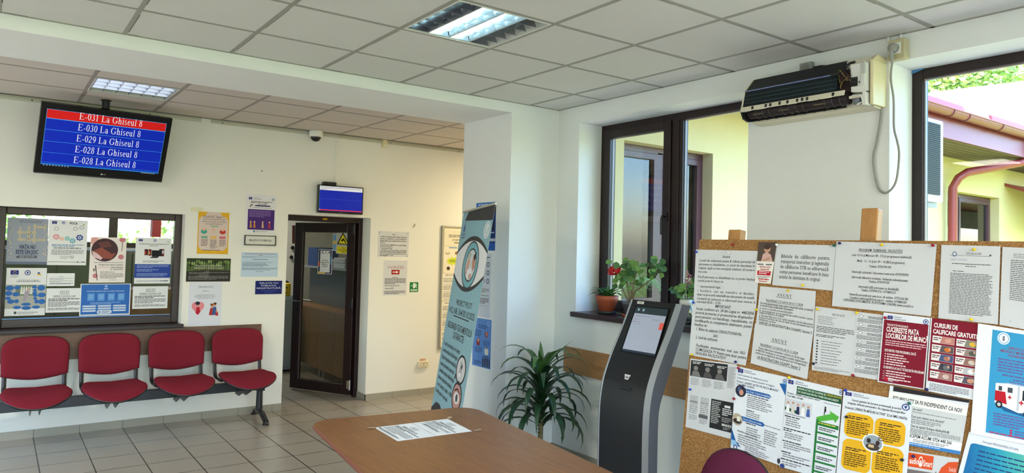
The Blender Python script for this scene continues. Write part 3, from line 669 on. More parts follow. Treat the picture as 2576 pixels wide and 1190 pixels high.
for i, (y, hh, c, lb) in enumerate(((9.35, .25, (44, 70, 140), 'blue ring binder lying open on the office counter behind the door'), (8.9, .1, (226, 226, 226), 'stack of white papers on the office counter, left of the taped notice'), (8.45, .13, (206, 210, 216), 'pile of white folders on the office counter behind the taped notice'), (8.0, .06, (130, 100, 92), 'low brown file on the office counter beneath the camera sticker'))):
    b = MB(); n = 4 if i in (1, 2) else 1
    for k in range(n): b.box((3.56+.01*random.random(), y-.19+.02*random.random(), 1.386+hh*k/n), (3.86, y+.17+.02*random.random(), 1.384+hh*(k+1)/n), col(c)); 
    tag(b.build('ring_binder' if i == 0 else 'paper_stack', bevel=.002), lb, 'binder' if i == 0 else 'papers')
t = thing('metal_cabinet', (3.0, 9.4, 0), 'pale grey metal cabinet behind the left edge of the open door', 'cabinet')
b = MB(); b.box((2.7, 9.2, .02), (3.3, 9.75, .98), mat('pale_metal', (170, 182, 186), .5)); b.build('body', t, .004); b = MB(); b.box((2.71, 9.185, .06), (3.29, 9.2, .95), mat('pale_metal', (170, 182, 186), .5)); b.build('cabinet_door', t, .003); b = MB(); b.box((2.72, 9.22, 0), (3.28, 9.7, .02), BLACK); b.build('base', t)
c = V((3.17, 9.32, 1.06)); b = MB(); YEL = mat('smiley_yellow', (240, 206, 40), .5); b.lathe([(0, 0), (.075, 0), (.085, .02), (.085, .16), (.078, .17), (.07, .165), (.07, .03), (0, .03)], (3.17, 9.32, .98), YEL, 24)
t = b.build('mug', origin=(3.17, 9.32, .98)); tag(t, 'yellow mug with a smiling face on the pale metal cabinet', 'mug')
b = MB(); cc = V((3.17, 9.32, 1.06))
def onmug(a, z, s=.0866): return V((3.17+s*math.sin(a), 9.32-s*math.cos(a), .98+z))
for a in (-.6, .05): b.ball(onmug(a, .115), .011, BLACK, 6)
b.tube([onmug(a, .075-.035*math.cos((a+.28)*1.9)) for a in [-.85+.1*i for i in range(12)]], .004, BLACK, 6); b.build('smile_print', t)
b = MB(); b.ball((3.2, 9.5, 1.03), .07, BLACK, 8, (1, .8, .7)); b.ball((3.27, 9.55, 1.1), .06, BLACK, 8, (1, .7, 1.2)); tag(b.build('bag', origin=(3.2, 9.5, .98)), 'small black bag on the metal cabinet behind the smiling mug', 'bag')
PF = Plane((0, 10.79, 0), (0, -1, 0))
sheet('picture', pq(PF, [(735, 567), (765, 567), (765, 612), (735, 612)]), [R(.2, .15, .3, .5, (66, 40, 34)), R(.55, .3, .3, .5, (120, 84, 60))], 'dark brown picture on the far office wall left of the open door', 'picture', None, (84, 52, 44))
for q, lb in (((734, 623), 'upper black wall hook in the office, left of the open door'), ((731, 647), 'lower black wall hook in the office, left of the open door')):
    p = PF.at(q); b = MB(); b.lathe([(.012, 0), (.014, .02), (.03, .03), (.03, .04), (.015, .05), (0, .05)], p, BLACK, 14, (0, -1, 0)); tag(b.build('wall_hook'), lb, 'hook', 'wall hooks in the office')
t = thing('desk', (.7, 9.2, 0), 'grey office desk seen low through the internal window behind the posters', 'desk')
b = MB(); b.box((-1, 8.7, .72), (2.3, 9.5, .75), mat('desk_grey', (120, 116, 104), .5)); b.build('desk_top', t); b = MB(); b.box((-1, 8.75, 0), (-.96, 9.45, .72), GREYP); b.build('leg', t); b = MB(); b.box((2.26, 8.75, 0), (2.3, 9.45, .72), GREYP); b.build('leg', t)
b = MB(); b.box((1.15, 8.75, .75), (1.75, 9.2, 1.12), mat('cardboard', (150, 112, 70), .8)); tag(b.build('cardboard_box', bevel=.003), 'brown cardboard box on the office desk behind the lower right notice', 'box')
b = MB(); b.box((1.75, 10.62, 1.72), (1.86, 10.78, 2.45), mat('red_curtain', (170, 34, 40), .8)); tag(b.build('curtain'), 'narrow red curtain strip at the far office window', 'curtain')

t = thing('backdrop', (.75, 10.5, 0), 'added dark grey green cupboard under the far office window', 'backdrop')  # added to darken the view below the far office window
GG = mat('backdrop_grey_green', (112, 116, 100), .6); b = MB(); b.box((-1.9, 10.3, .05), (2.3, 10.78, 1.53), GG); b.build('body', t, .004)
for k in range(5): b = MB(); b.box((-1.88+k*.84, 10.282, .08), (-1.06+k*.84, 10.3, 1.5), GG); b.build('backdrop_door', t, .003)
b = MB(); b.box((-1.88, 10.33, 0), (2.28, 10.75, .05), BLACK); b.build('base', t)
# ------------------------------------------------------------------ queue screens, camera, detector
def emis(c, e=1.0): return mat('screen_%02x%02x%02x' % c, c, .3, spec=.3, emit=e*.2)
SB, SR, SW, SC = emis((8, 38, 176), .62), emis((205, 26, 24), .62), emis((226, 228, 240), .62), emis((70, 160, 235), .5)
yw, ln_ = math.radians(5.35), math.radians(-24.5)
e1 = V((math.cos(yw), math.sin(yw), 0)); nn = V((math.sin(yw), -math.cos(yw), 0)); dn = -Z_*math.cos(ln_)+nn*math.sin(ln_); tn = dn.cross(e1)
TL = V((.249, 6.58, 2.745)); TVW, TVH = .98, .60
t = thing('television', TL+e1*TVW/2, 'large black queue screen with red and blue rows hanging on a ceiling pole', 'television')
b = MB(); o = TL; b.obox(o, (e1, dn, tn), (0, 0, -.045), (TVW, TVH, 0), BLACKG); b.obox(o, (e1, dn, tn), (.12, .1, -.085), (TVW-.12, TVH-.08, -.045), BLACK)
b.obox(o, (e1, dn, tn), (.0, TVH-.012, -.03), (TVW, TVH, .004), BLACKM); b.build('housing', t, .006)
q = Quad(TL+e1*.042+dn*.049, TL+e1*.936+dn*.049, TL+e1*.936+dn*.531, TL+e1*.042+dn*.531)
q = Quad(*[p+tn*.001 for p in q.c]); b = MB()
it = [R(0, 0, 1, 1, SB), R(0, 0, 1, .155, SR, 1), R(0, .957, 1, .014, emis((40, 150, 235), .5), 2), R(0, .971, 1, .029, emis((14, 16, 44), .3), 2), R(0, 0, 1, .006, SC, 2), R(0, 0, .003, .97, SC, 2), R(.997, 0, .003, .97, SC, 2)]
for y, h in ((.155, .012), (.352, .006), (.556, .005), (.754, .004), (.93, .003)): it.append(R(0, y, 1, h, SC, 3))
for k in range(9): it.append(R(.02+k*.024, .978, .012, .014, emis((150, 170, 200), .4), 3))
it.append(R(.84, .978, .13, .012, emis((150, 150, 160), .3), 3))
for k, (s, y) in enumerate((('E-031 La Ghiseul 8', .118), ('E-030 La Ghiseul 8', .315), ('E-029 La Ghiseul 8', .512), ('E-028 La Ghiseul 8', .71), ('E-028 La Ghiseul 8', .905))): it.append(TS(.52, y, .118, s, SW, 'c', .53))
paint(b, q, it, .0005); b.build('screen', t)
b = MB(); qq = Quad(TL+tn*.002, TL+e1*TVW+tn*.002, TL+e1*TVW+dn*TVH+tn*.002, TL+dn*TVH+tn*.002)
paint(b, qq, [EL(.50, .944, .008, .013, (170, 172, 176)), T(.511, .954, .03, 'LG', (170, 172, 176))], .0005); b.build('maker_mark', t)
b = MB(); p = TL+e1*.48+dn*.12-tn*.10; b.tube([p, V((p.x, p.y, ZC2))], .03, BLACKM, 20); b.lathe([(0, 0), (.04, 0), (.04, .006), (0, .006)], (p.x, p.y, ZC2-.006), BLACKM, 24); b.obox(TL+e1*.40+dn*.1, (e1, dn, tn), (0, 0, -.12), (.16, .25, -.08), BLACKM); b.build('ceiling_pole', t)
t = thing('monitor', (2.965, YW, 2.0), 'small wall monitor with a blue screen mounted above the office door', 'monitor')
b = MB(); b.box((2.71, YW-.065, 2.008), (3.217, YW-.022, 2.3), BLACKG); b.box((2.85, YW-.022, 2.08), (3.08, YW, 2.24), BLACK); b.build('housing', t, .005)
b = MB(); q = wq(2.724, 2.289, 3.203, 2.03, YW-.066)
paint(b, q, [R(0, 0, 1, 1, emis((10, 34, 170), .55)), R(0, 0, 1, .165, emis((216, 218, 232), .6), 1), R(0, .945, 1, .035, emis((220, 50, 40), .6), 2), R(0, .52, 1, .006, emis((70, 110, 220), .5), 2), R(.005, .93, .012, .05, SW, 3), R(0, .165, .004, .8, SC, 3),
  T(.02, .075, .075, 'Direcția Generală de Asistență Socială și Protecția Copilului', (40, 40, 60), 'l', .94), T(.02, .148, .075, 'Sector 2', (40, 40, 60), 'l', .14)], .0004); b.build('screen', t)
b = MB(); paint(b, wq(2.71, 2.3, 3.217, 2.008, YW-.0655), [R(.48, .965, .03, .012, (170, 170, 176))], .0006); b.build('maker_mark', t)
b = MB(); b.box((2.765, YW-.075, 2.301), (2.905, YW-.005, 2.334), BLACK); tag(b.build('media_box', bevel=.006), 'small black media box sitting on top of the wall monitor', 'media box')
t = thing('dome_camera', (2.66, YW-.06, ZC2-.1), 'white dome security camera under the rear ceiling edge', 'security camera')
b = MB(); b.lathe([(0, 0), (.066, 0), (.07, -.01), (.07, -.05), (.058, -.066), (.05, -.066)], (2.655, YW-.085, ZC2), WHITEP, 28); b.build('housing', t)
b = MB(); b.lathe([(.054, -.062), (.052, -.078), (.04, -.098), (.02, -.11), (0, -.113)], (2.655, YW-.085, ZC2), mat('dome_dark', (20, 16, 18), .12), 24); b.build('dome', t)
t = thing('motion_detector', (3.47, YW, 2.77), 'small cream motion detector on the wall near the wall stub', 'motion detector')
b = MB(); b.prism([(3.44, YW, 2.765), (3.5, YW, 2.765), (3.495, YW-.035, 2.775), (3.445, YW-.035, 2.775)], (0, 0, .085), CREAM); b.build('housing', t, .004)
b = MB(); b.ball((3.47, YW-.035, 2.79), .015, WHITEP, 8, (1, .4, .8)); b.build('lens', t)
# ------------------------------------------------------------------ padded seats
def pad(mb, pts, fm, T_, m, back=None, bm=None, c=None):
    n = len(pts); cx, cy_ = c or (sum(p[0] for p in pts)/n, sum(p[1] for p in pts)/n)
    ss = [.2, .4, .6, .75, .86, .93, .975, 1]
    vs = [fm(cx, cy_, T_)]
    for s in ss: vs += [fm(cx+(x-cx)*s, cy_+(y-cy_)*s, T_*max(0, 1-s**5)**.5) for x, y in pts]
    fs = [(0, 1+i, 1+(i+1) % n) for i in range(n)]
    for k in range(len(ss)-1): fs += [(1+k*n+i, 1+(k+1)*n+i, 1+(k+1)*n+(i+1) % n, 1+k*n+(i+1) % n) for i in range(n)]
    mb.mesh(vs, fs, m, True)
    if back is not None:
        vs = []
        for s, o in ((1, 0), (1.012, -.004), (1.012, -.012), (.95, -back), (.6, -back-.004), (.001, -back-.006)): vs += [fm(cx+(x-cx)*s, cy_+(y-cy_)*s, o) for x, y in pts]
        mb.mesh(vs, [(k*n+i, k*n+(i+1) % n, (k+1)*n+(i+1) % n, (k+1)*n+i) for k in range(5) for i in range(n)], bm, True)
def back_outline(w, zb, zs, z1, zt, e=.55):
    """chair back: straight flaring sides, arched top, sagging lower edge"""
    P = []
    for i in range(13): u = -1+i/6; P.append((u*w*.97, zb+(zs-zb)*abs(u)**1.8))
    for i in range(1, 6): P.append((w*(.97+.03*i/6), zs+(z1-zs)*i/6))
    for i in range(19): a = math.pi*i/18; cx = math.cos(a); P.append((w*(abs(cx)**e)*(1 if cx >= 0 else -1), z1+(zt-z1)*math.sin(a)**.8))
    for i in range(1, 6): P.append((-w*(1-.03*i/6), z1-(z1-zs)*i/6))
    return P
def seat_outline(w, y0, y1):
    P = []; ym = y0+(y1-y0)*.45
    for i in range(25): a = math.pi*i/24; P.append((-w*math.cos(a)*(1 if True else 0), ym-(ym-y0)*math.sin(a)**.75))
    for i in range(1, 12): a = math.pi*i/12; c = math.cos(a); P.append((w*.93*(abs(c)**.35)*(1 if c >= 0 else -1), ym+(y1-ym)*math.sin(a)**.45))
    return P
t = thing('waiting_bench', (.9, 6.8, 0), 'row of four burgundy padded seats on one black beam below the wooden wall rail', 'bench')
b = MB(); b.box((-.24, 6.785, .287), (2.155, 6.845, .37), BLACKM); b.build('beam', t, .003)
for k in range(4):
    cx = .312+.541*k
    fm = lambda x, z, o, cx=cx: V((cx+x, 6.935+(z-.5)*.13-.035*(x/.24)**2-o+.02, z))
    b = MB(); pad(b, back_outline(.238, .505, .548, .735, .852), fm, .034, FABRIC, .012, BLACK); b.build('backrest', t)
    fs_ = lambda x, y, o, cx=cx: V((cx+x, y, .438+.028*(x/.24)**2-.045*max(0, (6.58-y)/.2)**2+.012*max(0, (y-6.7)/.15)+o))
    b = MB(); pad(b, seat_outline(.24, 6.36, 6.845), fs_, .034, FABRIC, .014, BLACK); b.build('seat', t)
    for s in (-1, 1):
        u = MB(); u.tube([(cx+s*.2, 6.70, .415), (cx+s*.207, 6.86, .415), (cx+s*.208, 6.90, .43), (cx+s*.208, 6.925, .47), (cx+s*.208, 6.955, .60)], .017, BLACKM, 10, flat=.6); u.build('upright', t)
    u = MB()
    for s in (-.032, .032): u.prism([(cx+s, 6.88, .405), (cx+s, 6.42, .40), (cx+s, 6.42, .385), (cx+s, 6.74, .255), (cx+s, 6.86, .255)], (.004, 0, 0), BLACKM)
    for y in (6.55, 6.75): u.box((cx-.215, y, .404), (cx+.215, y+.022, .416), BLACK)
    u.build('seat_bracket', t)
for x in (2.118, -.16):
    u = MB(); u.tube([(x, 6.815, .29), (x, 6.815, .09)], [.028, .032], BLACKM, 16)
    u.tube([(x+.03, 7.055, .035), (x+.02, 6.98, .06), (x, 6.83, .088), (x-.002, 6.72, .078), (x-.006, 6.62, .045), (x-.008, 6.57, .03)], [.018, .022, .036, .03, .026, .026], BLACKM, 14, flat=.7)
    for y, dx in ((7.045, .028), (6.575, -.008)): u.lathe([(0, 0), (.03, 0), (.03, .014), (.012, .024), (.012, .04)], (x+dx, y, 0), BLACK, 16)
    u.box((x-.035, 6.77, .275), (x+.035, 6.86, .30), BLACKM)
    u.build('leg', t)
# ------------------------------------------------------------------ table
TW = wood('table_veneer', (98, 60, 30), (134, 86, 46), (160, 108, 62), (26, 2.2, 10), .38, coat=.06)
TE_ = mat('table_edge', (120, 62, 40), .35)
a = math.radians(-7); tu = V((math.cos(a), math.sin(a), 0)); tv = V((math.sin(a), -math.cos(a), 0)); TO = V((1.380, 3.618, 0)); tw, tl = .965, 1.75
t = thing('table', TO+tu*tw/2+tv*tl/2, 'brown wooden table with rounded corners and two taped papers', 'table')
def rrect(w, l, r, inset=0, n=8):
    P = []
    for cx, cy_, a0 in ((r, r, 180), (w-r, r, 270), (w-r, l-r, 0), (r, l-r, 90)):
        for i in range(n+1): q = math.radians(a0+90*i/n); P.append((cx+(r-inset)*math.cos(q), cy_+(r-inset)*math.sin(q)))
    return P
b = MB(); top = []
prof = [(.006, .75), (.0015, .747), (0, .741), (.002, .733), (.010, .722), (.016, .722)]
rings = [[TO+tu*x+tv*y+Z_*z for x, y in rrect(tw, tl, .13, i)] for i, z in prof]
b.mesh(rings[0], [tuple(range(len(rings[0])))], TW); n = len(rings[0])
b.mesh(sum(rings, []), [(k*n+i, k*n+(i+1) % n, (k+1)*n+(i+1) % n, (k+1)*n+i) for k in range(len(prof)-1) for i in range(n)], TE_, True); b.mesh(rings[-1], [tuple(range(n))], TE_); b.build('tabletop', t)
for x, y in ((.36, .50), (tw-.30, .50), (.36, tl-.2), (tw-.30, tl-.2)):
    b = MB(); p = TO+tu*x+tv*y; b.obox(p, (tu, tv, Z_), (-.03, -.03, 0), (.03, .03, .722), TE_); b.build('leg', t, .004)
b = MB(); b.obox(TO, (tu, tv, Z_), (.35, .48, .66), (.37, tl-.18, .722), TE_); b.obox(TO, (tu, tv, Z_), (tw-.31, .48, .66), (tw-.29, tl-.18, .722), TE_); b.build('apron', t)
# ------------------------------------------------------------------ ticket kiosk
t = thing('ticket_kiosk', (3.3, 3.12, 0), 'slim black and silver queue ticket kiosk with a tilted touch screen', 'kiosk')
fr = [(3.480, 1.366), (3.403, 1.206), (3.321, 1.064), (3.274, .977), (3.237, .89), (3.223, .846), (3.205, .759), (3.196, .627), (3.198, .37), (3.198, .02)]
bk = [(3.575, 1.35), (3.495, 1.18), (3.405, .985), (3.342, .845), (3.302, .754), (3.293, .66), (3.292, .36), (3.292, .02)]
KY0, KY1 = 2.95, 3.315
def smooth(p, n=3):
    for _ in range(n-1):
        o = [p[0]]
        for a_, b_ in zip(p, p[1:]): o += [(a_[0]*.75+b_[0]*.25, a_[1]*.75+b_[1]*.25), (a_[0]*.25+b_[0]*.75, a_[1]*.25+b_[1]*.75)]
        p = o+[p[-1]]
    return p
F_, B_ = smooth(fr), smooth(bk)
def strip(mb, pts0, y0, pts1, y1, m):
    k = len(pts0); mb.mesh([V((x, y0, z)) for x, z in pts0]+[V((x, y1, z)) for x, z in pts1], [(i, i+1, k+i+1, k+i) for i in range(k-1)], m, True)
KB = mat('kiosk_black', (24, 23, 26), .36, spec=.4); KS = mat('kiosk_silver', (160, 163, 168), .4, .25, .5); KSD = mat('kiosk_side', (104, 108, 120), .45, .1)
b = MB(); strip(b, F_, KY0, F_, KY1, KB); b.face([(x, KY0, z) for x, z in (F_[0], B_[0])]+[(x, KY1, z) for x, z in (B_[0], F_[0])], KS); b.build('front_panel', t)
b = MB(); off = [(x+.016, z) for x, z in F_]
for y0, y1, sg in ((KY0, KY0-.036, -1), (KY1, KY1+.030, 1)):
    rim = [(x-.004, z+.001) for x, z in F_]
    strip(b, F_, y0, rim, y0+sg*.003, KS); strip(b, rim, y0+sg*.003, off, y1, KS)
    poly = [(x, z) for x, z in off]+[(x, z) for x, z in reversed(B_)]
    b.face([V((x, y1, z)) for x, z in poly], KSD)
strip(b, B_, KY0-.036, B_, KY1+.03, mat('kiosk_back', (120, 122, 128), .5)); b.face([(off[0][0], KY0-.036, off[0][1]), (B_[0][0], KY0-.036, B_[0][1]), (B_[0][0], KY1+.03, B_[0][1]), (off[0][0], KY1+.03, off[0][1])], KS); b.build('side_shell', t)
b = MB(); b.box((3.12, 2.90, 0), (3.56, 3.36, .02), BLACKM); b.build('base_plate', t, .004)
b = MB(); b.lathe([(0, 0), (.03, 0), (.03, .02), (0, .02)], (3.293, 2.97, .62), BLACK, 16, (1, 0, 0)); b.build('lock', t)
kd = V((3.480-3.321, 0, 1.366-1.064)).normalized(); kn = V((-kd.z, 0, kd.x)); PK = Plane((3.480, 3, 1.366), kn)
q = Quad(*[PK.at(p, .0035) for p in ((1602, 771), (1681, 779), (1646.5, 896), (1564.5, 882))])
b = MB(); bz = [q.at(-.06, -.03), q.at(1.03, -.03), q.at(1.03, 1.02), q.at(-.06, 1.02)]
paint(b, q, [PG([(-.045, -.03), (1.03, -.03), (1.03, 1.02), (-.045, 1.02)], (16, 17, 20)), R(0, 0, 1, 1, emis((158, 164, 182), .42), 1), R(0, 0, 1, .15, emis((44, 56, 62), .3), 2), R(0, .955, 1, .045, emis((40, 50, 66), .3), 2), R(.88, .3, .12, .15, emis((214, 92, 78), .42), 2)]+
  [R(.07+.16*k, .04, .055, .05, emis((150, 180, 190), .4), 3) for k in range(2)]+[R(.06, .2, .5, .006, (90, 90, 100), 3), R(.62, .25, .2, .008, (110, 110, 118), 3), R(.06, .33, .03, .018, (140, 60, 60), 3), R(.1, .335, .18, .006, (110, 110, 118), 3), R(.06, .38, .25, .005, (120, 120, 128), 3), R(.06, .28, .16, .005, (120, 120, 128), 3), R(.5, .6, .012, .01, (70, 70, 80), 3)], .0004); b.build('screen', t)
b = MB(); paint(b, Quad(*[PK.at(p, .0035) for p in ((1604, 757.5), (1621, 759), (1619.5, 765.5), (1602.5, 764))]), [R(0, 0, 1, 1, (216, 214, 202)), T(.25, .72, .6, '#', (60, 60, 60), 'c', .14), GK(.36, .3, .4, 2, .25, (90, 92, 88), .6, 1, 3)], .0004); b.build('number_label', t)
def kx(z):
    for (x0, z0), (x1, z1) in zip(fr, fr[1:]):
        if z1 <= z <= z0: return x0+(x1-x0)*(z-z0)/(z1-z0)
b = MB(); z = .842; x = kx(z)-.001; b.box((x-.004, 3.07, z-.006), (x+.01, 3.16, z+.008), BLACK); b.box((x-.002, 3.075, z-.018), (x+.01, 3.16, z-.006), BLACKG); b.build('ticket_slot', t)
b = MB(); z = .905; x = kx(z)-.004; q = Quad((x+.008, 3.148, z+.014), (x+.008, 3.098, z+.014), (x-.004, 3.098, z-.016), (x-.004, 3.148, z-.016)); paint(b, q, [R(.0, 0, 1, .25, (225, 225, 228)), PG([(.1, .3), (.9, .3), (.8, .95), (.2, .95)], (225, 225, 228), 1), R(.25, .42, .5, .2, (40, 40, 44), 2), R(.3, .7, .4, .08, (40, 40, 44), 2)], .002); b.build('ticket_symbol', t)
b = MB(); b.tube([(kx(1.02)-.002+.0022*0-.0, KY1-.02-(KY1-KY0-.04)*i/12, 1.02-.018*math.sin(math.pi*i/12)) for i in range(13)], .0014, mat('groove', (14, 14, 16), .6), 6); b.build('panel_joint', t)
# ------------------------------------------------------------------ plants
def strap(mb, base, d, L, w, lift, droop, m, n=9, fold=.25, twist=0):
    d = V((d[0], d[1], 0)).normalized(); sd_ = V((-d.y, d.x, 0)); L_, R_, Cn = [], [], []
    p = V(base); ang = lift
    for i in range(n+1):
        s = i/n; ww = w*(math.sin(math.pi*min(1, .12+s*.55+.0))**.8)*(1-s**3.2)+.0006
        dirv = d*math.cos(ang)+Z_*math.sin(ang); up = -d*math.sin(ang)+Z_*math.cos(ang)
        Cn.append(p.copy()); L_.append(p+sd_*ww+up*ww*fold); R_.append(p-sd_*ww+up*ww*fold)
        p = p+dirv*(L/n); ang -= droop/n*(0.5+s)
    k = n+1; mb.mesh(L_+Cn+R_, [(i, i+1, k+i+1, k+i) for i in range(n)]+[(k+i, k+i+1, 2*k+i+1, 2*k+i) for i in range(n)], m, True)
DR = [mat('dracaena_leaf', (30, 62, 36), .38, noise=.2, nscale=14), mat('dracaena_leaf_light', (64, 104, 48), .4, noise=.2, nscale=14)]
PX, PY = 3.42, 4.18
t = thing('dracaena', (PX, PY, 0), 'tall dark green dracaena with drooping strap leaves beside the kiosk', 'plant')
b = MB(); b.lathe([(0, 0), (.10, 0), (.12, .15), (.128, .15), (.128, .18), (.115, .18), (.11, .14), (0, .14)], (PX, PY, 0), mat('pot_brown', (110, 70, 50), .6), 28); b.build('pot', t)
b = MB(); b.tube([(PX, PY, .13), (PX+.005, PY, .4), (PX-.005, PY, .6), (PX+.01, PY, .74)], [.02, .018, .016, .012], mat('cane', (112, 104, 66), .8, noise=.3, nscale=30), 10)
for k in range(16): b.lathe([(.0205-.0003*k, 0), (.0215-.0003*k, .004), (.0205-.0003*k, .008)], (PX, PY, .3+k*.027), mat('cane_ring', (84, 80, 48), .8), 12)
b.build('cane', t)
b = MB(); rnd = random.Random(11)
for k in range(50):
    s = k/49; a_ = k*2.399+.3; z = .34+.40*s; L = .46-.04*s+.08*rnd.random(); lift = .45+.62*s+.3*rnd.random()
    strap(b, (PX+.012*math.cos(a_), PY+.012*math.sin(a_), z), (math.cos(a_), math.sin(a_)), L, .027+.006*rnd.random(), lift, 2.1+1.1*(1-s)+.6*rnd.random(), DR[1 if s > .86 else 0])
for a_, L, lf, dp in ((1.2, .25, 1.45, .25), (3.6, .20, 1.38, .4), (-.85, .36, .98, .35), (2.5, .2, 1.3, .5)):
    strap(b, (PX, PY, .74), (math.cos(a_), math.sin(a_)), L, .023, lf, dp, DR[1])
b.build('foliage', t)
TERRA = mat('terracotta', (170, 84, 52), .6, noise=.06, nscale=20); ZS = 1.186
def flowerpot(mb, c, r0, r1, h, m):
    x, y, z = c; mb.lathe([(0, z), (r0, z), (r1*.96, z+h*.72), (r1, z+h*.74), (r1*1.04, z+h), (r1*.95, z+h), (r1*.9, z+h*.85), (0, z+h*.85)], (x, y, 0), m, 30)
px, py = 3.985, 4.075
t = thing('potted_plant', (px, py, ZS), 'terracotta pot of glossy strap leaves on the window sill', 'plant', 'plants on the window sill')
b = MB(); flowerpot(b, (px, py, ZS+.012), .06, .088, .135, TERRA); b.build('pot', t)
b = MB(); b.lathe([(0, 0), (.066, 0), (.078, .026), (.074, .026), (.064, .006), (0, .006)], (px, py, ZS), mat('saucer_black', (34, 36, 40), .5), 28); b.build('saucer', t)
b = MB(); GL = mat('strap_leaf', (58, 104, 48), .35, noise=.2, nscale=12)
for k in range(19):
    a_ = k*2.399; s = k/18; strap(b, (px+.02*math.cos(a_), py+.02*math.sin(a_), ZS+.12), (math.cos(a_), math.sin(a_)), .12+.06*rnd.random(), .021, .75+.7*s, 1.7+.5*rnd.random(), GL, 8)
b.build('foliage', t)
px, py = 4.02, 3.845
t = thing('geranium', (px, py, ZS), 'grey pot of geranium with one red flower head on the sill behind the kiosk', 'plant', 'plants on the window sill')
b = MB(); flowerpot(b, (px, py, ZS+.012), .05, .07, .105, mat('pot_grey', (82, 86, 92), .5)); b.build('pot', t)
b = MB(); b.lathe([(0, 0), (.06, 0), (.075, .018), (.07, .018), (.06, .005), (0, .005)], (px, py, ZS), mat('saucer_orange', (184, 90, 44), .5), 28); b.build('saucer', t)
STEM = mat('geranium_stem', (128, 116, 82), .8, noise=.2, nscale=40); GS = mat('green_stem', (104, 138, 62), .6)
st = MB(); lv = MB(); PG_ = [mat('geranium_leaf', (112, 158, 76), .55, noise=.18, nscale=30), mat('geranium_leaf_dark', (66, 112, 58), .5, noise=.18, nscale=30)]
def gleaf(c, r, nrm):
    nrm = V(nrm).normalized(); a_ = nrm.cross(V((.3, .2, 1))).normalized(); bb = nrm.cross(a_); m_ = rnd.choice(PG_); vs = [V(c)]; n_ = 26
    for ring_ in (.55, 1):
        for i in range(n_):
            w_ = 2*math.pi*i/n_; rr = r*ring_*(1+.05*math.cos(7*w_)*ring_)*(.6 if i == 0 and ring_ == 1 else 1); vs.append(V(c)+a_*math.cos(w_)*rr+bb*math.sin(w_)*rr+nrm*(.12*r*ring_**2+.05*r*math.cos(w_*3)*ring_))
    lv.mesh(vs, [(0, 1+i, 1+(i+1) % n_) for i in range(n_)]+[(1+i, 1+n_+i, 1+n_+(i+1) % n_, 1+(i+1) % n_) for i in range(n_)], m_, True)
zb = ZS+.1
main = [[(px, py+.01, zb), (px-.01, py+.03, zb+.12), (px-.01, py+.045, zb+.22)], [(px+.01, py, zb), (px, py+.01, zb+.15), (px-.01, py+.02, zb+.26)], [(px-.01, py-.01, zb), (px, py-.04, zb+.10), (px, py-.13, zb+.15), (px, py-.22, zb+.21), (px, py-.26, zb+.28)], [(px, py+.02, zb), (px-.02, py+.07, zb+.1), (px-.02, py+.1, zb+.17)], [(px+.01, py-.0, zb), (px, py-.02, zb+.16), (px, py-.05, zb+.25)]]
for p in main: st.tube(p, [.008-.0012*i for i in range(len(p))], STEM, 8)
spots = []
for p, k, sp in ((main[0][-1], 18, .075), (main[1][-1], 18, .075), (main[2][-1], 18, .065), (main[3][-1], 9, .055), (main[4][-1], 9, .065), (main[2][-2], 4, .05), (main[1][1], 5, .07)):
    for _ in range(k):
        c = V(p)+V((rnd.gauss(-.2, .6)*sp, rnd.gauss(0, .65)*sp, rnd.gauss(.25, .6)*sp)); st.tube([p, (V(p)+c)/2+Z_*.01, c], .0022, GS, 5, False); gleaf(c, .015+.013*rnd.random(), (-.8+rnd.gauss(0, .3), -.5+rnd.gauss(0, .35), .6+rnd.gauss(0, .3)))
fc = P_RIGHT.at((1545, 680), -.05); st.tube([main[0][1], (px-.04, py+.1, zb+.2), fc], .003, GS, 6)
st.build('stems', t); lv.build('foliage', t)
b = MB(); PET = mat('petal_red', (206, 24, 34), .5, noise=.15, nscale=50)
for k in range(80):
    d_ = V((rnd.gauss(0, 1), rnd.gauss(0, 1.2), rnd.gauss(.1, .7))).normalized(); c = fc+V((d_.x*.034, d_.y*.052, d_.z*.034+.25*d_.y*-.05))
    for j in range(5):
        w_ = j*1.2566+k; s1 = d_.cross(V((.2, .3, 1))).normalized(); s2 = d_.cross(s1); e = s1*math.cos(w_)+s2*math.sin(w_); f2 = s1*math.cos(w_+.7)+s2*math.sin(w_+.7); g2 = s1*math.cos(w_-.7)+s2*math.sin(w_-.7)
        b.face([c, c+g2*.011+d_*.003, c+e*.017+d_*.004, c+f2*.011+d_*.003], PET)
b.build('flower_head', t)
px, py = 4.0, 3.30
t = thing('vase', (px, py, ZS), 'clear glass jar of leafy pink cuttings on the sill beside the cork board', 'vase', 'plants on the window sill')
b = MB(); b.lathe([(0, .004), (.05, .004), (.055, .06), (.045, .12), (.036, .15), (.04, .165)], (px, py, ZS), glass_mat('jar_glass', 1.3, (215, 225, 215)), 28); b.build('jar', t)
b = MB(); b.lathe([(.037, .13), (.046, .14), (.046, .165), (.037, .172)], (px, py, ZS), WHITEP, 24); b.build('collar', t)
st = MB(); lv = MB()
for k in range(9):
    a_ = k*2.4; c = V((px+.05*math.cos(a_), py+.06*math.sin(a_), ZS+.2+.09*rnd.random())); st.tube([(px, py, ZS+.05), (px+.01*math.cos(a_), py+.01*math.sin(a_), ZS+.15), c], .003, GS, 6)
    for _ in range(5): gleaf(c+V((rnd.gauss(0, .02), rnd.gauss(0, .025), rnd.gauss(0, .02))), .018+.012*rnd.random(), (-.6+rnd.gauss(0, .4), rnd.gauss(0, .5), .6))
st.build('stems', t); lv.build('foliage', t)
b = MB(); PK_ = mat('pink_bloom', (186, 120, 128), .6)
for k in range(60): 
    c = V((px-.01+rnd.gauss(0, .012), py-.02+rnd.gauss(0, .014), ZS+.31+rnd.gauss(0, .028))); b.ball(c, .005, PK_, 4)
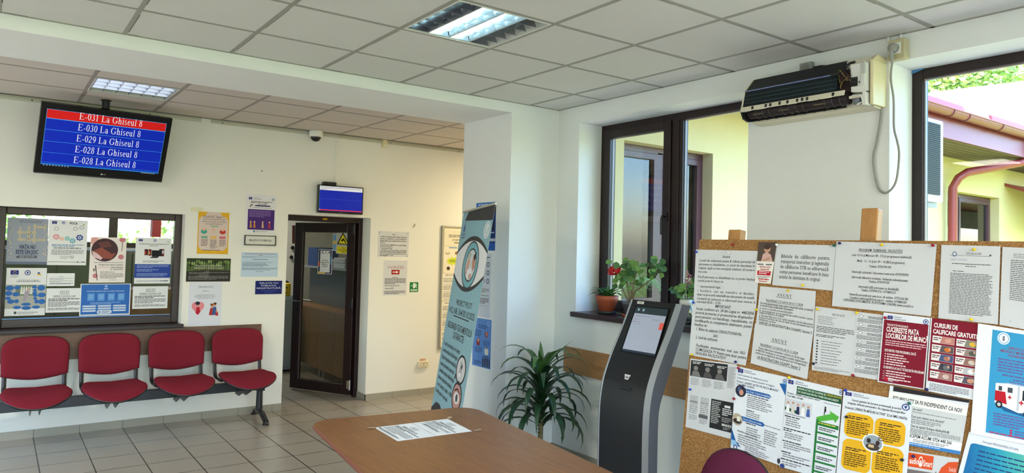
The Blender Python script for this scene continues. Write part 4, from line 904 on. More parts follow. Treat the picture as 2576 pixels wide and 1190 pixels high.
b.build('bloom', t)
# palm standing outside between the wing and the window
t = thing('garden_palm', (5.0, 4.35, -.22), 'small feathery palm outdoors, dimly seen through the left sill window', 'plant')
b = MB(); b.tube([(5.0, 4.35, -.22), (5.0, 4.35, 1.25)], .03, mat('bark', (92, 76, 58)), 10); b.build('trunk', t)
b = MB(); PALM = mat('palm_frond', (122, 156, 92), .6)
for k in range(9):
    a_ = k*.7; dd = V((math.cos(a_), math.sin(a_)*.6, 0)); p = V((5.0, 4.35, 1.25)); an = 1.1
    for i in range(12):
        p2 = p+(dd*math.cos(an)+Z_*math.sin(an))*.055; an -= .17
        sd_ = V((-dd.y, dd.x, 0)).normalized()
        for s in (-1, 1): b.face([p2, p2+sd_*s*.10+dd*.05-Z_*.04, p2+dd*.016], PALM)
        b.tube([p, p2], .003, PALM, 4, False); p = p2
b.build('fronds', t)
def catmull(P, k=6):
    o = []
    for i in range(len(P)-1):
        p0, p1, p2, p3 = P[max(i-1, 0)], P[i], P[i+1], P[min(i+2, len(P)-1)]
        for j in range(k):
            s = j/k; o.append(.5*((2*p1)+(p2-p0)*s+(2*p0-5*p1+4*p2-p3)*s*s+(3*p1-p0-3*p2+p3)*s**3))
    return o+[P[-1]]
# ------------------------------------------------------------------ stripped indoor air conditioner, socket, junction box
t = thing('indoor_air_conditioner', (3.8, 2.26, 2.49), 'opened indoor air conditioner with bare black coil high on the wall between the windows', 'air conditioner')
CO = mat('coil_black', (22, 26, 30), .5); CF = mat('coil_fin', (40, 54, 60), .35, .3); CW = mat('yellowed_plastic', (226, 220, 196), .5)
yl, yr = 2.635, 2.05
b = MB(); b.box((3.80, 1.895, 2.50), (XR, yl+.01, 2.765), CW); b.prism([(3.80, yl, 2.49), (XR, yl, 2.485), (XR, yl, 2.51), (3.80, yl, 2.508)], (0, 1.9-yl, 0), CW); b.build('back_housing', t, .004)
b = MB(); b.prism([(3.80, yl, 2.768), (3.835, yl, 2.77), (3.80, yl, 2.60), (3.69, yl, 2.583), (3.715, yl, 2.68)], (0, yr-yl, 0), CO)
for z in (2.60, 2.625, 2.65): b.box((3.689+.27*(z-2.583), yr, z), (3.70+.27*(z-2.583), yl, z+.003), mat('coil_tube_line', (74, 110, 118), .3, .6))
for k in range(90): y = yr+(yl-yr)*(k+.5)/90; b.prism([(3.6885, y, 2.584), (3.7135, y, 2.679), (3.716, y, 2.679), (3.69, y, 2.584)], (0, .0015, 0), CF)
b.build('coil', t)
b = MB(); b.tube([(3.714, yl, 2.681), (3.714, yr, 2.681)], .0055, mat('coil_edge', (120, 132, 168), .25, .7), 8); b.build('coil_edge', t)
b = MB(); b.prism([(3.80, yl, 2.768), (3.714, yl, 2.684), (3.69, yl, 2.583), (3.68, yl, 2.55), (3.70, yl, 2.55), (3.80, yl, 2.60)], (0, .012, 0), CW); b.build('end_plate', t)
b = MB(); b.prism([(3.684, 2.645, 2.580), (3.676, 2.645, 2.552), (3.684, 2.645, 2.552), (3.692, 2.645, 2.580)], (0, 2.0-2.645, 0), CW)
for y in (2.56, 2.47, 2.44, 2.38, 2.33, 2.27, 2.24, 2.21, 2.06): b.obox((3.679, y, 2.566), (Y_, Z_, X_), (-.006, -.009, -.003), (.006, .009, .003), BLACK)
for y in (2.6, 2.5, 2.3, 2.17, 2.1): b.box((3.672, y-.03, 2.549), (3.68, y+.03, 2.556), CW)
b.build('clip_rail', t)
b = MB(); b.prism([(3.80, yl, 2.60), (3.70, yl, 2.552), (3.76, yl, 2.60)], (0, yr-yl, 0), BLACK); b.prism([(3.80, yl, 2.508), (3.775, yl, 2.503), (3.79, yl, 2.58), (3.80, yl, 2.6)], (0, yr-yl, 0), mat('tray_black', (14, 13, 16), .6))
b.prism([(3.79, yl-.004, 2.505), (3.74, yl-.004, 2.497), (3.70, yl-.004, 2.51), (3.678, yl-.004, 2.55), (3.79, yl-.004, 2.56)], (0, .012, 0), BLACK)
for k in range(9): b.box((3.781, 2.1+k*.06, 2.502), (3.786, 2.112+k*.06, 2.508), CHROME)
b.build('drip_tray', t)
b = MB(); b.tube([(3.755, yl-.01, 2.55), (3.755, yr-.04, 2.55)], .036, mat('fan_brown', (38, 28, 30), .6), 18)
for k in range(14):
    if k not in (0, 4, 9, 10): b.lathe([(.037, 0), (.042, .003), (.037, .006)], (3.755, yl-.03-k*.043, 2.55), mat('fan_rib', (66, 54, 54), .5), 14, (0, 1, 0))
for k, l in ((0, .07), (4, .06), (9, .07)): b.obox((3.722, yl-.05-k*.043, 2.53), (Y_, Z_, X_), (-l, 0, 0), (0, .045, .01), mat('fan_tan', (112, 100, 72), .6))
b.build('fan_barrel', t)
b = MB(); b.prism([(3.725, 1.99, 2.72), (3.725, 1.905, 2.72), (3.725, 1.905, 2.56), (3.725, 1.985, 2.572)], (.07, 0, 0), WHITEP); b.box((3.722, 1.905, 2.495), (3.78, 1.925, 2.57), WHITEP); b.box((3.715, 1.908, 2.60), (3.726, 1.93, 2.66), mat('rating_label', (222, 224, 214), .6)); b.box((3.716, 1.908, 2.66), (3.726, 1.928, 2.725), mat('clear_sleeve', (196, 198, 186), .3)); b.build('control_box', t, .002)
b = MB(); b.box((3.722, 1.95, 2.60), (3.726, 1.985, 2.65), BLACK); b.box((3.7225, 1.938, 2.615), (3.726, 1.944, 2.623), BLACK)
for k in range(6): b.ball((3.72, 1.957+.011*(k % 3), 2.615+.02*(k//3)), .004, BLACKM, 5)
b.build('terminal_block', t)
b = MB(); b.lathe([(0, 0), (.022, 0), (.022, .035), (0, .035)], (3.74, 1.975, 2.525), mat('motor_grey', (120, 124, 132), .5), 18, (0, -1, 0)); b.tube([(3.72, 1.99, 2.545), (3.705, 1.96, 2.548), (3.71, 1.925, 2.545), (3.72, 1.92, 2.51), (3.72, 1.95, 2.50)], .004, WHITEP, 6); b.box((3.712, 1.925, 2.535), (3.73, 1.99, 2.548), CW); b.build('swing_motor', t)
b = MB(); rnd = random.Random(3)
for k in range(11):
    c = mat(('wire_black', 'wire_red', 'wire_black', 'wire_brown', 'wire_yellow')[k % 5], ((20, 18, 18), (96, 30, 34), (20, 18, 18), (70, 46, 36), (140, 124, 54))[k % 5], .5); r_ = rnd.random
    b.tube(catmull([V((3.725, 2.06-.02*r_(), 2.59+.1*r_())), V((3.70+.012*r_(), 2.045-.02*r_(), 2.60+.1*r_())), V((3.70+.01*r_(), 2.015-.02*r_(), 2.62+.1*r_())), V((3.72, 1.985, 2.61+.05*r_()))], 5), .0024, c, 6)
b.tube([(3.72, 2.10, 2.685), (3.70, 2.06, 2.672), (3.71, 2.02, 2.70), (3.74, 2.0, 2.735), (3.76, 1.985, 2.742)], .007, BLACK, 8); b.box((3.735, 1.992, 2.58), (3.79, 2.05, 2.70), mat('wire_cave', (44, 26, 26), .8)); b.build('wiring', t)
b = MB(); b.box((3.745, 1.878, 2.495), (XR, 1.896, 2.735), CREAM); b.prism([(3.745, 1.878, 2.735), (XR, 1.878, 2.735), (XR, 1.878, 2.765), (3.79, 1.878, 2.765)], (0, .018, 0), CREAM); b.build('side_cover', t, .004)
t = thing('junction_box', (XR, 2.33, 2.75), 'grey square junction box on the wall above the opened air conditioner', 'junction box')
b = MB(); b.box((XR-.035, 2.29, 2.765), (XR, 2.365, 2.825), GREYP); b.lathe([(0, 0), (.024, 0), (.026, .004), (0, .004)], (XR-.035, 2.33, 2.795), mat('box_lid', (128, 128, 120), .6), 20, (-1, 0, 0)); b.build('housing', t, .003)
b = MB(); b.tube([(XR-.012, 2.29, 2.792), (XR-.02, 2.24, 2.79), (XR-.03, 2.17, 2.772)], .005, BLACK, 8); b.build('cable', t)
t = thing('wall_socket', (XR-.03, 1.81, 2.73), 'cream surface socket box with a grey plug at the ceiling beside the right window', 'socket')
b = MB(); b.box((XR-.052, 1.762, 2.732), (XR, 1.848, 2.842), mat('aged_cream', (190, 182, 142), .5)); b.build('housing', t, .006)
b = MB(); b.box((XR-.056, 1.782, 2.762), (XR-.05, 1.842, 2.822), WHITEP); b.build('face_plate', t, .002)
b = MB(); b.tube([(XR-.01, 1.865, 2.842), (XR-.01, 1.866, 2.872)], .007, WHITEP, 8); b.tube([(XR-.01, 1.80, 2.842), (XR-.01, 1.80, 2.872)], .007, WHITEP, 8); b.build('conduit', t)
t = thing('power_cord', (XR-.06, 1.84, 2.03), 'long grey power cord looping from the air conditioner to the socket plug', 'cord')
CORD = mat('cord_grey', (150, 150, 140), .5)
pl_ = [P_RIGHT.at(p, o) for p, o in (((2209, 250), .01), ((2216, 262), .012), ((2215, 300), .012), ((2205, 360), .012), ((2198, 390), .012), ((2199, 425), .012), ((2208, 468), .012), ((2220, 484), .014), ((2236, 482), .016), ((2252, 462), .02), ((2259, 430), .02), ((2262, 385), .02), ((2257, 355), .02), ((2249, 320), .02), ((2248, 250), .025), ((2241, 195), .045), ((2247, 140), .065))]
b = MB(); b.tube(catmull(pl_), .0058, CORD, 8); b.build('cable', t)
b = MB(); b.lathe([(0, 0), (.023, 0), (.023, .03), (.014, .042), (0, .042)], (XR-.056, 1.812, 2.792), CORD, 20, (-1, 0, 0)); b.tube([(XR-.085, 1.812, 2.79), (XR-.08, 1.816, 2.755), tuple(P_RIGHT.at((2244, 165), .06))], [.013, .010, .006], CORD, 10); b.build('plug', t)
b = MB(); c0 = V((4.136, 1.862, 2.734)); b.prism([c0, c0+V((-.002, 0, -.022)), c0+V((-.002, -.02, -.016)), c0+V((-.002, -.06, -.005)), c0+V((-.002, -.07, .004)), c0+V((-.002, -.02, .001))], (-.002, 0, 0), mat('blue_film', (74, 130, 180), .3)); tag(b.build('tape'), 'torn scrap of blue film at the top corner of the right window frame', 'tape')
# ------------------------------------------------------------------ sockets and small wall things
t = thing('wall_socket', (4.045, YW, .3), 'cream double socket low on the rear wall below the exit sign', 'socket')
b = MB(); b.box((3.978, YW-.03, .308), (4.113, YW, .376), mat('aged_white', (226, 216, 186), .45)); b.build('housing', t, .005)
for x in (4.022, 4.069):
    b = MB(); b.lathe([(.024, 0), (.021, .001), (.02, -.008), (0, -.008)], (x, YW-.031, .342), mat('socket_well', (150, 140, 118), .5), 22, (0, -1, 0))
    for s in (-.008, .008): b.lathe([(0, .0), (.003, 0), (.003, .001), (0, .001)], (x+s, YW-.0235, .342), BLACK, 8, (0, -1, 0))
    b.build('socket_well', t)
sheet('voltage_label', wq(4.0, .405, 4.09, .379), [T(.5, .8, .9, '220 V', (176, 40, 40), 'c', .7, .02), R(.02, .04, .96, .05, (190, 70, 60)), R(.02, .9, .96, .05, (190, 70, 60))], 'small red 220 V label above the double socket', 'label', None, (222, 204, 172))
b = MB(); b.prism([(3.855, YW-.001, 1.89), (3.885, YW-.001, 1.90), (3.9, YW-.001, 1.925), (3.895, YW-.001, 1.945), (3.875, YW-.001, 1.935), (3.87, YW-.001, 1.915)], (0, .001, 0), mat('plaster_patch', (176, 170, 150), .9)); tag(b.build('plaster_patch'), 'small grey chipped plaster patch above the white announcement on the rear wall', 'patch')
b = MB(); p = P_BACK.at((659, 430)); b.lathe([(0, .002), (.005, .002), (.006, 0)], p, BLACK, 10, (0, -1, 0)); tag(b.build('wall_plug'), 'tiny black wall plug hole between the queue screen and the monitor', 'wall plug')
# ------------------------------------------------------------------ visitor chair
t = thing('chair', (2.4, 1.9, 0), 'plum padded chair in front of the cork board, only its back showing', 'chair')
cd_ = V((.17, -.985, 0)); cn = V((-.985, -.17, 0)); c0 = V((2.575, 1.872, 0))
fm = lambda x, z, o: c0+cd_*x+cn*(o-.05*(x/.24)**2-(z-.55)*.14)+Z_*z
b = MB(); pad(b, back_outline(.175, .46, .49, .60, .850, .92), fm, .04, FABRIC2, .016, BLACK); b.build('backrest', t)
fs2 = lambda x, y, o: c0+cd_*x+cn*(.27-y)+Z_*(.44+.02*(x/.24)**2-.04*max(0, (-y-.05)/.18)**2+o)
b = MB(); pad(b, seat_outline(.235, -.24, .20), fs2, .04, FABRIC2, .016, BLACK); b.build('seat', t)
for sx in (-1, 1):
    b = MB(); b.tube([c0+cd_*sx*.2+cn*.02+Z_*.62, c0+cd_*sx*.2+cn*.06+Z_*.44, c0+cd_*sx*.215+cn*.42+Z_*.43], .012, BLACKM, 10); b.build('side_rail', t)
    for k, dd in ((.1, -.02), (.40, .46)): b = MB(); b.tube([c0+cd_*sx*.2+cn*k+Z_*.435, c0+cd_*sx*.235+cn*dd+Z_*.0], .012, BLACKM, 10); b.build('leg', t)
# ------------------------------------------------------------------ cork notice board on posts
by, bl = math.radians(-88), math.radians(6.7)
E1 = V((math.cos(by), math.sin(by), 0)); BN = V((math.sin(by), -math.cos(by), 0)); DN = -Z_*math.cos(bl)+BN*math.sin(bl); NB = DN.cross(E1)
B0 = V((2.671, 2.133, .065))*1.163+Z_*1.68; PB = Plane(B0, NB)
t = thing('notice_board', B0+E1*.8-Z_*B0.z, 'freestanding cork notice board covered with pinned papers before the right window', 'notice board')
b = MB(); b.obox(B0, (E1, DN, NB), (0, -.004, -.022), (1.75, 1.42, -.0006), CORK); b.build('cork_panel', t, .0015)
b = MB(); b.obox(B0, (E1, DN, NB), (-.002, -.006, -.03), (1.752, 1.422, -.0225), mat('fibreboard', (104, 76, 52), .8)); b.build('backing', t)
POST = wood('pine_post', (150, 102, 50), (174, 124, 66), (192, 144, 86), (20, 20, 2), .45)
for x, up in ((.19, .062), (.872, .155)):
    b = MB(); b.obox(B0, (E1, DN, NB), (x-.036, -up, -.085), (x+.036, 1.70, -.031), POST); b.build('post', t, .006)
    b = MB(); f0 = B0+E1*x+DN*1.70-NB*.06; b.obox(V((f0.x, f0.y, 0)), (E1, V((1, 0, 0)), Z_), (-.036, -.10, 0), (.036, .40, .07), POST); b.build('foot', t, .006)
def bp(name, pts, items, label, base=None, lift=.002, cat='notice'):
    base = base or ((226, 230, 238) if cat == 'poster' else (208, 210, 214))
    return sheet(name, pq(PB, pts), items, label, cat, 'papers pinned on the cork board', base, lift)
c6 = lambda x, y: (1720+x*.3026, 560+y*.3025); c7 = lambda x, y: (2080+x*.2857, 580+y*.2857); c8 = lambda x, y: (1720+x*.2605, 880+y*.2605); cR = lambda x, y: (2140+x*.2604, 880+y*.2605)
WH = (236, 238, 240)
ROMAN = True
bp('notice', [c6(105, 225), c6(640, 237), (1903, 775), (1745.5, 763)], [T(.5, .14, .062, 'Anunt', INK, 'c', .12, .015)]+
   [T(.06, y, .062, s, INK, 'l', w, b_) for y, s, w, b_ in ((.22, 'Cardul de carburant poate fi ridicat personal de', .88, .008), (.29, 'persoana cu dizabilitate, cu actul de identitate în', .88, .008), (.36, 'original, după ce este anunțată telefonic că acesta a', .88, .008), (.43, 'fost emis.', .15, 0), (.525, 'Dacă persoana cu dizabilitate nu se poate deplasa', .9, .006), (.595, 'cardul poate fi ridicat de:', .42, 0), (.70, '•  reprezentantul legal,', .38, 0), (.78, '•  însoțitor,  sau  un  membru  al  familiei,', .9, 0), (.85, '   doar cu procură notarială sau document de tutelă.', .91, .014), (.925, 'Cardurile de carburant se eliberează doar vinerea, în', .93, .004), (.985, 'intervalul 08:30 – 13:30.', .4, .008))], 'white typed sheet about the fuel card, top left corner of the cork board', lift=.003)
bp('notice', [(1745, 761), (1903, 773), c6(520, 1190), c6(48, 1100)], [T(.5, .065, .075, 'IMPORTANT', INK, 'c', .25, .015)]+
   [T(x, y, .075, s, INK, 'l', w, .012) for x, y, s, w in ((.06, .135, 'Anual, conform art. 24 din Legea nr. 448/2006', .93), (.06, .21, 'privind protectia si promovarea drepturilor', .93), (.06, .285, 'persoanelor cu handicap, republicata, cu', .93), (.06, .36, 'modificarile si completarie ulterioare, puteti', .93), (.06, .435, 'beneficia de:', .22), (.1, .515, '1. Bilete de calatorie CFR/AUTO/NAVAL', .76), (.4, .60, 'SAU', .08), (.1, .67, '2. Card de carburant', .38), (.12, .82, 'Facilitatile  enumerate  mai  sus  NU', .84), (.12, .895, 'CUMULEAZA !!!! Puteti opta doar pentru', .87), (.12, .965, 'SINGURA FACILITATE!!!!', .54))], 'white sheet headed IMPORTANT hanging below the fuel card notice', lift=.0045)
ROMAN = False
bp('leaflet', [c6(632, 163), c6(785, 165), c6(730, 512), c6(597, 500)], [R(0, 0, 1, .47, (84, 70, 62)), EL(.52, .17, .17, .09, (196, 150, 124), 1), EL(.5, .11, .18, .07, (70, 52, 44), 2), PG([(.25, .47), (.3, .3), (.5, .24), (.75, .3), (.92, .47)], (206, 168, 160), 1), PG([(.3, .44), (.7, .36), (.75, .42), (.4, .47)], (188, 144, 120), 2), R(.06, .53, .35, .03, (110, 110, 110), 1), R(.55, .53, .35, .03, (110, 110, 110), 1),
   T(.52, .625, .055, 'BUTONUL ROȘU', (184, 30, 40), 'c', .62, .015), T(.52, .68, .055, 'Salvează Vieți', (184, 30, 40), 'c', .5, .015), R(.1, .70, .8, .105, (190, 24, 44), 1), GK(.2, .715, .6, 2, .04, (240, 210, 210), .5, .8, 5), GK(.12, .83, .78, 2, .03, GREY, .5, .8, 8), GK(.2, .89, .64, 1, .05, (190, 40, 50), .5, 1, 5), GK(.25, .945, .5, 1, .03, (190, 40, 50), .6, 1, 4)], 'small narrow leaflet with a photo of a woman, between the two upper left notices', (234, 228, 222), .0065, 'leaflet')
ROMAN = True
bp('notice', [c6(775, 178), c6(1270, 190), c6(1242, 567), c6(738, 520)], [T(.11, y, .12, s, INK, 'l', w) for y, s, w in ((.33, 'Biletele  de  călătorie  pentru', .80), (.455, 'transportul interurban și legitimația', .80), (.58, 'de călătorie STB se eliberează', .80), (.70, 'numai persoanei beneficiare în baza', .81), (.82, 'actului de identitate în original', .68))], 'white landscape notice about travel tickets with large print, top of the cork board', lift=.003)
anunt = lambda t1, t2, n: [TS(.46, t1, .075, 'ANUNT', INK, 'c', .27), R(.32, t1+.015, .28, .008, INK), T(.47, t2, .075, 'ÎNCEPÂND CU DATA DE 01.11.2024', INK, 'c', .66, .012), R(.14, t2+.012, .66, .006, INK)]
bp('notice', [c6(640, 530), c6(1102, 570), c6(1078, 945), c6(603, 845)], anunt(.215, .37, 6)+[T(.04, .455, .075, 'Decontul abonamentului lunar pentru transportul urban cu metroul', INK, 'l', .93, .014), T(.04, .515, .075, 'se acordă în baza următoarelor documente:', INK, 'l', .6, .014), T(.04, .585, .07, 'a)  cererea și declarația persoanei îndreptățite;', INK, 'l', .6), T(.04, .65, .07, 'b)  abonamentul lunar care are tipărită data validării acestuia, cupoane', INK, 'l', .94), T(.04, .70, .07, '     magnetică față/verso în original;', INK, 'l', .45, .006), T(.04, .77, .07, 'c)  fotocopie față/ verso de pe cardul contactless reîncărcabil nominal,', INK, 'l', .95), T(.04, .825, .07, '     însoțit de bonul fiscal din care să reiasă că este abonament lunar cu', INK, 'l', .95), T(.04, .88, .07, '     valabilitatea acestuia.', INK, 'l', .32), T(.06, .965, .085, 'DEPUSE LA REGISTRATURA DGASPC Sector 2', INK, 'l', .92, .014), R(.06, .975, .92, .006, INK)], 'white sheet headed ANUNT about the metro pass, upper of two ANUNT sheets', lift=.003)
bp('notice', [(1901, 814), (2047, 841.5), c8(1198, 285), c8(652, 130)], anunt(.34, .51, 4)+[T(.12, .60, .075, '   Pentru eliberarea rovinietelor conform art.28 din legea', INK, 'l', .8, .004), T(.07, .665, .075, 'nr.448/2006, beneficiarii se vor prezenta cu actele originale pentru', INK, 'l', .9, .004), T(.07, .73, .075, 'certificarea cu originalul de către funcționarul care le înregistrează', INK, 'l', .88, .004), T(.11, .835, .1, 'LA REGISTRATURA DGASPC Sector 2', INK, 'l', .76, .014), R(.11, .848, .76, .007, INK)], 'white sheet headed ANUNT about road vignettes, lower of two ANUNT sheets', lift=.0055)
bp('notice', [c7(90, 97), c7(972, 122), c7(920, 757), c7(50, 665)], [T(.47, .135, .052, 'PROGRAM  ELIBERARE  FACILITĂȚI', INK, 'c', .44, .012), R(.25, .142, .44, .005, INK)]+
   [T(.48, y, .05, s, INK, 'c', w, .012) for y, s, w in ((.215, 'Luni: 12-16 și Miercuri: 09 - 13 (cu programare telefonică)', .6), (.30, 'Marți:  12 - 16 și Joi: 09 – 14 (fără programare)', .48), (.375, 'Telefon: 0770.799.709', .22), (.47, 'Informații carburant / decontare metrorex: 0770799709', .57), (.55, 'Informații eliberare rovinieta / dobanda subventionata:', .57), (.60, 'Telefon: 0770799709', .21), (.685, 'Informații plăți persoane cu dizabilități:', .41), (.735, 'Telefon: 0729941376 / 0770801273', .35), (.81, 'Asistenții personali pot suna la nr. de telefon  0770.256.341', .6), (.86, 'Consiliere psihologică/Grup suport - telefon: 0770800187', .58), (.905, 'DEPUNERE DOCUMENTE: PLATFORMA ONLINE www.social2.ro', .71))], 'large white landscape schedule PROGRAM ELIBERARE FACILITATI at the board top', lift=.0045)
letter = lambda: [EL(.24, .12, .04, .035, (110, 128, 160)), EL(.24, .12, .025, .022, (206, 210, 220), 1), R(.16, .135, .7, .004, (90, 96, 110)), GK(.44, .095, .26, 2, .017, GREY, .5, 1, 5), PG([(.83, .11), (.87, .12), (.83, .135)], INK), T(.18, .205, .03, '203219 / 17.03.2025', (160, 168, 190), 'l', .28), GK(.2, .245, .66, 1, .02, INK, .4, 1, 14), GK(.43, .275, .18, 1, .018, INK, .4, 1, 3), GK(.22, .345, .19, 1, .018, INK, .4, 1, 2), GK(.18, .375, .72, 27, .0205, (96, 96, 102), .4, .8, 13, .1)]
bp('letter', [c7(1013, 127), c7(1532, 140), c7(1510, 828), c7(985, 772)], letter(), 'white official letter with a small crest, right of the large schedule', cat='letter', lift=.003)
bp('letter', [c7(1550, 145), (2668, 628), (2664, 845), c7(1523, 830)], [GK(.2, .08, .7, 3, .022, GREY, .4, .9, 12), GK(.16, .16, .74, 22, .0235, (96, 96, 102), .4, .7, 13, .25), R(.17, .93, .03, .004, INK)], 'white typed letter cut by the right photo edge at the board top', cat='letter', lift=.003)
form = [GK(.42, .08, .3, 2, .018, GREY, .5, 1, 4), GK(.08, .14, .5, 5, .028, (130, 130, 134), .3, .8, 8, .4), GK(.06, .3, .9, 4, .026, (80, 80, 84), .4, .8, 10), GK(.06, .43, .7, 2, .022, INK, .4, .6, 8)]
for k in range(9): form += [EL(.1, .53+k*.043, .025, .012, (70, 70, 76)), GK(.2, .525+k*.043, .5-.05*(k % 3), 1, .02, (100, 100, 104), .4, 1, 6)]
form += [R(.24, .925, .3, .003, GREY), GK(.06, .94, .85, 2, .02, GREY, .4, .7, 10)]
bp('form', [c6(1098, 697), c7(268, 715), c8(1645, 262), c8(1240, 195)], form, 'white form with a column of tiny pictograms below the travel ticket notice', cat='form', lift=.0025)
f2 = []
for k in range(7): f2 += [EL(.18, .06+k*.13, .07, .022, (150, 150, 156)), EL(.18, .06+k*.13, .05, .014, WH, 1), GK(.4, .05+k*.13, .58, 2, .02, (80, 80, 84), .45, .8, 7), GK(.06, .10+k*.13, .92, 3, .021, (96, 96, 100), .4, .8, 12)]
bp('form', [(2155, 784), (2234, 794), (2220, 958), (2146, 946)], f2, 'white typed sheet half hidden behind the left dark red poster', cat='form', lift=.0035)
ROMAN = False
RED = (128, 20, 44)
bp('poster', [c7(507, 722), c7(918, 770), cR(718, 385), cR(268, 310)], EU(.1, .035, .115, .05)+[T(.24, .055, .03, 'Cofinanțat de', NAVY, 'l', .17), T(.24, .085, .03, 'Uniunea Europeană', NAVY, 'l', .26)]+SEAL(.92, .065, .055, .036)+[R(.03, .10, .95, .885, RED), T(.11, .18, .04, 'ÎNSCRIE-TE ÎN PROGRAM ȘI', (235, 222, 222), 'l', .45, .02), T(.1, .265, .1, 'CUCEREȘTE PIAȚA', (245, 240, 240), 'l', .7, .03), T(.1, .355, .1, 'LOCURILOR DE MUNCĂ', (245, 240, 240), 'l', .9, .03), GK(.1, .385, .86, 3, .03, (226, 190, 196), .45, .9, 12), T(.1, .55, .05, 'ESTE PENTRU TINE PROGRAMUL DACĂ:', (240, 232, 232), 'l', .68, .02)]+
   sum([[PG([(.11, .575+k*.035), (.145, .585+k*.035), (.11, .595+k*.035)], (245, 240, 240), 1), GK(.16, .577+k*.035, .36+.06*(k % 3), 1, .028, (235, 215, 218), .55, 1, 6)] for k in range(5)], [])+[T(.1, .79, .05, 'CE BENEFICII AI DACĂ TE ÎNSCRII ÎN PROGRAM?', (240, 232, 232), 'l', .87, .02)]+
   sum([[PG([(.1, .82+k*.035), (.115, .835+k*.035), (.16, .805+k*.035), (.115, .842+k*.035)], (245, 240, 240), 1), GK(.17, .815+k*.035, .42+.12*(k % 2), 1, .028, (235, 215, 218), .55, 1, 7)] for k in range(4)], [])+[R(.15, .915, .07, .045, (200, 30, 60), 1), T(.235, .93, .022, 'ROMA', (245, 240, 240), 'l', .1, .02), T(.235, .948, .022, 'EDUCATION', (245, 240, 240), 'l', .22, .02), T(.235, .966, .022, 'FUND', (245, 240, 240), 'l', .1, .02)], 'dark red poster CUCERESTE PIATA LOCURILOR DE MUNCA with white text lines', lift=.0075, cat='poster')
its = [R(.03, .0, .97, .86, RED), T(.08, .12, .085, 'CURSURI DE', (245, 240, 240), 'l', .5, .03), T(.07, .205, .085, 'CALIFICARE GRATUITE', (245, 240, 240), 'l', .93, .03)]
for k in range(5):
    for j in range(2):
        x, y = .07+j*.5, .235+k*.12; its += [R(x, y, .46, .095, (232, 226, 226), 1), GK(x+.02, y+.02, .16, 2, .025, (90, 60, 66), .5, .7, 2), PG([(x+.2, y+.002), (x+.455, y+.002), (x+.455, y+.092), (x+.16, y+.092)], ((196, 132, 122), (132, 132, 120), (96, 84, 88), (150, 134, 128), (72, 88, 132), (150, 112, 104), (64, 62, 74), (186, 190, 196), (168, 120, 116), (92, 86, 100))[k*2+j], 2), EL(x+.33, y+.05, .07, .03, ((214, 160, 150), (226, 180, 60), (206, 116, 50), (88, 92, 84), (180, 120, 100), (210, 196, 186), (110, 112, 120), (236, 236, 236), (210, 190, 186), (206, 150, 120))[k*2+j], 3), EL(x+.37, y+.035, .02, .018, (214, 170, 146), 4)]
its += [GK(.08, .885, .8, 5, .02, (120, 120, 130), .4, .7, 12)]
bp('poster', [c7(922, 770), (2465, 815), cR(1205, 487), cR(730, 395)], its, 'dark red poster CURSURI DE CALIFICARE GRATUITE with ten small photos', lift=.006, cat='poster')
BL = (30, 96, 166)
tri = lambda p, c: PG(p, c)
bp('poster', [c8(518, 158), c8(1005, 265), c8(930, 1115), c8(460, 942)], EU(.035, .02, .11, .05)+[T(.16, .035, .022, 'Cofinanțat de', NAVY, 'l', .16), T(.16, .056, .022, 'Uniunea Europeană', NAVY, 'l', .24)]+SEAL(.97, .055, .04, .028)+[T(.03, .105, .03, 'Cursuri gratuite de calificare și servicii', NAVY, 'l', .62), T(.03, .145, .03, 'integrate pentru creșterea șanselor de angajare', NAVY, 'l', .76), T(.03, .19, .034, 'Proiect: „AGENT ACTIV PE PIAȚA MUNCII”', NAVY, 'l', .84, .012), T(.03, .225, .034, 'Cod SMIS: 333970', NAVY, 'l', .36, .012), PG([(.87, .09), (1, .08), (1, .21)], BL), PG([(.90, .08), (1, .06), (1, .085)], (120, 180, 220), 1),
   PG([(.15, .245), (.70, .245), (.745, .27), (.70, .295), (.15, .295)], BL), T(.23, .282, .034, 'Grup Țintă / Criterii de eligibilitate', (236, 240, 248), 'l', .5), EL(.125, .29, .11, .072, (40, 44, 66), 1), EL(.14, .305, .045, .035, (206, 150, 130), 2), EL(.09, .27, .03, .03, (82, 96, 130), 2), GK(.27, .31, .42, 1, .02, INK, .5, 1, 5), GK(.27, .335, .6, 6, .023, GREY, .45, .7, 9, .4), GK(.27, .49, .16, 1, .02, INK, .5, 1, 2), GK(.27, .515, .4, 4, .023, GREY, .45, .7, 8, .4), GK(.27, .605, .7, 2, .02, GREY, .45, .4, 12),
   PG([(.12, .585), (.62, .585), (.665, .61), (.62, .635), (.12, .635)], BL), T(.22, .622, .034, 'Cursuri oferite prin proiect', (236, 240, 248), 'l', .38), EL(.1, .64, .11, .072, (180, 168, 150), 1), EL(.1, .66, .085, .03, (52, 44, 44), 2), R(.09, .60, .07, .06, (226, 222, 206), 2), GK(.28, .645, .2, 1, .022, INK, .5, 1, 3), GK(.3, .69, .3, 5, .026, GREY, .45, .8, 5, .3), GK(.66, .66, .3, 7, .025, GREY, .45, .8, 5, .3), T(.12, .78, .03, 'Beneficii pentru cursanți', INK, 'l', .4, .01), GK(.14, .805, .6, 5, .026, GREY, .45, .7, 9, .25), PG([(0, .77), (.1, .9), (0, .9)], BL), PG([(0, .9), (.1, .9), (.13, .95), (.0, .97)], (150, 196, 232)), PG([(.1, .9), (.22, .955), (.15, .955)], BL, 1)]+SEAL(.1, .975, .045, .028)[:1]+[EL(.1, .975, .025, .016, (220, 224, 236), 1), GK(.3, .93, .5, 4, .022, GREY, .45, .6, 7, .3)]+[EL(.985, .955, .03, .03, (60, 60, 70))], 'white and blue poster AGENT ACTIV PE PIATA MUNCII with two round photos', lift=.0055, cat='poster')
GR = (36, 120, 58)
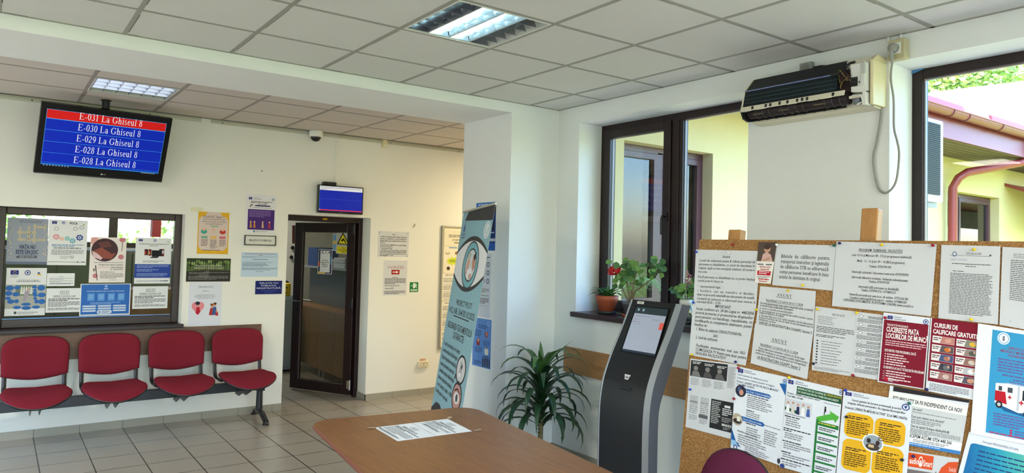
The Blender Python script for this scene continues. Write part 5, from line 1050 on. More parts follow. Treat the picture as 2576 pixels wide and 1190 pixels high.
bp('poster', [c8(1010, 262), c8(1540, 385), (2102, 1213), (1962, 1173)], EU(.025, .025, .1, .045)+[T(.15, .035, .022, 'Cofinanțat de', NAVY, 'l', .16), T(.15, .057, .022, 'Uniunea Europeană', NAVY, 'l', .24)]+SEAL(.98, .035, .03, .025)+[R(.2, .075, .8, .085, (24, 84, 50)), T(.22, .108, .03, 'MĂSURI ACTIVE DE OCUPARE ȘI', (226, 236, 226), 'l', .5, .012), T(.73, .105, .03, 'CURSURI GRATUITE', (222, 190, 70), 'l', .27, .012), T(.22, .143, .03, 'DE CALIFICARE PENTRU TINERI DIN BUCUREȘTI', (226, 236, 226), 'l', .73, .012), T(.03, .182, .028, 'Proiect: „TINERI activi pentru viitor!”', INK, 'l', .62, .012), T(.03, .214, .028, 'Cod SMIS: 337284', INK, 'l', .3, .012), R(.7, .185, .28, .004, INK),
   R(.01, .235, .49, .14, (206, 208, 214), 1), PG([(.01, .33), (.25, .35), (.3, .385), (.01, .365)], (24, 84, 50), 2)]+[EL(.06+k*.095, .28-.01*(k % 2), .022, .014, (200, 152, 130), 3) for k in range(5)]+[PG([(.03+k*.095, .385), (.04+k*.095, .30), (.085+k*.095, .30), (.1+k*.095, .385)], ((236, 236, 240), (214, 208, 200), (34, 44, 92), (240, 240, 244), (70, 96, 170))[k], 2) for k in range(5)]+
   [T(.02, .41, .026, 'Cursuri oferite prin proiect', INK, 'l', .38), GK(.02, .425, .28, 1, .022, INK, .5, 1, 3), GK(.05, .45, .3, 4, .024, GREY, .45, .9, 5, .3), GK(.02, .56, .5, 2, .022, INK, .5, .3, 7), GK(.05, .61, .34, 3, .024, GREY, .45, .9, 5), GK(.02, .70, .36, 1, .022, INK, .5, 1, 5), GK(.05, .725, .5, 3, .024, GREY, .45, .6, 8), GK(.02, .82, .18, 1, .022, INK, .5, 1, 2), GK(.05, .845, .5, 2, .024, GREY, .45, .8, 8), GK(.02, .90, .55, 1, .022, INK, .5, 1, 7), GK(.05, .93, .35, 2, .024, GREY, .45, .8, 5), EL(.74, .235, .015, .01, INK), PG([(.725, .245), (.755, .245), (.76, .28), (.74, .285), (.735, .32), (.72, .32), (.725, .28)], INK),
   PG([(.60, .36), (.84, .29), (.82, .26), (.985, .30), (.93, .375), (.90, .345), (.66, .40), (.60, .405)], (84, 176, 66), 1), R(.6, .38, .035, .6, GR, 1), R(.6, .40, .39, .045, GR, 2)]+[R(.6, .51+k*.105, .39, .02, GR, 2) for k in range(5)]+[GK(.64, .41, .3, 1, .02, (222, 200, 70), .5, 1, 4)]+[GK(.66, .46+k*.105, .28, 2, .02, INK, .45, .8, 6) for k in range(5)]+SEAL(.06, .985, .045, .022)[:1], 'white and green poster with rising arrow, right of the AGENT ACTIV poster', lift=.0065, cat='poster')
YE = (232, 178, 34); rr = lambda x, y, w, h, r, c: PG([(x+r*(1-math.cos(a_))*0+cx_+r*math.cos(a_), cy2+r*.7*math.sin(a_)) if False else (cx_+r*math.cos(a_), cy2+r*.72*math.sin(a_)) for cx_, cy2, a0 in ((x+r, y+r*.72, math.pi), (x+w-r, y+r*.72, 1.5*math.pi), (x+w-r, y+h-r*.72, 0), (x+r, y+h-r*.72, .5*math.pi)) for a_ in [a0+math.pi/2*i/6 for i in range(7)]], c)
its = EU(.03, .02, .1, .042)+[T(.15, .035, .022, 'Cofinanțat de', NAVY, 'l', .16), T(.15, .057, .022, 'Uniunea Europeană', NAVY, 'l', .24)]+SEAL(.92, .075, .055, .038)+[T(.5, .115, .036, 'Cursuri gratuite de formare profesională și servicii', INK, 'c', .72, .012), T(.5, .155, .036, 'integrate, dedicate persoanelor din regiunea București-Ilfov', INK, 'c', .84, .012), T(.5, .215, .04, 'Proiectul „TREND ÎN MĂSURI ACTIVE!” (Cod SMIS 336676)', INK, 'c', .9, .014),
   rr(.06, .25, .43, .29, .1, YE), rr(.51, .25, .43, .29, .1, YE), rr(.06, .56, .43, .36, .1, YE), rr(.51, .56, .43, .36, .1, YE), EL(.5, .555, .155, .105, WH, 2), EL(.5, .555, .135, .09, (150, 162, 172), 3), EL(.5, .6, .1, .04, (72, 60, 54), 4), EL(.44, .535, .03, .028, (44, 38, 40), 4), EL(.57, .545, .03, .028, (60, 44, 40), 4), R(.44, .575, .08, .035, (206, 180, 140), 5)]
for x, y in ((.11, .29), (.58, .3), (.11, .66), (.57, .63)): its += [GK(x, y, .3, 2, .022, INK, .5, .7, 4), GK(x-.01, y+.055, .35, 7, .024, (90, 66, 16), .5, .6, 7, .2)]
bp('poster', [c8(1555, 385), (2297, 1011), (2281, 1232), (2106, 1192)], its, 'white poster with four rounded yellow panels around a round photo', lift=.008, cat='poster')
bp('poster', [cR(385, 345), cR(1150, 487), cR(1062, 1012), (2222, 1108)], [PG([(.05, .0), (1, .0), (1, .05), (.05, .09)], (46, 40, 44)), R(0, .1, 1, .19, (240, 240, 238), 1), R(0, .29, 1, .5, (206, 210, 212), 1), R(0, .79, 1, .14, (238, 240, 240), 1), R(0, .94, 1, .06, (64, 130, 200), 1), T(.06, .245, .1, 'ESTI PREGATIT SA FII INDEPENDENT CA NOI?', (30, 30, 34), 'l', .88, .02), T(.34, .36, .062, 'ce esti?', INK, 'l', .12, .016), GK(.34, .385, .55, 1, .03, GREY, .5, 1, 12), T(.33, .495, .062, 'Cum poti obtine ce-ti doresti?', INK, 'l', .42, .016), GK(.34, .52, .38, 3, .03, GREY, .5, .8, 8), T(.33, .665, .062, 'Cine te ajuta? Echipa AbilityHUB', INK, 'l', .5, .016), GK(.33, .69, .64, 4, .025, GREY, .5, .4, 14), T(.32, .85, .085, 'INCEPEM ACUM! 0724 448 266', INK, 'l', .56, .02), GK(.4, .875, .45, 2, .028, GREY, .5, .9, 9), GK(.3, .955, .45, 1, .03, (190, 214, 236), .5, 1, 8)], 'grey poster ESTI PREGATIT SA FII INDEPENDENT CA NOI behind the yellow panel poster', lift=.0035, cat='poster')
bp('poster', [cR(552, 973), cR(1050, 1052), (2400, 1236), (2278, 1216)], [R(.03, .05, .5, .42, (222, 84, 40)), T(.06, .37, .26, 'audio', (245, 240, 236), 'l', .18, .015), EL(.285, .27, .045, .16, (245, 240, 236), 2), EL(.285, .25, .03, .1, (222, 84, 40), 3), EL(.285, .29, .015, .06, (245, 240, 236), 4), T(.34, .39, .26, 'Smart', (245, 240, 236), 'l', .18, .015), R(0, .55, .6, .45, (120, 112, 112), 1), PG([(.62, .7), (.7, .35), (.82, .15), (1, .1), (1, 1), (.62, 1)], (218, 84, 44), 1), T(.85, .42, .18, 'Soluții', (245, 220, 210), 'l', .13), PG([(.52, .8), (.6, .5), (.62, .5), (.55, .8)], (110, 110, 116), 2)], 'orange hearing aid flyer audioSmart low on the board', lift=.003, cat='flyer')
SKY_ = (58, 156, 206)
amb = [R(.0, 0, 1, 1, (236, 238, 242)), R(.22, .035, .74, .93, SKY_, 1)]+[EL(.39, .10, .09, .055, (236, 240, 244), 2), EL(.39, .10, .075, .045, SKY_, 3), EL(.39, .10, .066, .04, (236, 240, 244), 4), R(.375, .078, .03, .045, (120, 128, 140), 5), T(.84, .18, .028, 'ANUNȚ', (150, 50, 90), 'r', .1, .01), T(.45, .225, .034, '„SERVICII GRATUITE', (150, 50, 90), 'l', .42, .012), T(.36, .265, .034, 'MEDICALĂ MOBILĂ PENTRU', (150, 50, 90), 'l', .55, .012), T(.46, .305, .034, 'VULNERABILE', (150, 50, 90), 'l', .28, .012), GK(.33, .335, .6, 5, .026, (104, 96, 160), .5, .6, 10), GK(.4, .5, .5, 1, .026, (104, 96, 160), .5, 1, 8)]
for k in range(3): amb += [PG([(.5-.04*k, .545+.03*k), (.515-.04*k, .56+.03*k), (.54-.04*k, .53+.03*k), (.515-.04*k, .567+.03*k)], (40, 130, 80), 3), GK(.56-.04*k, .537+.03*k, .34, 1, .026, (104, 96, 160), .5, 1, 6)]
amb += [PG([(.26, .80), (.95, .84), (.95, .9), (.4, .86)], (34, 96, 150), 3), PG([(.255, .625), (.55, .60), (.80, .625), (.94, .72), (.95, .82), (.60, .855), (.255, .80)], (238, 240, 244), 4), PG([(.255, .69), (.40, .69), (.43, .80), (.255, .78)], (190, 26, 44), 5), PG([(.30, .645), (.35, .645), (.35, .685), (.30, .685)], (70, 78, 88), 5), PG([(.43, .645), (.5, .645), (.5, .69), (.43, .69)], (70, 78, 88), 5), PG([(.57, .62), (.6, .62), (.6, .84), (.57, .84)], (196, 202, 212), 5), PG([(.64, .65), (.74, .65), (.78, .73), (.64, .74)], (40, 44, 52), 5), EL(.32, .81, .05, .032, (40, 40, 46), 6), EL(.32, .81, .025, .016, (200, 204, 210), 7), EL(.72, .855, .055, .036, (40, 40, 46), 6), EL(.72, .855, .028, .018, (200, 204, 210), 7), R(.60, .755, .06, .014, (190, 26, 44), 6), R(.623, .74, .014, .045, (190, 26, 44), 6), R(.44, .725, .05, .012, (190, 26, 44), 6), R(.459, .712, .012, .038, (190, 26, 44), 6), PG([(.40, .60), (.75, .602), (.72, .615), (.42, .612)], (120, 170, 214), 5)]
q_ = [(2463, 814), (2640, 842), (2622, 1126), cR(1168, 805)]
amb2 = []
for i_, it in enumerate(amb):      # title and small print above, the van in the middle
    if it[0] == 'poly' and i_ > 6 and it[1][0][1] > .585: it = ('poly', [(x+.065, y-.115) for x, y in it[1]], *it[2:])
    elif it[0] == 'poly' and i_ > 6: it = ('poly', [(x, y*.84) for x, y in it[1]], *it[2:])
    elif it[0] != 'poly': it = (it[0], it[1], it[2]*.84, *it[3:])
    amb2.append(it)
amb2 += [GK(.32, .775, .62, 5, .024, (104, 96, 160), .5, .6, 10)]+[EL(.58, .905+.022*k, .018, .009, (190, 40, 90)) for k in range(3)]+[GK(.63, .9+.022*k, .28, 1, .02, (104, 96, 160), .5, 1, 4) for k in range(3)]+[GK(.27, .948, .66, 1, .02, (190, 60, 100), .5, 1, 9)]
bp('poster', q_, amb2, 'blue mobile clinic poster with a white and red ambulance, cut by the photo edge', lift=.009, cat='poster')
def teal_build(n, L, b, tc):
    sx = n.new('ShaderNodeSeparateXYZ'); L.new(tc.outputs['Object'], sx.inputs[0]); t1 = n.new('ShaderNodeTexNoise'); t1.inputs['Scale'].default_value = 9; L.new(tc.outputs['Object'], t1.inputs['Vector'])
    a1 = n.new('ShaderNodeMath'); a1.operation = 'MULTIPLY_ADD'; a1.inputs[1].default_value = -3.2; a1.inputs[2].default_value = .3; L.new(sx.outputs[1], a1.inputs[0])
    a2 = n.new('ShaderNodeMath'); a2.operation = 'MULTIPLY_ADD'; a2.inputs[1].default_value = .35; L.new(t1.outputs[0], a2.inputs[0]); L.new(a1.outputs[0], a2.inputs[2])
    r = ramp(n, [(.1, (24, 110, 170)), (.4, (40, 156, 186)), (.65, (80, 180, 170)), (.9, (130, 196, 120))]); L.new(a2.outputs[0], r.inputs[0]); L.new(r.outputs[0], b.inputs['Base Color'])
TEAL = ramp_mat('teal_print', teal_build, .6, .3)
bp('poster', [(2440, 1086), (2640, 1132), (2614, 1300), (2400, 1238)], [rr(.06, .16, 1, 1, .06, TEAL), T(.2, .12, .05, 'Cod apel: PIDS/367/PIDS_P7/OP4', (90, 90, 130), 'l', .45), T(.72, .12, .05, 'Cod SMIS', (90, 90, 130), 'l', .14)]+[('greek', .18, .25, .7, 7, .07, (40, 70, 120), .3, .6, 9, .2)], 'teal and green gradient poster at the bottom right of the board', lift=.007, cat='poster')
BK = (38, 38, 42)
its = [R(.02, .02, .80, .23, BK)]+[EL(.14+k*.26, .13, .05, .035, (130, 126, 124), 1) for k in range(3)]+[PG([(.05+k*.26, .245), (.08+k*.26, .17), (.2+k*.26, .17), (.26+k*.26, .245)], ((120, 118, 118), (78, 76, 78), (100, 98, 98))[k], 1) for k in range(3)]+[GK(.06+k*.27, .035+.01*k, .2, 2, .02, (220, 220, 220), .5, .8, 3) for k in range(3)]+[GK(.04+k*.26, .275, .22, 6, .018, GREY, .4, .7, 5, .2) for k in range(3)]+[GK(.84, .05, .15, 16, .018, GREY, .45, .8, 4, .3), R(0, .43, 1, .002, (200, 200, 204)),
  GK(.06, .53, .18, 6, .016, GREY, .4, .8, 4), R(.06, .6, .18, .035, (150, 150, 154)), GK(.06, .65, .18, 5, .028, (150, 150, 154), .5, .9, 2), GK(.3, .53, .18, 6, .016, GREY, .4, .8, 4), GK(.3, .6, .18, 7, .026, (150, 150, 154), .5, .9, 2), R(.28, .77, .2, .05, (96, 96, 100)), GK(.3, .835, .18, 4, .018, GREY, .4, .7, 4), GK(.06, .80, .18, 5, .016, GREY, .4, .7, 4), R(.53, .52, .47, .40, BK), GK(.55, .545, .2, 13, .024, (190, 190, 190), .45, .7, 4, .3), R(.82, .575, .12, .03, (220, 220, 220), 1), GK(.78, .62, .2, 4, .026, (210, 210, 210), .5, .6, 3), GK(.78, .74, .2, 3, .024, (150, 150, 150), .5, .8, 4), T(.79, .855, .045, '0800 86 86 22', (240, 240, 240), 'l', .2, .02), GK(.82, .87, .14, 2, .02, (150, 150, 150), .5, .7, 4)]
bp('leaflet', [c8(70, 85), c8(518, 140), c8(460, 862), c8(22, 745)], its, 'black and white printed leaflet with three portraits, lower left of the board', lift=.0035, cat='leaflet')
# pins
def pin_mesh(c):
    b = MB(); b.lathe([(0, .0105), (.004, .0105), (.0055, .008), (.0045, .006), (.003, .004), (.0062, .002), (.0062, 0), (0, 0)], (0, 0, 0), col(c, .3), 12); return b
protos = {}
PINS = [((1752.5, 634), 'blue', 'at the top left of the fuel card notice'), ((1833.5, 636), 'white', 'at the top centre of the fuel card notice'), ((1844, 616), 'red', 'stuck alone in bare cork above the fuel card notice'), ((1745, 761), 'blue', 'at the left seam of the fuel card sheets'), ((1741, 892), 'yellow', 'at the lower left corner of the IMPORTANT sheet'), ((1851, 910.5), 'navy', 'at the bottom of the IMPORTANT sheet'), ((1954.5, 616), 'white', 'at the top left of the travel ticket notice'), ((2099, 618), 'teal', 'at the top right of the travel ticket notice'), ((2019.5, 718), 'yellow', 'at the foot of the travel ticket notice'), ((1982.5, 731.5), 'yellow', 'at the top of the upper ANUNT sheet'), ((1904, 779), 'yellow', 'at the left edge of the upper ANUNT sheet'), ((2112.5, 612), 'navy', 'at the top left of the large schedule'), ((2219, 616), 'yellow', 'at the top centre of the large schedule'), ((2347, 617.5), 'red', 'at the top right of the large schedule'), ((2451, 628), 'yellow', 'at the top of the crested letter'), ((2443.5, 804), 'yellow', 'at the foot of the crested letter'), ((2057, 778), 'yellow', 'at the top left of the pictogram form'), ((2156, 787), 'yellow', 'between the two white forms'), ((2227.5, 799.5), 'red', 'at the top left of the left dark red poster'), ((2047, 915), 'black', 'at the lower left of the pictogram form'), ((2146, 944.5), 'red', 'at the foot of the pictogram form'), ((1736.5, 980), 'blue', 'at the left edge of the black and white leaflet'), ((1847, 1003), 'red', 'at the right edge of the black and white leaflet'), ((1858, 926), 'red', 'at the top left of the AGENT ACTIV poster'), ((1985.5, 950), 'yellow', 'at the top left of the green arrow poster'), ((2127.5, 982), 'blue', 'at the top left of the yellow panel poster'), ((2130, 1049), 'black', 'on the left yellow panel'), ((2332, 980), 'navy', 'at the foot of the CURSURI poster'), ((2288, 1015), 'teal', 'at the top right of the yellow panel poster'), ((2270, 1157), 'black', 'on the lower right yellow panel'), ((2298, 1148), 'navy', 'on the orange hearing aid flyer')]
PC = dict(blue=(40, 64, 180), white=(232, 232, 228), red=(150, 26, 46), yellow=(226, 196, 40), navy=(34, 38, 96), teal=(24, 98, 92), black=(34, 34, 46))
rotm = V((0, 0, 1)).rotation_difference(NB)
for p, c, w in PINS:
    if c not in protos:
        protos[c] = pin_mesh(PC[c]).build('push_pin', origin=(0, 0, 0)); o = protos[c]
    else: o = protos[c].copy(); C.collection.objects.link(o)
    o.location = PB.at(p, .0105); o.rotation_mode = 'QUATERNION'; o.rotation_quaternion = rotm
    tag(o, c+' push pin '+w, 'push pin', 'push pins on the cork board')
# ------------------------------------------------------------------ roll-up banner
yb, lb, rb = math.radians(-110.164), math.radians(8.196), math.radians(-.97)
a1 = V((math.cos(yb), math.sin(yb), 0)); an = V((math.sin(yb), -math.cos(yb), 0)); ad = -Z_*math.cos(lb)+an*math.sin(lb)
U1 = a1*math.cos(rb)+ad*math.sin(rb); U2 = -a1*math.sin(rb)+ad*math.cos(rb); BP = V((3.119, 4.861, 1.967)); BW, BH = .9775, 1.90; UN = U2.cross(U1)
t = thing('roll_up_banner', BP+U1*BW/2+U2*1.96, 'tall pale blue roll-up banner with a large drawn eye leaning beside the wall stub', 'banner')
q = Quad(BP, BP+U1*BW, BP+U1*BW+U2*1.97, BP+U2*1.97)
LB = (140, 180, 194); DK = (58, 58, 62); WHT = (226, 228, 232); SKN = (206, 164, 150)
def arc(x0, y0, x1, y1, ym, n=16): return [(x0+(x1-x0)*i/n, (1-i/n)*y0+(i/n)*y1+(ym-(y0+y1)/2)*(1-(2*i/n-1)**2)) for i in range(n+1)]
up_, lo_ = arc(.0, .165, 1, .165, .105), arc(.0, .262, 1, .262, .318); up2, lo2 = arc(.0, .175, 1, .175, .123), arc(.0, .25, 1, .25, .302)
its = [R(0, 0, 1, .985, LB), PG([(.19, .0), (1, .0), (1, .055), (.10, .036)], DK, 1)]
its += [PG([up_[i], up_[i+1], lo_[i+1], lo_[i]], DK, 1) for i in range(16)]+[PG([up2[i], up2[i+1], lo2[i+1], lo2[i]], WHT, 2) for i in range(16)]
its += [EL(.535, .216, .255, .092, DK, 3), EL(.535, .216, .235, .086, (120, 176, 190), 4), EL(.545, .216, .175, .064, DK, 5), EL(.545, .216, .158, .058, (206, 214, 216), 6), PG([(.41, .225), (.43, .19), (.5, .185), (.52, .205), (.49, .24), (.43, .255)], SKN, 7), PG([(.60, .18), (.68, .185), (.69, .225), (.63, .24), (.59, .21)], (190, 140, 120), 7), PG([(.61, .18), (.68, .165), (.69, .19), (.64, .2)], (52, 44, 44), 8), PG([(.42, .18), (.5, .165), (.55, .178), (.5, .192), (.43, .197)], (180, 190, 180), 8), PG([(.47, .235), (.6, .225), (.63, .25), (.55, .268), (.47, .262)], (232, 234, 238), 7), PG([(.52, .255), (.6, .245), (.63, .262), (.56, .272)], SKN, 8),
   EL(.88, .088, .09, .031, WHT, 2), EL(.88, .088, .075, .026, LB, 3), EL(.88, .088, .065, .0225, WHT, 4), EL(.88, .088, .045, .016, LB, 5), PG([(.855, .074), (.905, .074), (.90, .095), (.88, .104), (.86, .095)], WHT, 6), PG([(.10, .058), (.16, .058), (.16, .078), (.13, .088), (.10, .078)], (84, 98, 150), 2), PG([(.12, .05), (.14, .05), (.14, .058), (.12, .058)], (84, 98, 150), 2), T(.13, .098, .012, 'SECTOR 2', (70, 84, 120), 'c', .15), T(.13, .11, .012, 'DGASPC', (70, 84, 120), 'c', .12)]
its += [T(.545, .374, .03, 'PROIECT PILOT', DK, 'c', .52, .004), T(.50, .41, .034, 'HCL NR. 364/30.10.2025', DK, 'c', .86, .004), R(.256, .416, .528, .004, DK), T(.505, .469, .036, 'ASIGURAREA TRATAMENTULUI', DK, 'c', .83, .008), T(.535, .501, .036, 'CATARACTEI', DK, 'c', .37, .008)]
for k, (s, w) in enumerate((('În cadrul proiectului se vor asigura', .61), ('servicii medicale oftalmologice', .56), ('(inclusiv dispozitive medicale),', .56), ('pentru tratamentul cataractei.', .53), ('Serviciile medicale oftalmologice', .57), ('(inclusiv dispozitive medicale)', .52), ('se  pot  deconta  în  limita  a  4.000', .56), ('lei/ochi pentru o persoană', .45))):
    its.append(T(.065, .542+k*.027, .024, s, DK, 'l', w, .004))
for cy_ in (.591, .686):
    its += [EL(.785, cy_, .15, .052, DK, 1), EL(.785, cy_, .125, .044, (206, 206, 210) if cy_ < .6 else (190, 146, 140), 2)]
its += [PG([(.76, .63), (.80, .63), (.80, .645), (.76, .645)], DK, 1), PG([(.64, .615), (.66, .61), (.66, .632), (.62, .635)], DK, 1), PG([(.75, .56), (.83, .57), (.80, .62), (.74, .615)], (170, 172, 178), 3), EL(.80, .58, .02, .008, (60, 56, 60), 4), EL(.77, .61, .03, .008, (236, 236, 240), 4), EL(.785, .69, .085, .02, (224, 222, 222), 3), EL(.79, .69, .035, .014, (84, 84, 88), 4), PG([(.69, .668), (.78, .655), (.88, .668), (.88, .672), (.78, .662), (.69, .674)], (70, 52, 50), 4),
   PG([(0, .80), (.14, .765), (.28, .762), (.55, .80), (1, .83), (1, .985), (0, .985)], DK, 1)]
b = MB(); A = [q.at(0, 0), q.at(1, 0), q.at(1, .985), q.at(0, .985)]; b.prism(A, -UN*.0008, col((200, 202, 204)), None); paint(b, q, its, .0006); b.build('printed_sheet', t)
b = MB(); b.obox(BP, (U1, U2, UN), (-.012, -.014, -.008), (BW+.012, .004, .009), mat('banner_bar', (176, 176, 166), .35, .5)); b.build('top_bar', t, .003)
f0 = BP+U2*1.93+U1*BW/2; f0.z = 0
b = MB(); b.obox(f0, (a1, an, Z_), (-BW/2-.02, -.09, 0), (BW/2+.02, .09, .075), mat('banner_base', (176, 178, 180), .4, .5)); b.build('base', t, .008)
b = MB(); b.tube([f0-an*.04+Z_*.07, BP+U1*BW/2+U2*.0-UN*.012], .011, mat('banner_pole', (150, 150, 152), .35, .8), 10); b.build('pole', t)
# ------------------------------------------------------------------ posters on the side of the wall stub
st = lambda y1, z1, y0, z0: Quad((3.39, y1, z1), (3.39, y0, z1), (3.39, y0, z0), (3.39, y1, z0))
sheet('poster', st(5.085, 2.071, 4.79, 1.664), [R(0, 0, 1, .1, (52, 110, 190)), R(0, .1, 1, .12, (36, 36, 46)), R(0, .22, 1, .62, (28, 56, 118)), R(.62, .4, .3, .18, (20, 26, 46), 1), R(.64, .62, .3, .02, (190, 200, 220), 1), R(0, .75, 1, .06, (190, 200, 214), 1), R(0, .84, 1, .16, (40, 92, 176)), GK(.1, .03, .5, 1, .06, (180, 200, 230), .5, 1, 3)], 'dark blue poster at the top of the wall stub side behind the banner', 'poster', None, (52, 96, 170))
sheet('poster', st(5.06, 1.637, 4.838, 1.10), [GK(.1, .05, .8, 2, .03, INK, .5, .8, 6)]+[EL(.8, .17+.13*k, .1, .04, (70, 76, 90)) for k in range(3)]+[EL(.8, .17+.13*k, .07, .028, (190, 196, 206), 1) for k in range(3)]+[GK(.1, .14+.13*k, .5, 4, .022, GREY, .5, .7, 5) for k in range(3)]+[GK(.1, .55, .8, 3, .024, GREY, .5, .7, 8), R(.1, .655, .8, .008, (90, 150, 90)), GK(.1, .7, .8, 4, .024, (110, 110, 116), .5, .7, 8), R(.1, .82, .8, .004, GREY)], 'white laminated sheet in the middle of the wall stub side behind the banner', 'poster', None, (206, 212, 222))
sheet('poster', st(5.085, 1.088, 4.812, .68), [R(0, 0, 1, 1, (96, 140, 206)), EL(.83, .09, .08, .05, (150, 180, 226), 1), EL(.83, .09, .055, .035, (96, 140, 206), 2), GK(.3, .13, .5, 3, .03, (52, 74, 120), .45, .9, 7), GK(.12, .25, .35, 5, .028, (52, 74, 120), .45, .8, 5), PG([(.75, .40), (.66, .31), (.69, .25), (.75, .28), (.81, .24), (.85, .30)], (150, 66, 70), 1), EL(.76, .3, .05, .045, (196, 130, 110), 2), PG([(.22, .56), (.22, .46), (.32, .40), (.4, .47), (.38, .57)], (130, 50, 54), 1), EL(.31, .46, .05, .04, (206, 150, 130), 2), GK(.58, .44, .35, 5, .024, (52, 74, 120), .45, .8, 5), GK(.12, .60, .4, 5, .024, (52, 74, 120), .45, .8, 5), EL(.77, .66, .11, .08, (214, 214, 204), 1), EL(.77, .58, .05, .03, (130, 130, 120), 2), GK(.1, .88, .4, 4, .022, (52, 74, 120), .45, .7, 6)]+
  [EL(.58+.09*k, .79-.02*(2-abs(2-k)), .024, .022, BLACK, 1) for k in range(5)]+[PG([(.555+.09*k, .98), (.55+.09*k, .82-.02*(2-abs(2-k))), (.61+.09*k, .82-.02*(2-abs(2-k))), (.605+.09*k, .98)], BLACK, 1) for k in range(5)], 'light blue family help poster low on the wall stub side beside the banner', 'poster', None, (222, 226, 232))
# ------------------------------------------------------------------ framed board round the corner
t = thing('framed_notice_board', (4.7, YW, .5), 'silver framed notice board on the rear wall half hidden by the banner', 'notice board')
b = MB(); b.box((4.262, YW-.012, .517), (5.2, YW, 1.918), mat('board_cream', (216, 204, 168), .8)); b.build('backing', t)
b = MB(); frame_rect(b, AX, (0, YW-.022, 0), 4.245, 5.217, .50, 1.935, .02, 0, .022, mat('alu_frame', (168, 166, 156), .35, .6)); b.build('frame', t, .002)
zs = [(1.905, 1.70), (1.695, 1.38), (1.375, 1.06), (1.05, .73), (.72, .53)]
yel = mat('starburst', (206, 220, 50), .6)
sheet('notice', wq(4.275, 1.905, 4.60, 1.70, YW-.0135), [T(.55, .22, .1, 'Anunț', (190, 184, 170), 'c', .3), GK(.2, .36, .75, 2, .09, (90, 86, 80), .45, 1, 7), T(.55, .70, .13, 'ACT IDENTITATE', INK, 'c', .42, .02), T(.55, .86, .13, 'ORIGINAL', INK, 'c', .25, .02)], 'cream notice at the top of the silver framed board', 'notice', 'papers on the framed board', (232, 226, 200))
sheet('notice', wq(4.272, 1.695, 4.56, 1.38, YW-.0135), [R(.25, .03, .4, .04, (110, 150, 200)), EL(.2, .25, .1, .05, (120, 110, 90)), EL(.2, .24, .08, .035, (232, 226, 204), 1), EL(.62, .25, .07, .07, (150, 116, 84)), EL(.78, .25, .07, .07, (150, 116, 84)), EL(.25, .82, .08, .07, (70, 60, 50)), EL(.75, .80, .09, .08, (60, 50, 50)), EL(.75, .82, .06, .05, (232, 226, 204), 1), PG([(.5+.36*(1 if k % 2 else .8)*math.cos(k*math.pi/12), .55+.16*(1 if k % 2 else .72)*math.sin(k*math.pi/12)) for k in range(24)], yel), GK(.3, .50, .4, 3, .035, (90, 110, 20), .5, .8, 4)], 'notice with a yellow starburst and small pictures on the framed board', 'notice', 'papers on the framed board', (234, 228, 206))
for k, (z1, z0) in enumerate(zs[2:]):
    sheet('notice', wq(4.268, z1, 4.53, z0, YW-.0135), [GK(.15, .04, .7, 2, .03, INK, .4, .7, 6)]+[it for j in range(3) for it in (GK(.06, .16+j*.28, .88, 6, .03, (104, 102, 98), .4, .7, 10, .3), GK(.1, .385+j*.28, .8, 1, .03, INK, .4, 1, 6))], ('typed page below the starburst notice on the framed board', 'second typed page below the starburst notice on the framed board', 'lowest typed page on the framed board')[k], 'notice', 'papers on the framed board', (236, 234, 224))
# ------------------------------------------------------------------ rear wall papers
ROMAN = True
sheet('notice', wq(3.437, 1.843, 3.819, 1.56), [T(.5, .14, .07, 'Anunt', INK, 'c', .1, .01)]+[T(.07, y, .085, s, INK, 'l', w, b_) for y, s, w, b_ in ((.24, 'Cardul de carburant poate fi ridicat personal de', .86, .01), (.32, 'persoana cu dizabilitate, cu actul de identitate în', .86, .004), (.40, 'original, după ce este anunțată telefonic că acesta a', .86, .008), (.475, 'fost emis.', .16, 0), (.56, 'Dacă persoana cu dizabilitate nu se poate deplasa,', .86, .006), (.63, 'cardul poate fi ridicat de:', .4, 0), (.70, '•  reprezentantul legal,', .4, 0), (.77, '•  însoțitor, sau un membru al familiei,', .86, 0), (.83, '   doar cu procură notarială sau document de tutelă.', .86, .014), (.90, 'Cardurile de carburant se eliberează doar vinerea, în', .86, 0), (.965, 'intervalul 08:30 - 13:30', .42, .01))]+[EL(.04, .05, .012, .016, INK), EL(.96, .06, .012, .016, INK), EL(.25, .97, .012, .016, INK), EL(.95, .96, .012, .016, INK)], 'white typed announcement on the rear wall right of the open door', 'notice')
sheet('notice', wq(3.516, 1.52, 3.81, 1.134), [TS(.52, .235, .075, 'FACILITĂȚI', (150, 30, 40), 'c', .68), R(.33, .27, .34, .13, (166, 32, 44)), PG([(.38, .322), (.53, .322), (.53, .295), (.63, .335), (.53, .375), (.53, .348), (.38, .348)], (244, 238, 232), 1), GK(.36, .48, .24, 1, .03, INK, .4, 1, 3), GK(.06, .52, .88, 5, .036, (60, 60, 64), .45, .5, 10), GK(.08, .72, .6, 1, .03, INK, .45, 1, 7), GK(.35, .765, .08, 1, .03, INK, .45, 1, 1), GK(.08, .80, .35, 1, .03, INK, .45, 1, 3), GK(.06, .88, .88, 3, .034, (50, 50, 54), .45, .7, 9)], 'white sheet FACILITATI with a red arrow on the rear wall', 'notice')
ROMAN = False
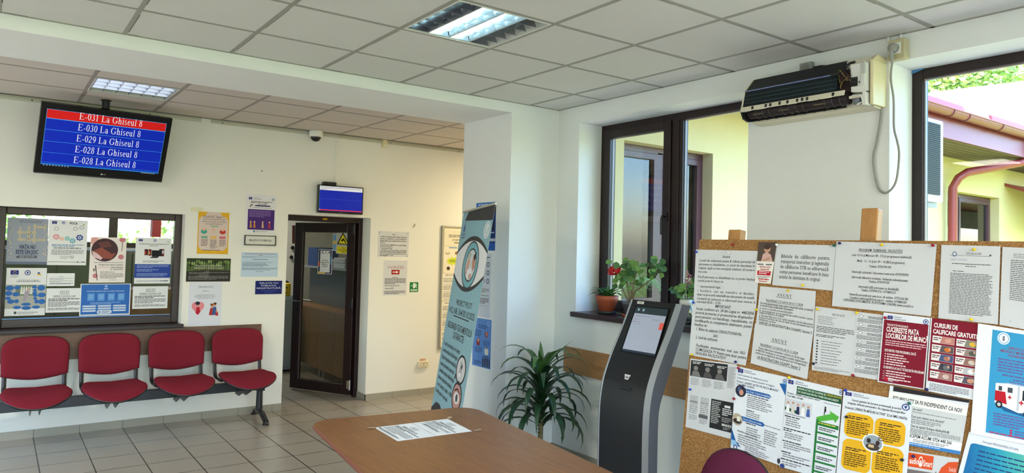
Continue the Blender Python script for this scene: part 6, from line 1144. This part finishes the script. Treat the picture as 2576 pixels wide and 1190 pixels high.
sheet('exit_sign', wq(3.85, 1.277, 3.957, 1.166), [R(.36, .1, .26, .5, (226, 238, 228)), PG([(.12, .36), (.2, .28), (.2, .33), (.3, .33), (.3, .39), (.2, .39), (.2, .44)], (226, 238, 228)), EL(.72, .16, .045, .05, (226, 238, 228)), PG([(.66, .24), (.78, .22), (.86, .36), (.82, .38), (.76, .3), (.74, .42), (.84, .52), (.82, .62), (.78, .62), (.78, .54), (.68, .46), (.62, .58), (.54, .58), (.54, .54), (.6, .54), (.66, .40), (.67, .30), (.6, .36), (.57, .33)], (226, 238, 228)), T(.5, .9, .26, 'IEȘIRE', (226, 238, 228), 'c', .8, .03)], 'small green exit sign IESIRE with a running figure', 'sign', None, (26, 122, 66), thick=.003)
YL = (226, 176, 44); CR = (214, 196, 186)
its = [R(0, 0, 1, 1, YL), rr(.03, .09, .94, .83, .2, CR), rr(.25, .0, .5, .15, .1, CR), T(.5, .135, .07, 'D.G.A.S.P.C. Sector 2', (70, 62, 60), 'c', .68, .015)]+[T(.52, .19+.055*k, .06, s, (80, 72, 70), 'c', w) for k, (s, w) in enumerate((('Serviciul de Asistență Persoane', .72), ('pentru persoane cu handicap', .76), ('și aparținători', .55)))]+[R(.42, .33, .24, .025, (130, 170, 130))]
for k, c in enumerate(((70, 170, 150), (210, 190, 180), (196, 60, 50))): its += [EL(.2+.3*k, .47, .1, .055, c), EL(.2+.3*k, .42, .05, .035, (222, 176, 156), 1), R(.12+.29*k, .575, .2, .06, ((130, 170, 150), (226, 180, 90), (206, 110, 120))[k]), GK(.12+.29*k, .66, .22, 5, .033, (110, 100, 98), .45, .8, 3)]
its += [GK(.42, .82, .25, 2, .03, (110, 100, 98), .45, .7, 4), GK(.16, .905, .6, 1, .03, (90, 80, 78), .5, 1, 9), PG([(0, .84), (.1, .88), (.14, 1), (0, 1)], YL, 1), PG([(.86, .9), (1, .84), (1, 1), (.8, 1)], YL, 1), PG([(.8, 0), (1, 0), (1, .14), (.9, .08)], YL, 1), PG([(0, 0), (.2, 0), (.12, .09), (0, .14)], YL, 1)]
sheet('poster', wq(1.56, 1.961, 1.845, 1.56), its, 'yellow bordered pinkish poster in a clear sleeve right of the internal window', 'poster', None, CR, glossy=True)
b = MB(); b.box((1.49, YW-.001, 1.955), (1.60, YW, 2.0), mat('masking_tape', (222, 222, 190), .6)); tag(b.build('tape'), 'strip of pale tape above the yellow bordered poster', 'tape')
PU = (74, 44, 120)
sheet('poster', wq(1.997, 2.158, 2.299, 1.768), EU(.09, .075, .11, .06)+[T(.24, .1, .03, 'Cofinanțat de', NAVY, 'l', .2), T(.24, .13, .03, 'Uniunea Europeană', NAVY, 'l', .26)]+SEAL(.89, .11, .045, .035, (50, 110, 130))+[GK(.16, .175, .7, 2, .03, INK, .45, .8, 9), R(.3, .27, .5, .03, NAVY), GK(.38, .245, .3, 1, .025, INK, .5, 1, 4), PG([(.13, .33), (.15, .27), (.2, .25), (.24, .29), (.21, .29), (.18, .28), (.16, .33)], (120, 90, 80)), GK(.25, .33, .6, 1, .025, GREY, .45, 1, 10), R(.08, .38, .87, .52, PU), GK(.12, .41, .7, 6, .03, (140, 116, 176), .45, .7, 11)]+[PG([(x-.03, .85), (x-.02, .72), (x+.02, .72), (x+.04, .85)], c, 1) for x, c in ((.18, (196, 150, 80)), (.3, (206, 130, 70)), (.57, (206, 170, 130)), (.79, (190, 50, 60)))]+[EL(x, .7, .025, .022, (222, 180, 150), 2) for x in (.18, .3, .57, .79)]+SEAL(.3, .94, .03, .025, (50, 110, 130))[:1]+[GK(.36, .925, .4, 2, .02, GREY, .45, .8, 7)], 'purple and white EU project poster above the RELATII CU PUBLICUL plate', 'poster', None, (228, 228, 230))
t = thing('door_plate', (2.15, YW, 1.656), 'white curved plate reading RELATII CU PUBLICUL left of the door', 'sign')
b = MB(); b.prism([(1.999, YW, 1.657), (1.999, YW-.012, 1.664), (1.999, YW-.014, 1.70), (1.999, YW-.012, 1.741), (1.999, YW, 1.748)], (.302, 0, 0), mat('plate_white', (214, 216, 208), .35)); b.build('plate', t)
b = MB()
for x in (1.994, 2.296): b.box((x, YW-.017, 1.652), (x+.01, YW, 1.752), mat('plate_edge', (60, 60, 58), .4))
b.box((1.999, YW-.014, 1.652), (2.3, YW, 1.657), mat('plate_edge', (60, 60, 58), .4)); b.box((1.999, YW-.012, 1.748), (2.3, YW, 1.752), mat('plate_edge', (60, 60, 58), .4)); b.build('edge_caps', t)
b = MB(); paint(b, wq(2.0, 1.748, 2.3, 1.657, YW-.0145), [T(.5, .60, .3, 'RELAȚII CU PUBLICUL', (44, 44, 48), 'c', .74, .01)], .0003); b.build('lettering', t)
sheet('notice', wq(1.975, 1.582, 2.338, 1.342), [R(.0, .12, 1, .003, (120, 140, 160)), GK(.08, .05, .86, 1, .035, (120, 70, 100), .5, 1, 16), GK(.46, .1, .12, 1, .03, (120, 70, 100), .5, 1, 2), GK(.02, .17, .95, 2, .03, (110, 130, 150), .45, .4, 18), GK(.3, .28, .42, 1, .04, (50, 70, 90), .5, 1, 7), R(.02, .38, .96, .004, (90, 110, 130)), GK(.03, .41, .96, 6, .032, (100, 120, 140), .45, .6, 18, .5), R(0, .62, 1, .003, (90, 110, 130)), GK(.03, .64, .95, 3, .035, (100, 120, 140), .45, .8, 16), GK(.4, .78, .2, 1, .03, (80, 100, 120), .45, 1, 3)], 'pale blue printed notice below the RELATII CU PUBLICUL plate', 'notice', None, (190, 212, 230))
rnd = random.Random(9)
its = [R(0, 0, 1, .55, (96, 116, 66)), R(0, .0, 1, .22, (54, 66, 40), 1)]+[EL(.05+.06*k+rnd.uniform(-.02, .02), .12+.2*rnd.random(), .05, .07, ((120, 146, 76), (60, 74, 44), (146, 166, 100))[k % 3], 2) for k in range(16)]+[R(.02+.055*k+.02*rnd.random(), 0, .010+.008*rnd.random(), .52, (34, 36, 28), 3) for k in range(18)]+[PG([(0, .55), (.45, .5), (1, .52), (1, 1), (0, 1)], (50, 48, 46), 4), PG([(.2, .8), (.45, .52), (.52, .52), (.5, .85)], (86, 84, 80), 5), T(.5, .34, .1, 'Grup de suport pentru persoanele', (214, 210, 200), 'c', .62), T(.5, .44, .1, 'diagnosticate cu afecțiuni oncologice', (214, 210, 200), 'c', .66), GK(.06, .60, .9, 2, .05, (150, 148, 144), .35, .3, 14), GK(.05, .76, .9, 4, .045, (150, 148, 144), .35, .7, 14)]
sheet('poster', wq(1.474, 1.517, 1.876, 1.296), its, 'dark forest photo poster with white lettering right of the internal window', 'poster', None, (50, 52, 46))
sheet('notice', wq(1.507, 1.29, 1.805, .868), [TS(.5, .125, .04, 'PRIORITATE', (44, 56, 100), 'c', .46), T(.5, .21, .03, 'PENTRU', (90, 100, 130), 'c', .2), T(.5, .3, .03, 'FEMEILE ÎNSĂRCINATE ȘI', (84, 92, 120), 'c', .56), T(.5, .335, .03, 'PERSOANELE ÎNSOȚITE DE COPII CU', (84, 92, 120), 'c', .66), T(.5, .37, .03, 'VÂRSTA DE PÂNĂ LA 5 ANI', (84, 92, 120), 'c', .48), EL(.2, .53, .11, .09, (226, 140, 150)), EL(.36, .53, .11, .09, (226, 140, 150)), PG([(.1, .56), (.46, .56), (.28, .74)], (226, 140, 150)), PG([(.22, .7), (.24, .56), (.32, .55), (.36, .66), (.31, .72)], (186, 30, 56), 1), EL(.29, .5, .05, .04, (206, 160, 140), 2), EL(.27, .47, .07, .04, (40, 40, 60), 3), PG([(.62, .74), (.66, .58), (.74, .58), (.76, .75)], (176, 50, 46)), PG([(.72, .74), (.74, .56), (.84, .56), (.86, .74)], (62, 90, 150)), EL(.71, .53, .045, .04, (206, 150, 120), 1), EL(.79, .51, .045, .04, (206, 150, 120), 1), EL(.8, .485, .05, .025, (90, 60, 40), 2), EL(.70, .505, .05, .025, (130, 80, 50), 2), PG([(.82, .76), (.83, .68), (.9, .68), (.91, .76)], (190, 50, 46), 1), EL(.86, .66, .03, .026, (206, 150, 120), 2)], 'white sheet PRIORITATE with a pregnant woman and family drawing', 'notice', None, (218, 222, 232))
sheet('door_sign', wq(2.121, 1.301, 2.387, 1.168), [T(.5, .22, .15, 'RELAȚII CU', (206, 214, 236), 'c', .7, .012), T(.5, .41, .15, 'PUBLICUL', (206, 214, 236), 'c', .58, .012), T(.5, .60, .15, 'REGISTRATURĂ', (206, 214, 236), 'c', .9, .012), GK(.22, .72, .58, 1, .1, (70, 90, 160), .35, 1, 9), GK(.34, .84, .34, 1, .1, (70, 90, 160), .35, 1, 6)], 'dark blue braille sign RELATII CU PUBLICUL REGISTRATURA beside the door', 'sign', None, (22, 34, 104), thick=.004)
# ------------------------------------------------------------------ posters taped inside the internal window
YG = YW+.162
def wp(x0, z1, x1, z0, items, label, base=(226, 228, 230), cat='poster', lift=0): return sheet('poster' if cat == 'poster' else 'notice', Quad((x0, YG, z1), (x1, YG, z1), (x1, YG, z0), (x0, YG, z0)), items, label, cat, 'papers taped on the internal window', base, lift, glossy=True)
rnd = random.Random(4); its = [R(0, 0, 1, 1, (158, 166, 180)), GK(.28, .05, .6, 2, .035, (110, 116, 130), .4, .9, 8)]
TI = (206, 196, 164); SQ = lambda cx, cy_, s: [R(cx-.026, cy_-.026, .05, .045, TI, 1), T(cx, cy_+.012, .04, s, (110, 96, 70), 'c', .022)]
for i, s in enumerate('DOMESTICA'): its += SQ(.26+.052*i, .31, s)
for i, s in enumerate('STOP'): its += SQ(.28+.052*i, .47, s)
for i, s in enumerate('IMPREUNA'): its += SQ(.54+.052*i, .47, s)
for i, s in enumerate('AJUTOR'): its += SQ(.66+.052*i, .19, s)
for i, s in enumerate('PUTERE'): its += SQ(.31, .22+.052*i, s)
for i, s in enumerate('FAMILIE'): its += SQ(.52, .19+.052*i, s)
for i, s in enumerate('CUVANTUL'): its += SQ(.66, .15+.052*i, s)
for k in range(34): a_ = rnd.random(); its.append(R((.04+.07*rnd.random()) if k % 2 else (.88+.08*rnd.random()), .08+.75*a_, .03, .022, TI, 1))
its += [T(.5, .66, .115, 'VIAȚA NU', (58, 72, 100), 'c', .4, .03), T(.5, .77, .115, 'ESTE UN JOC', (58, 72, 100), 'c', .54, .03), GK(.28, .79, .46, 1, .03, (90, 96, 110), .4, 1, 7), R(.25, .82, .5, .04, (84, 88, 98)), T(.5, .852, .035, 'CERE AJUTOR!', (206, 208, 214), 'c', .38), R(0, .94, 1, .06, (110, 120, 140))]
wp(.078, 1.838, .371, 1.442, its, 'grey poster VIATA NU ESTE UN JOC with letter tiles, top left of the internal window')
gear = lambda x, y, r, c: [PG([(x+r*(1 if (k//2) % 2 else .8)*math.cos(k*math.pi/14), y+r*.72*(1 if (k//2) % 2 else .8)*math.sin(k*math.pi/14)) for k in range(28)], c, 1), EL(x, y, r*.45, r*.33, (226, 228, 230), 2), EL(x, y, r*.25, r*.18, c, 3)]
wp(.373, 1.836, .668, 1.438, EU(.08, .035, .12, .06)+SEAL(.37, .065, .045, .033)+[T(.53, .095, .07, 'POCA', INK, 'l', .2, .03), PG([(.87, .07), (.92, .09), (.88, .12)], (130, 170, 90))]+[it for x, y, c in ((.2, .2, (110, 110, 118)), (.68, .19, (110, 110, 118)), (.84, .16, (90, 96, 110))) for it in (EL(x, y, .055, .04, c), EL(x, y, .045, .032, (226, 228, 230), 1))]+gear(.2, .38, .09, (226, 150, 160))+gear(.34, .42, .06, (236, 180, 150))+gear(.48, .41, .07, (110, 190, 180))+gear(.62, .46, .085, (110, 180, 200))+gear(.8, .385, .1, (60, 84, 160))+[GK(.1, .545, .82, 2, .03, (84, 140, 180), .5, .7, 9), GK(.15, .615, .7, 1, .03, INK, .5, 1, 8), GK(.1, .66, .82, 5, .025, (130, 130, 134), .45, .6, 12), GK(.32, .80, .28, 3, .025, (170, 170, 174), .45, .7, 5), EL(.63, .82, .04, .032, (90, 90, 96)), EL(.63, .82, .028, .022, (226, 228, 230), 1), R(.02, .925, .95, .008, (70, 70, 90)), EL(.78, .93, .015, .014, INK, 1), R(.88, .92, .09, .016, INK, 1)], 'white poster with coloured gears, second from the left in the internal window top row')
FL = (206, 130, 140)
wp(.695, 1.692, .984, 1.283, [EL(.12, .09, .12, .09, (226, 170, 164)), EL(.4, .28, .37, .255, (76, 54, 60), 1), PG([(.1, .3), (.3, .22), (.6, .36), (.72, .34), (.6, .48), (.3, .46), (.12, .42)], (150, 84, 72), 2), PG([(.2, .12), (.5, .08), (.6, .2), (.3, .24)], (110, 70, 66), 2), PG([(.05, .3), (.2, .36), (.35, .46), (.3, .5), (.1, .44)], (226, 196, 200), 3), EL(.88, .05, .09, .05, FL), EL(.86, .43, .08, .055, FL), PG([(.88, .1), (.9, .1), (.88, .3), (.86, .3)], (130, 120, 110)), EL(.17, .85, .07, .05, FL), PG([(.15, .62), (.18, .62), (.24, .95), (.22, .95)], (90, 80, 80)), EL(.13, .72, .03, .035, (140, 130, 124)), GK(.12, .55, .8, 1, .028, GREY, .45, 1, 10), T(.25, .62, .052, 'Grupul de suport pentru', (60, 54, 60), 'l', .68, .012), T(.6, .675, .052, 'persoanelor', (60, 54, 60), 'l', .34, .012), T(.25, .675, .052, 'aparținătorii', (220, 160, 160), 'l', .32), T(.57, .72, .052, 'cu dizabilități', (90, 70, 80), 'l', .36, .006), GK(.3, .76, .4, 1, .03, GREY, .45, 1, 5), GK(.3, .80, .65, 4, .03, (130, 124, 126), .45, .7, 9), GK(.55, .94, .2, 1, .02, GREY, .45, 1, 3)], 'pink poster with a round photo of joined hands in the internal window', (232, 224, 220))
wp(1.06, 1.698, 1.367, 1.272, EU(.08, .03, .11, .05)+SEAL(.53, .055, .045, .032)+[PG([(.88, .06), (.93, .08), (.89, .1)], (130, 170, 90)), GK(.1, .13, .82, 1, .02, INK, .5, 1, 10), GK(.38, .165, .25, 1, .02, INK, .5, 1, 3), R(.25, .25, .1, .13, (70, 30, 34)), R(.26, .30, .03, .06, (226, 60, 50), 1), R(.36, .25, .08, .14, (120, 30, 40)), R(.37, .3, .03, .06, (230, 170, 50), 1), R(.45, .27, .22, .13, (30, 30, 36)), PG([(.4, .44), (.48, .40), (.66, .40), (.62, .44)], (60, 60, 66)), R(.66, .24, .07, .16, (40, 40, 46)), R(.73, .24, .07, .16, (110, 34, 40)), R(.74, .27, .05, .07, (206, 206, 210), 1), GK(.22, .5, .6, 2, .025, GREY, .45, .7, 9), R(0, .575, 1, .30, (48, 76, 160)), GK(.06, .595, .88, 3, .026, (150, 170, 220), .45, .5, 12), GK(.06, .69, .6, 2, .03, (150, 170, 220), .45, .7, 8), GK(.06, .775, .86, 3, .026, (150, 170, 220), .45, .9, 14), R(.06, .94, .88, .008, (60, 60, 70)), EL(.75, .944, .015, .012, INK, 1), R(.8, .935, .14, .016, INK, 1)], 'white and blue poster with ring binders, right end of the internal window upper row')
OV = (56, 112, 186)
wp(.087, 1.412, .375, 1.005, EU(.1, .05, .2, .09)+SEAL(.52, .1, .075, .055)+[R(.77, .09, .06, .04, (60, 90, 170)), R(.76, .125, .1, .03, (230, 190, 60)), GK(.1, .16, .2, 3, .015, GREY, .45, .8, 4), T(.55, .265, .03, 'D.G.A.S.P.C. Sector 2 angajează', INK, 'c', .5, .008), T(.55, .295, .03, 'ASISTENȚI MATERNALI PROFESIONIȘTI', INK, 'c', .6, .012), R(0, .35, 1, .5, (176, 180, 172)), R(.25, .36, .5, .22, (120, 136, 110), 1)]+[PG([(.36+.06*k, .55), (.37+.06*k, .42), (.39+.06*k, .38), (.41+.06*k, .42), (.42+.06*k, .55)], (224, 226, 222), 2) for k in range(6)]+[PG([(.44, .7), (.47, .5), (.55, .46), (.6, .52), (.54, .6), (.5, .7)], (170, 160, 180), 3), EL(.56, .45, .03, .025, (206, 160, 140), 3)]+
  [EL(x, y, rx_, ry_, OV, 4) for x, y, rx_, ry_ in ((.1, .42, .1, .055), (.28, .41, .08, .04), (.08, .53, .09, .05), (.26, .55, .09, .045), (.07, .63, .07, .035), (.14, .70, .09, .045), (.28, .695, .06, .04), (.71, .40, .06, .035), (.88, .42, .1, .06), (.72, .47, .05, .03), (.72, .53, .06, .035), (.74, .58, .06, .03), (.9, .57, .1, .05), (.74, .645, .05, .03), (.78, .71, .06, .04), (.91, .71, .09, .055), (.52, .76, .12, .03), (.3, .825, .1, .035), (.53, .84, .12, .04), (.77, .825, .1, .035))]+[EL(.26, .935, .035, .028, (70, 90, 90)), GK(.32, .92, .5, 3, .018, GREY, .45, .8, 9)], 'poster with many blue ovals, lower left of the internal window')
wp(.378, 1.367, .586, 1.255, [GK(.4, .25, .2, 1, .05, INK, .5, 1, 2), GK(.1, .38, .85, 2, .07, GREY, .45, .6, 12), GK(.1, .58, .85, 2, .07, GREY, .45, .5, 12), GK(.1, .76, .85, 2, .07, (80, 80, 84), .45, .9, 12)], 'small white typed note under the gears poster in the internal window', cat='notice')
an_items = [TS(.5, .22, .12, 'ANUNT', INK, 'c', .28), R(.36, .24, .28, .012, INK), T(.5, .36, .09, 'ÎNCEPÂND CU DATA DE 01.11.2024', INK, 'c', .62, .012), R(.2, .38, .6, .008, INK), GK(.06, .43, .88, 2, .06, (60, 60, 64), .5, .6, 10), GK(.06, .56, .88, 4, .055, (96, 96, 100), .45, .6, 12), T(.5, .88, .1, 'DEPUSE LA REGISTRATURA DGASPC Sector 2', INK, 'c', .88, .012), R(.06, .895, .88, .008, INK)]
wp(.379, 1.236, .65, 1.025, an_items, 'crinkled white ANUNT sheet left of the blue poster in the internal window', cat='notice')
TB = (54, 110, 190)
its = [R(.02, .02, .96, .94, TB)]+[EL(.5, .08, .03, .04, (140, 180, 230), 1), GK(.46, .14, .08, 1, .05, (190, 212, 240), .6, 1, 2), T(.5, .25, .05, 'RECOGNISE WARNING SIGNS OF HUMAN TRAFFICKING', (200, 220, 244), 'c', .74, .008)]+[R(.14+.2*k, .30, .14, .24, (90, 150, 220), 1) for k in range(4)]+[R(.16+.2*k, .33, .10, .16, (120, 170, 226), 2) for k in range(4)]+[GK(.2, .585, .6, 2, .04, (150, 190, 236), .45, .7, 12)]+[rr(.05+.3*j, .675+.075*k, .27, .05, .03, (206, 220, 238)) for j in range(3) for k in range(3) if not (j == 1 and k == 2)]+[rr(.34, .82, .29, .13, .06, (206, 220, 238)), GK(.44, .85, .15, 3, .03, (110, 140, 190), .5, .7, 4), R(.37, .87, .04, .04, (90, 130, 190), 2)]
wp(.634, 1.272, 1.036, .988, its, 'blue landscape poster on human trafficking signs at the internal window foot', (232, 234, 238), lift=.001)
wp(1.054, 1.246, 1.353, 1.039, an_items, 'flat white ANUNT sheet at the lower right of the internal window', cat='notice')
# ------------------------------------------------------------------ notices on the door
sheet('room_number', wq(2.868, 1.968, 2.928, 1.937, yf0-.001), [R(.03, .06, .94, .88, (30, 26, 22)), R(.08, .16, .84, .68, (214, 166, 30), 1), T(.5, .76, .62, 'C13', (30, 26, 22), 'c', .7, .03)], 'small yellow number plate C13 on the frame above the door', 'sign', None, (30, 26, 22), thick=.002)
PD = Plane(LO+ln*.006, ln); W3 = lambda x, y: (440+x*.311, 470+y*.311)
def door_quad(pts): return Quad(*[PD.at(W3(*p)) for p in pts])
sheet('warning_sticker', door_quad([(1308, 365), (1414, 372), (1414, 548), (1302, 540)]), [R(0, 0, 1, 1, (178, 182, 170)), PG([(.5, 0), (1, .56), (.06, .56)], (30, 28, 20), 1), PG([(.5, .09), (.88, .52), (.18, .52)], (232, 214, 40), 2), PG([(.36, .36), (.56, .26), (.62, .34), (.42, .44)], (30, 28, 20), 3), PG([(.55, .36), (.62, .33), (.76, .47), (.70, .49)], (30, 28, 20), 3), R(.08, .66, .92, .31, (224, 208, 44), 1), T(.54, .755, .09, 'ZONA', (60, 54, 20), 'c', .3, .02), T(.54, .85, .09, 'SUPRAVEGHEATĂ', (60, 54, 20), 'c', .78, .02), T(.54, .94, .09, 'VIDEO', (60, 54, 20), 'c', .34, .02)], 'yellow video surveillance warning sticker on the door glass', 'sticker', None, (178, 182, 170))
sheet('notice', door_quad([(1162, 502), (1275, 508), (1268, 708), (1154, 704)]), [R(.03, .02, .94, .96, (60, 66, 92)), R(.03, .9, .5, .08, (226, 176, 60), 1), R(.7, .3, .27, .3, (70, 130, 170), 1), R(.03, .5, .12, .2, (196, 80, 60), 1), R(.15, .06, .7, .87, (236, 236, 236), 2), EL(.3, .12, .05, .03, (120, 60, 70), 3), EL(.55, .12, .05, .03, (160, 160, 170), 3), EL(.78, .12, .05, .03, (40, 44, 60), 3), R(.15, .17, .7, .01, INK, 3), T(.5, .47, .085, 'Serviciul', (50, 50, 54), 'c', .4, .012), T(.5, .55, .085, 'Registratură și', (50, 50, 54), 'c', .6, .012), T(.5, .63, .085, 'Relații cu', (50, 50, 54), 'c', .42, .012), T(.5, .71, .085, 'Publicul', (50, 50, 54), 'c', .36, .012)], 'white taped notice with a coloured border in the middle of the door glass', 'notice', None, (232, 232, 232))
sheet('poster', door_quad([(1280, 378), (1308, 380), (1306, 520), (1276, 516)]), [R(.1, .05, .8, .9, (110, 150, 190)), R(.1, .4, .8, .2, (206, 180, 90), 1)], 'narrow coloured strip poster taped beside the camera sticker on the door', 'poster', None, (196, 198, 200))
# ------------------------------------------------------------------ papers taped on the table
PT = Plane((0, 0, .7505), (0, 0, 1)); A4 = [PT.at(p) for p in ((942, 1076), (1126, 1054), (1187, 1085), (1000, 1110))]
mid = lambda a_, b_, s: a_*(1-s)+b_*s
for k, (s0, s1, lbl) in enumerate(((0, .496, 'white ANUNT sheet taped on the table, the one nearer the table end'), (.504, 1, 'white ANUNT sheet taped on the table, the one nearer the plant'))):
    tl, tr, br_, bl_ = mid(A4[0], A4[1], s0), mid(A4[0], A4[1], s1), mid(A4[3], A4[2], s1), mid(A4[3], A4[2], s0)
    q = Quad(tr, br_, bl_, tl)      # the print reads from the far side towards the near side
    its = [TS(.42, .22, .10, 'ANUNT', INK, 'c', .26), R(.29, .245, .26, .012, INK), T(.45, .36, .09, 'ÎNCEPÂND CU DATA DE 01.11.2024', INK, 'c', .6, .01), R(.15, .375, .6, .006, INK), GK(.06, .42, .9, 2, .06, (70, 70, 76), .5, .5, 9), GK(.06, .56, .88, 3 if k else 5, .055, (120, 120, 128), .4, .6, 11), T(.46, .80 if k else .92, .09, 'LA REGISTRATURA DGASPC Sector 2' if k else 'DEPUSE LA REGISTRATURA DGASPC Sector 2', INK, 'c', .66 if k else .86, .012), R(.1, .815 if k else .935, .7, .008, INK)]
    sheet('notice', q, its, lbl, 'notice', None, (238, 240, 244))
TP = mat('clear_tape', (176, 150, 124), .12, spec=.8)
for k, (p, d_, lbl) in enumerate((((940, 1077), (-16, 1), 'piece of clear tape at the left corner of the table papers'), ((1124, 1054), (9, -5), 'piece of clear tape at the far corner of the table papers'), ((1187, 1084), (24, -2), 'piece of clear tape at the right corner of the table papers'))):
    a_, b_ = PT.at((p[0]+6, p[1])), PT.at((p[0]+d_[0], p[1]+d_[1])); dd = (b_-a_); sd_ = Z_.cross(dd).normalized()*.011
    b = MB(); n_ = 6; vs = []
    for i in range(n_+1): c = a_+dd*(i/n_)+Z_*(.0016+.004*abs(math.sin(i*1.9+k))*(i/n_)); vs += [c-sd_, c+sd_]
    b.mesh(vs, [(2*i, 2*i+1, 2*i+3, 2*i+2) for i in range(n_)], TP, True); tag(b.build('tape'), lbl, 'tape')
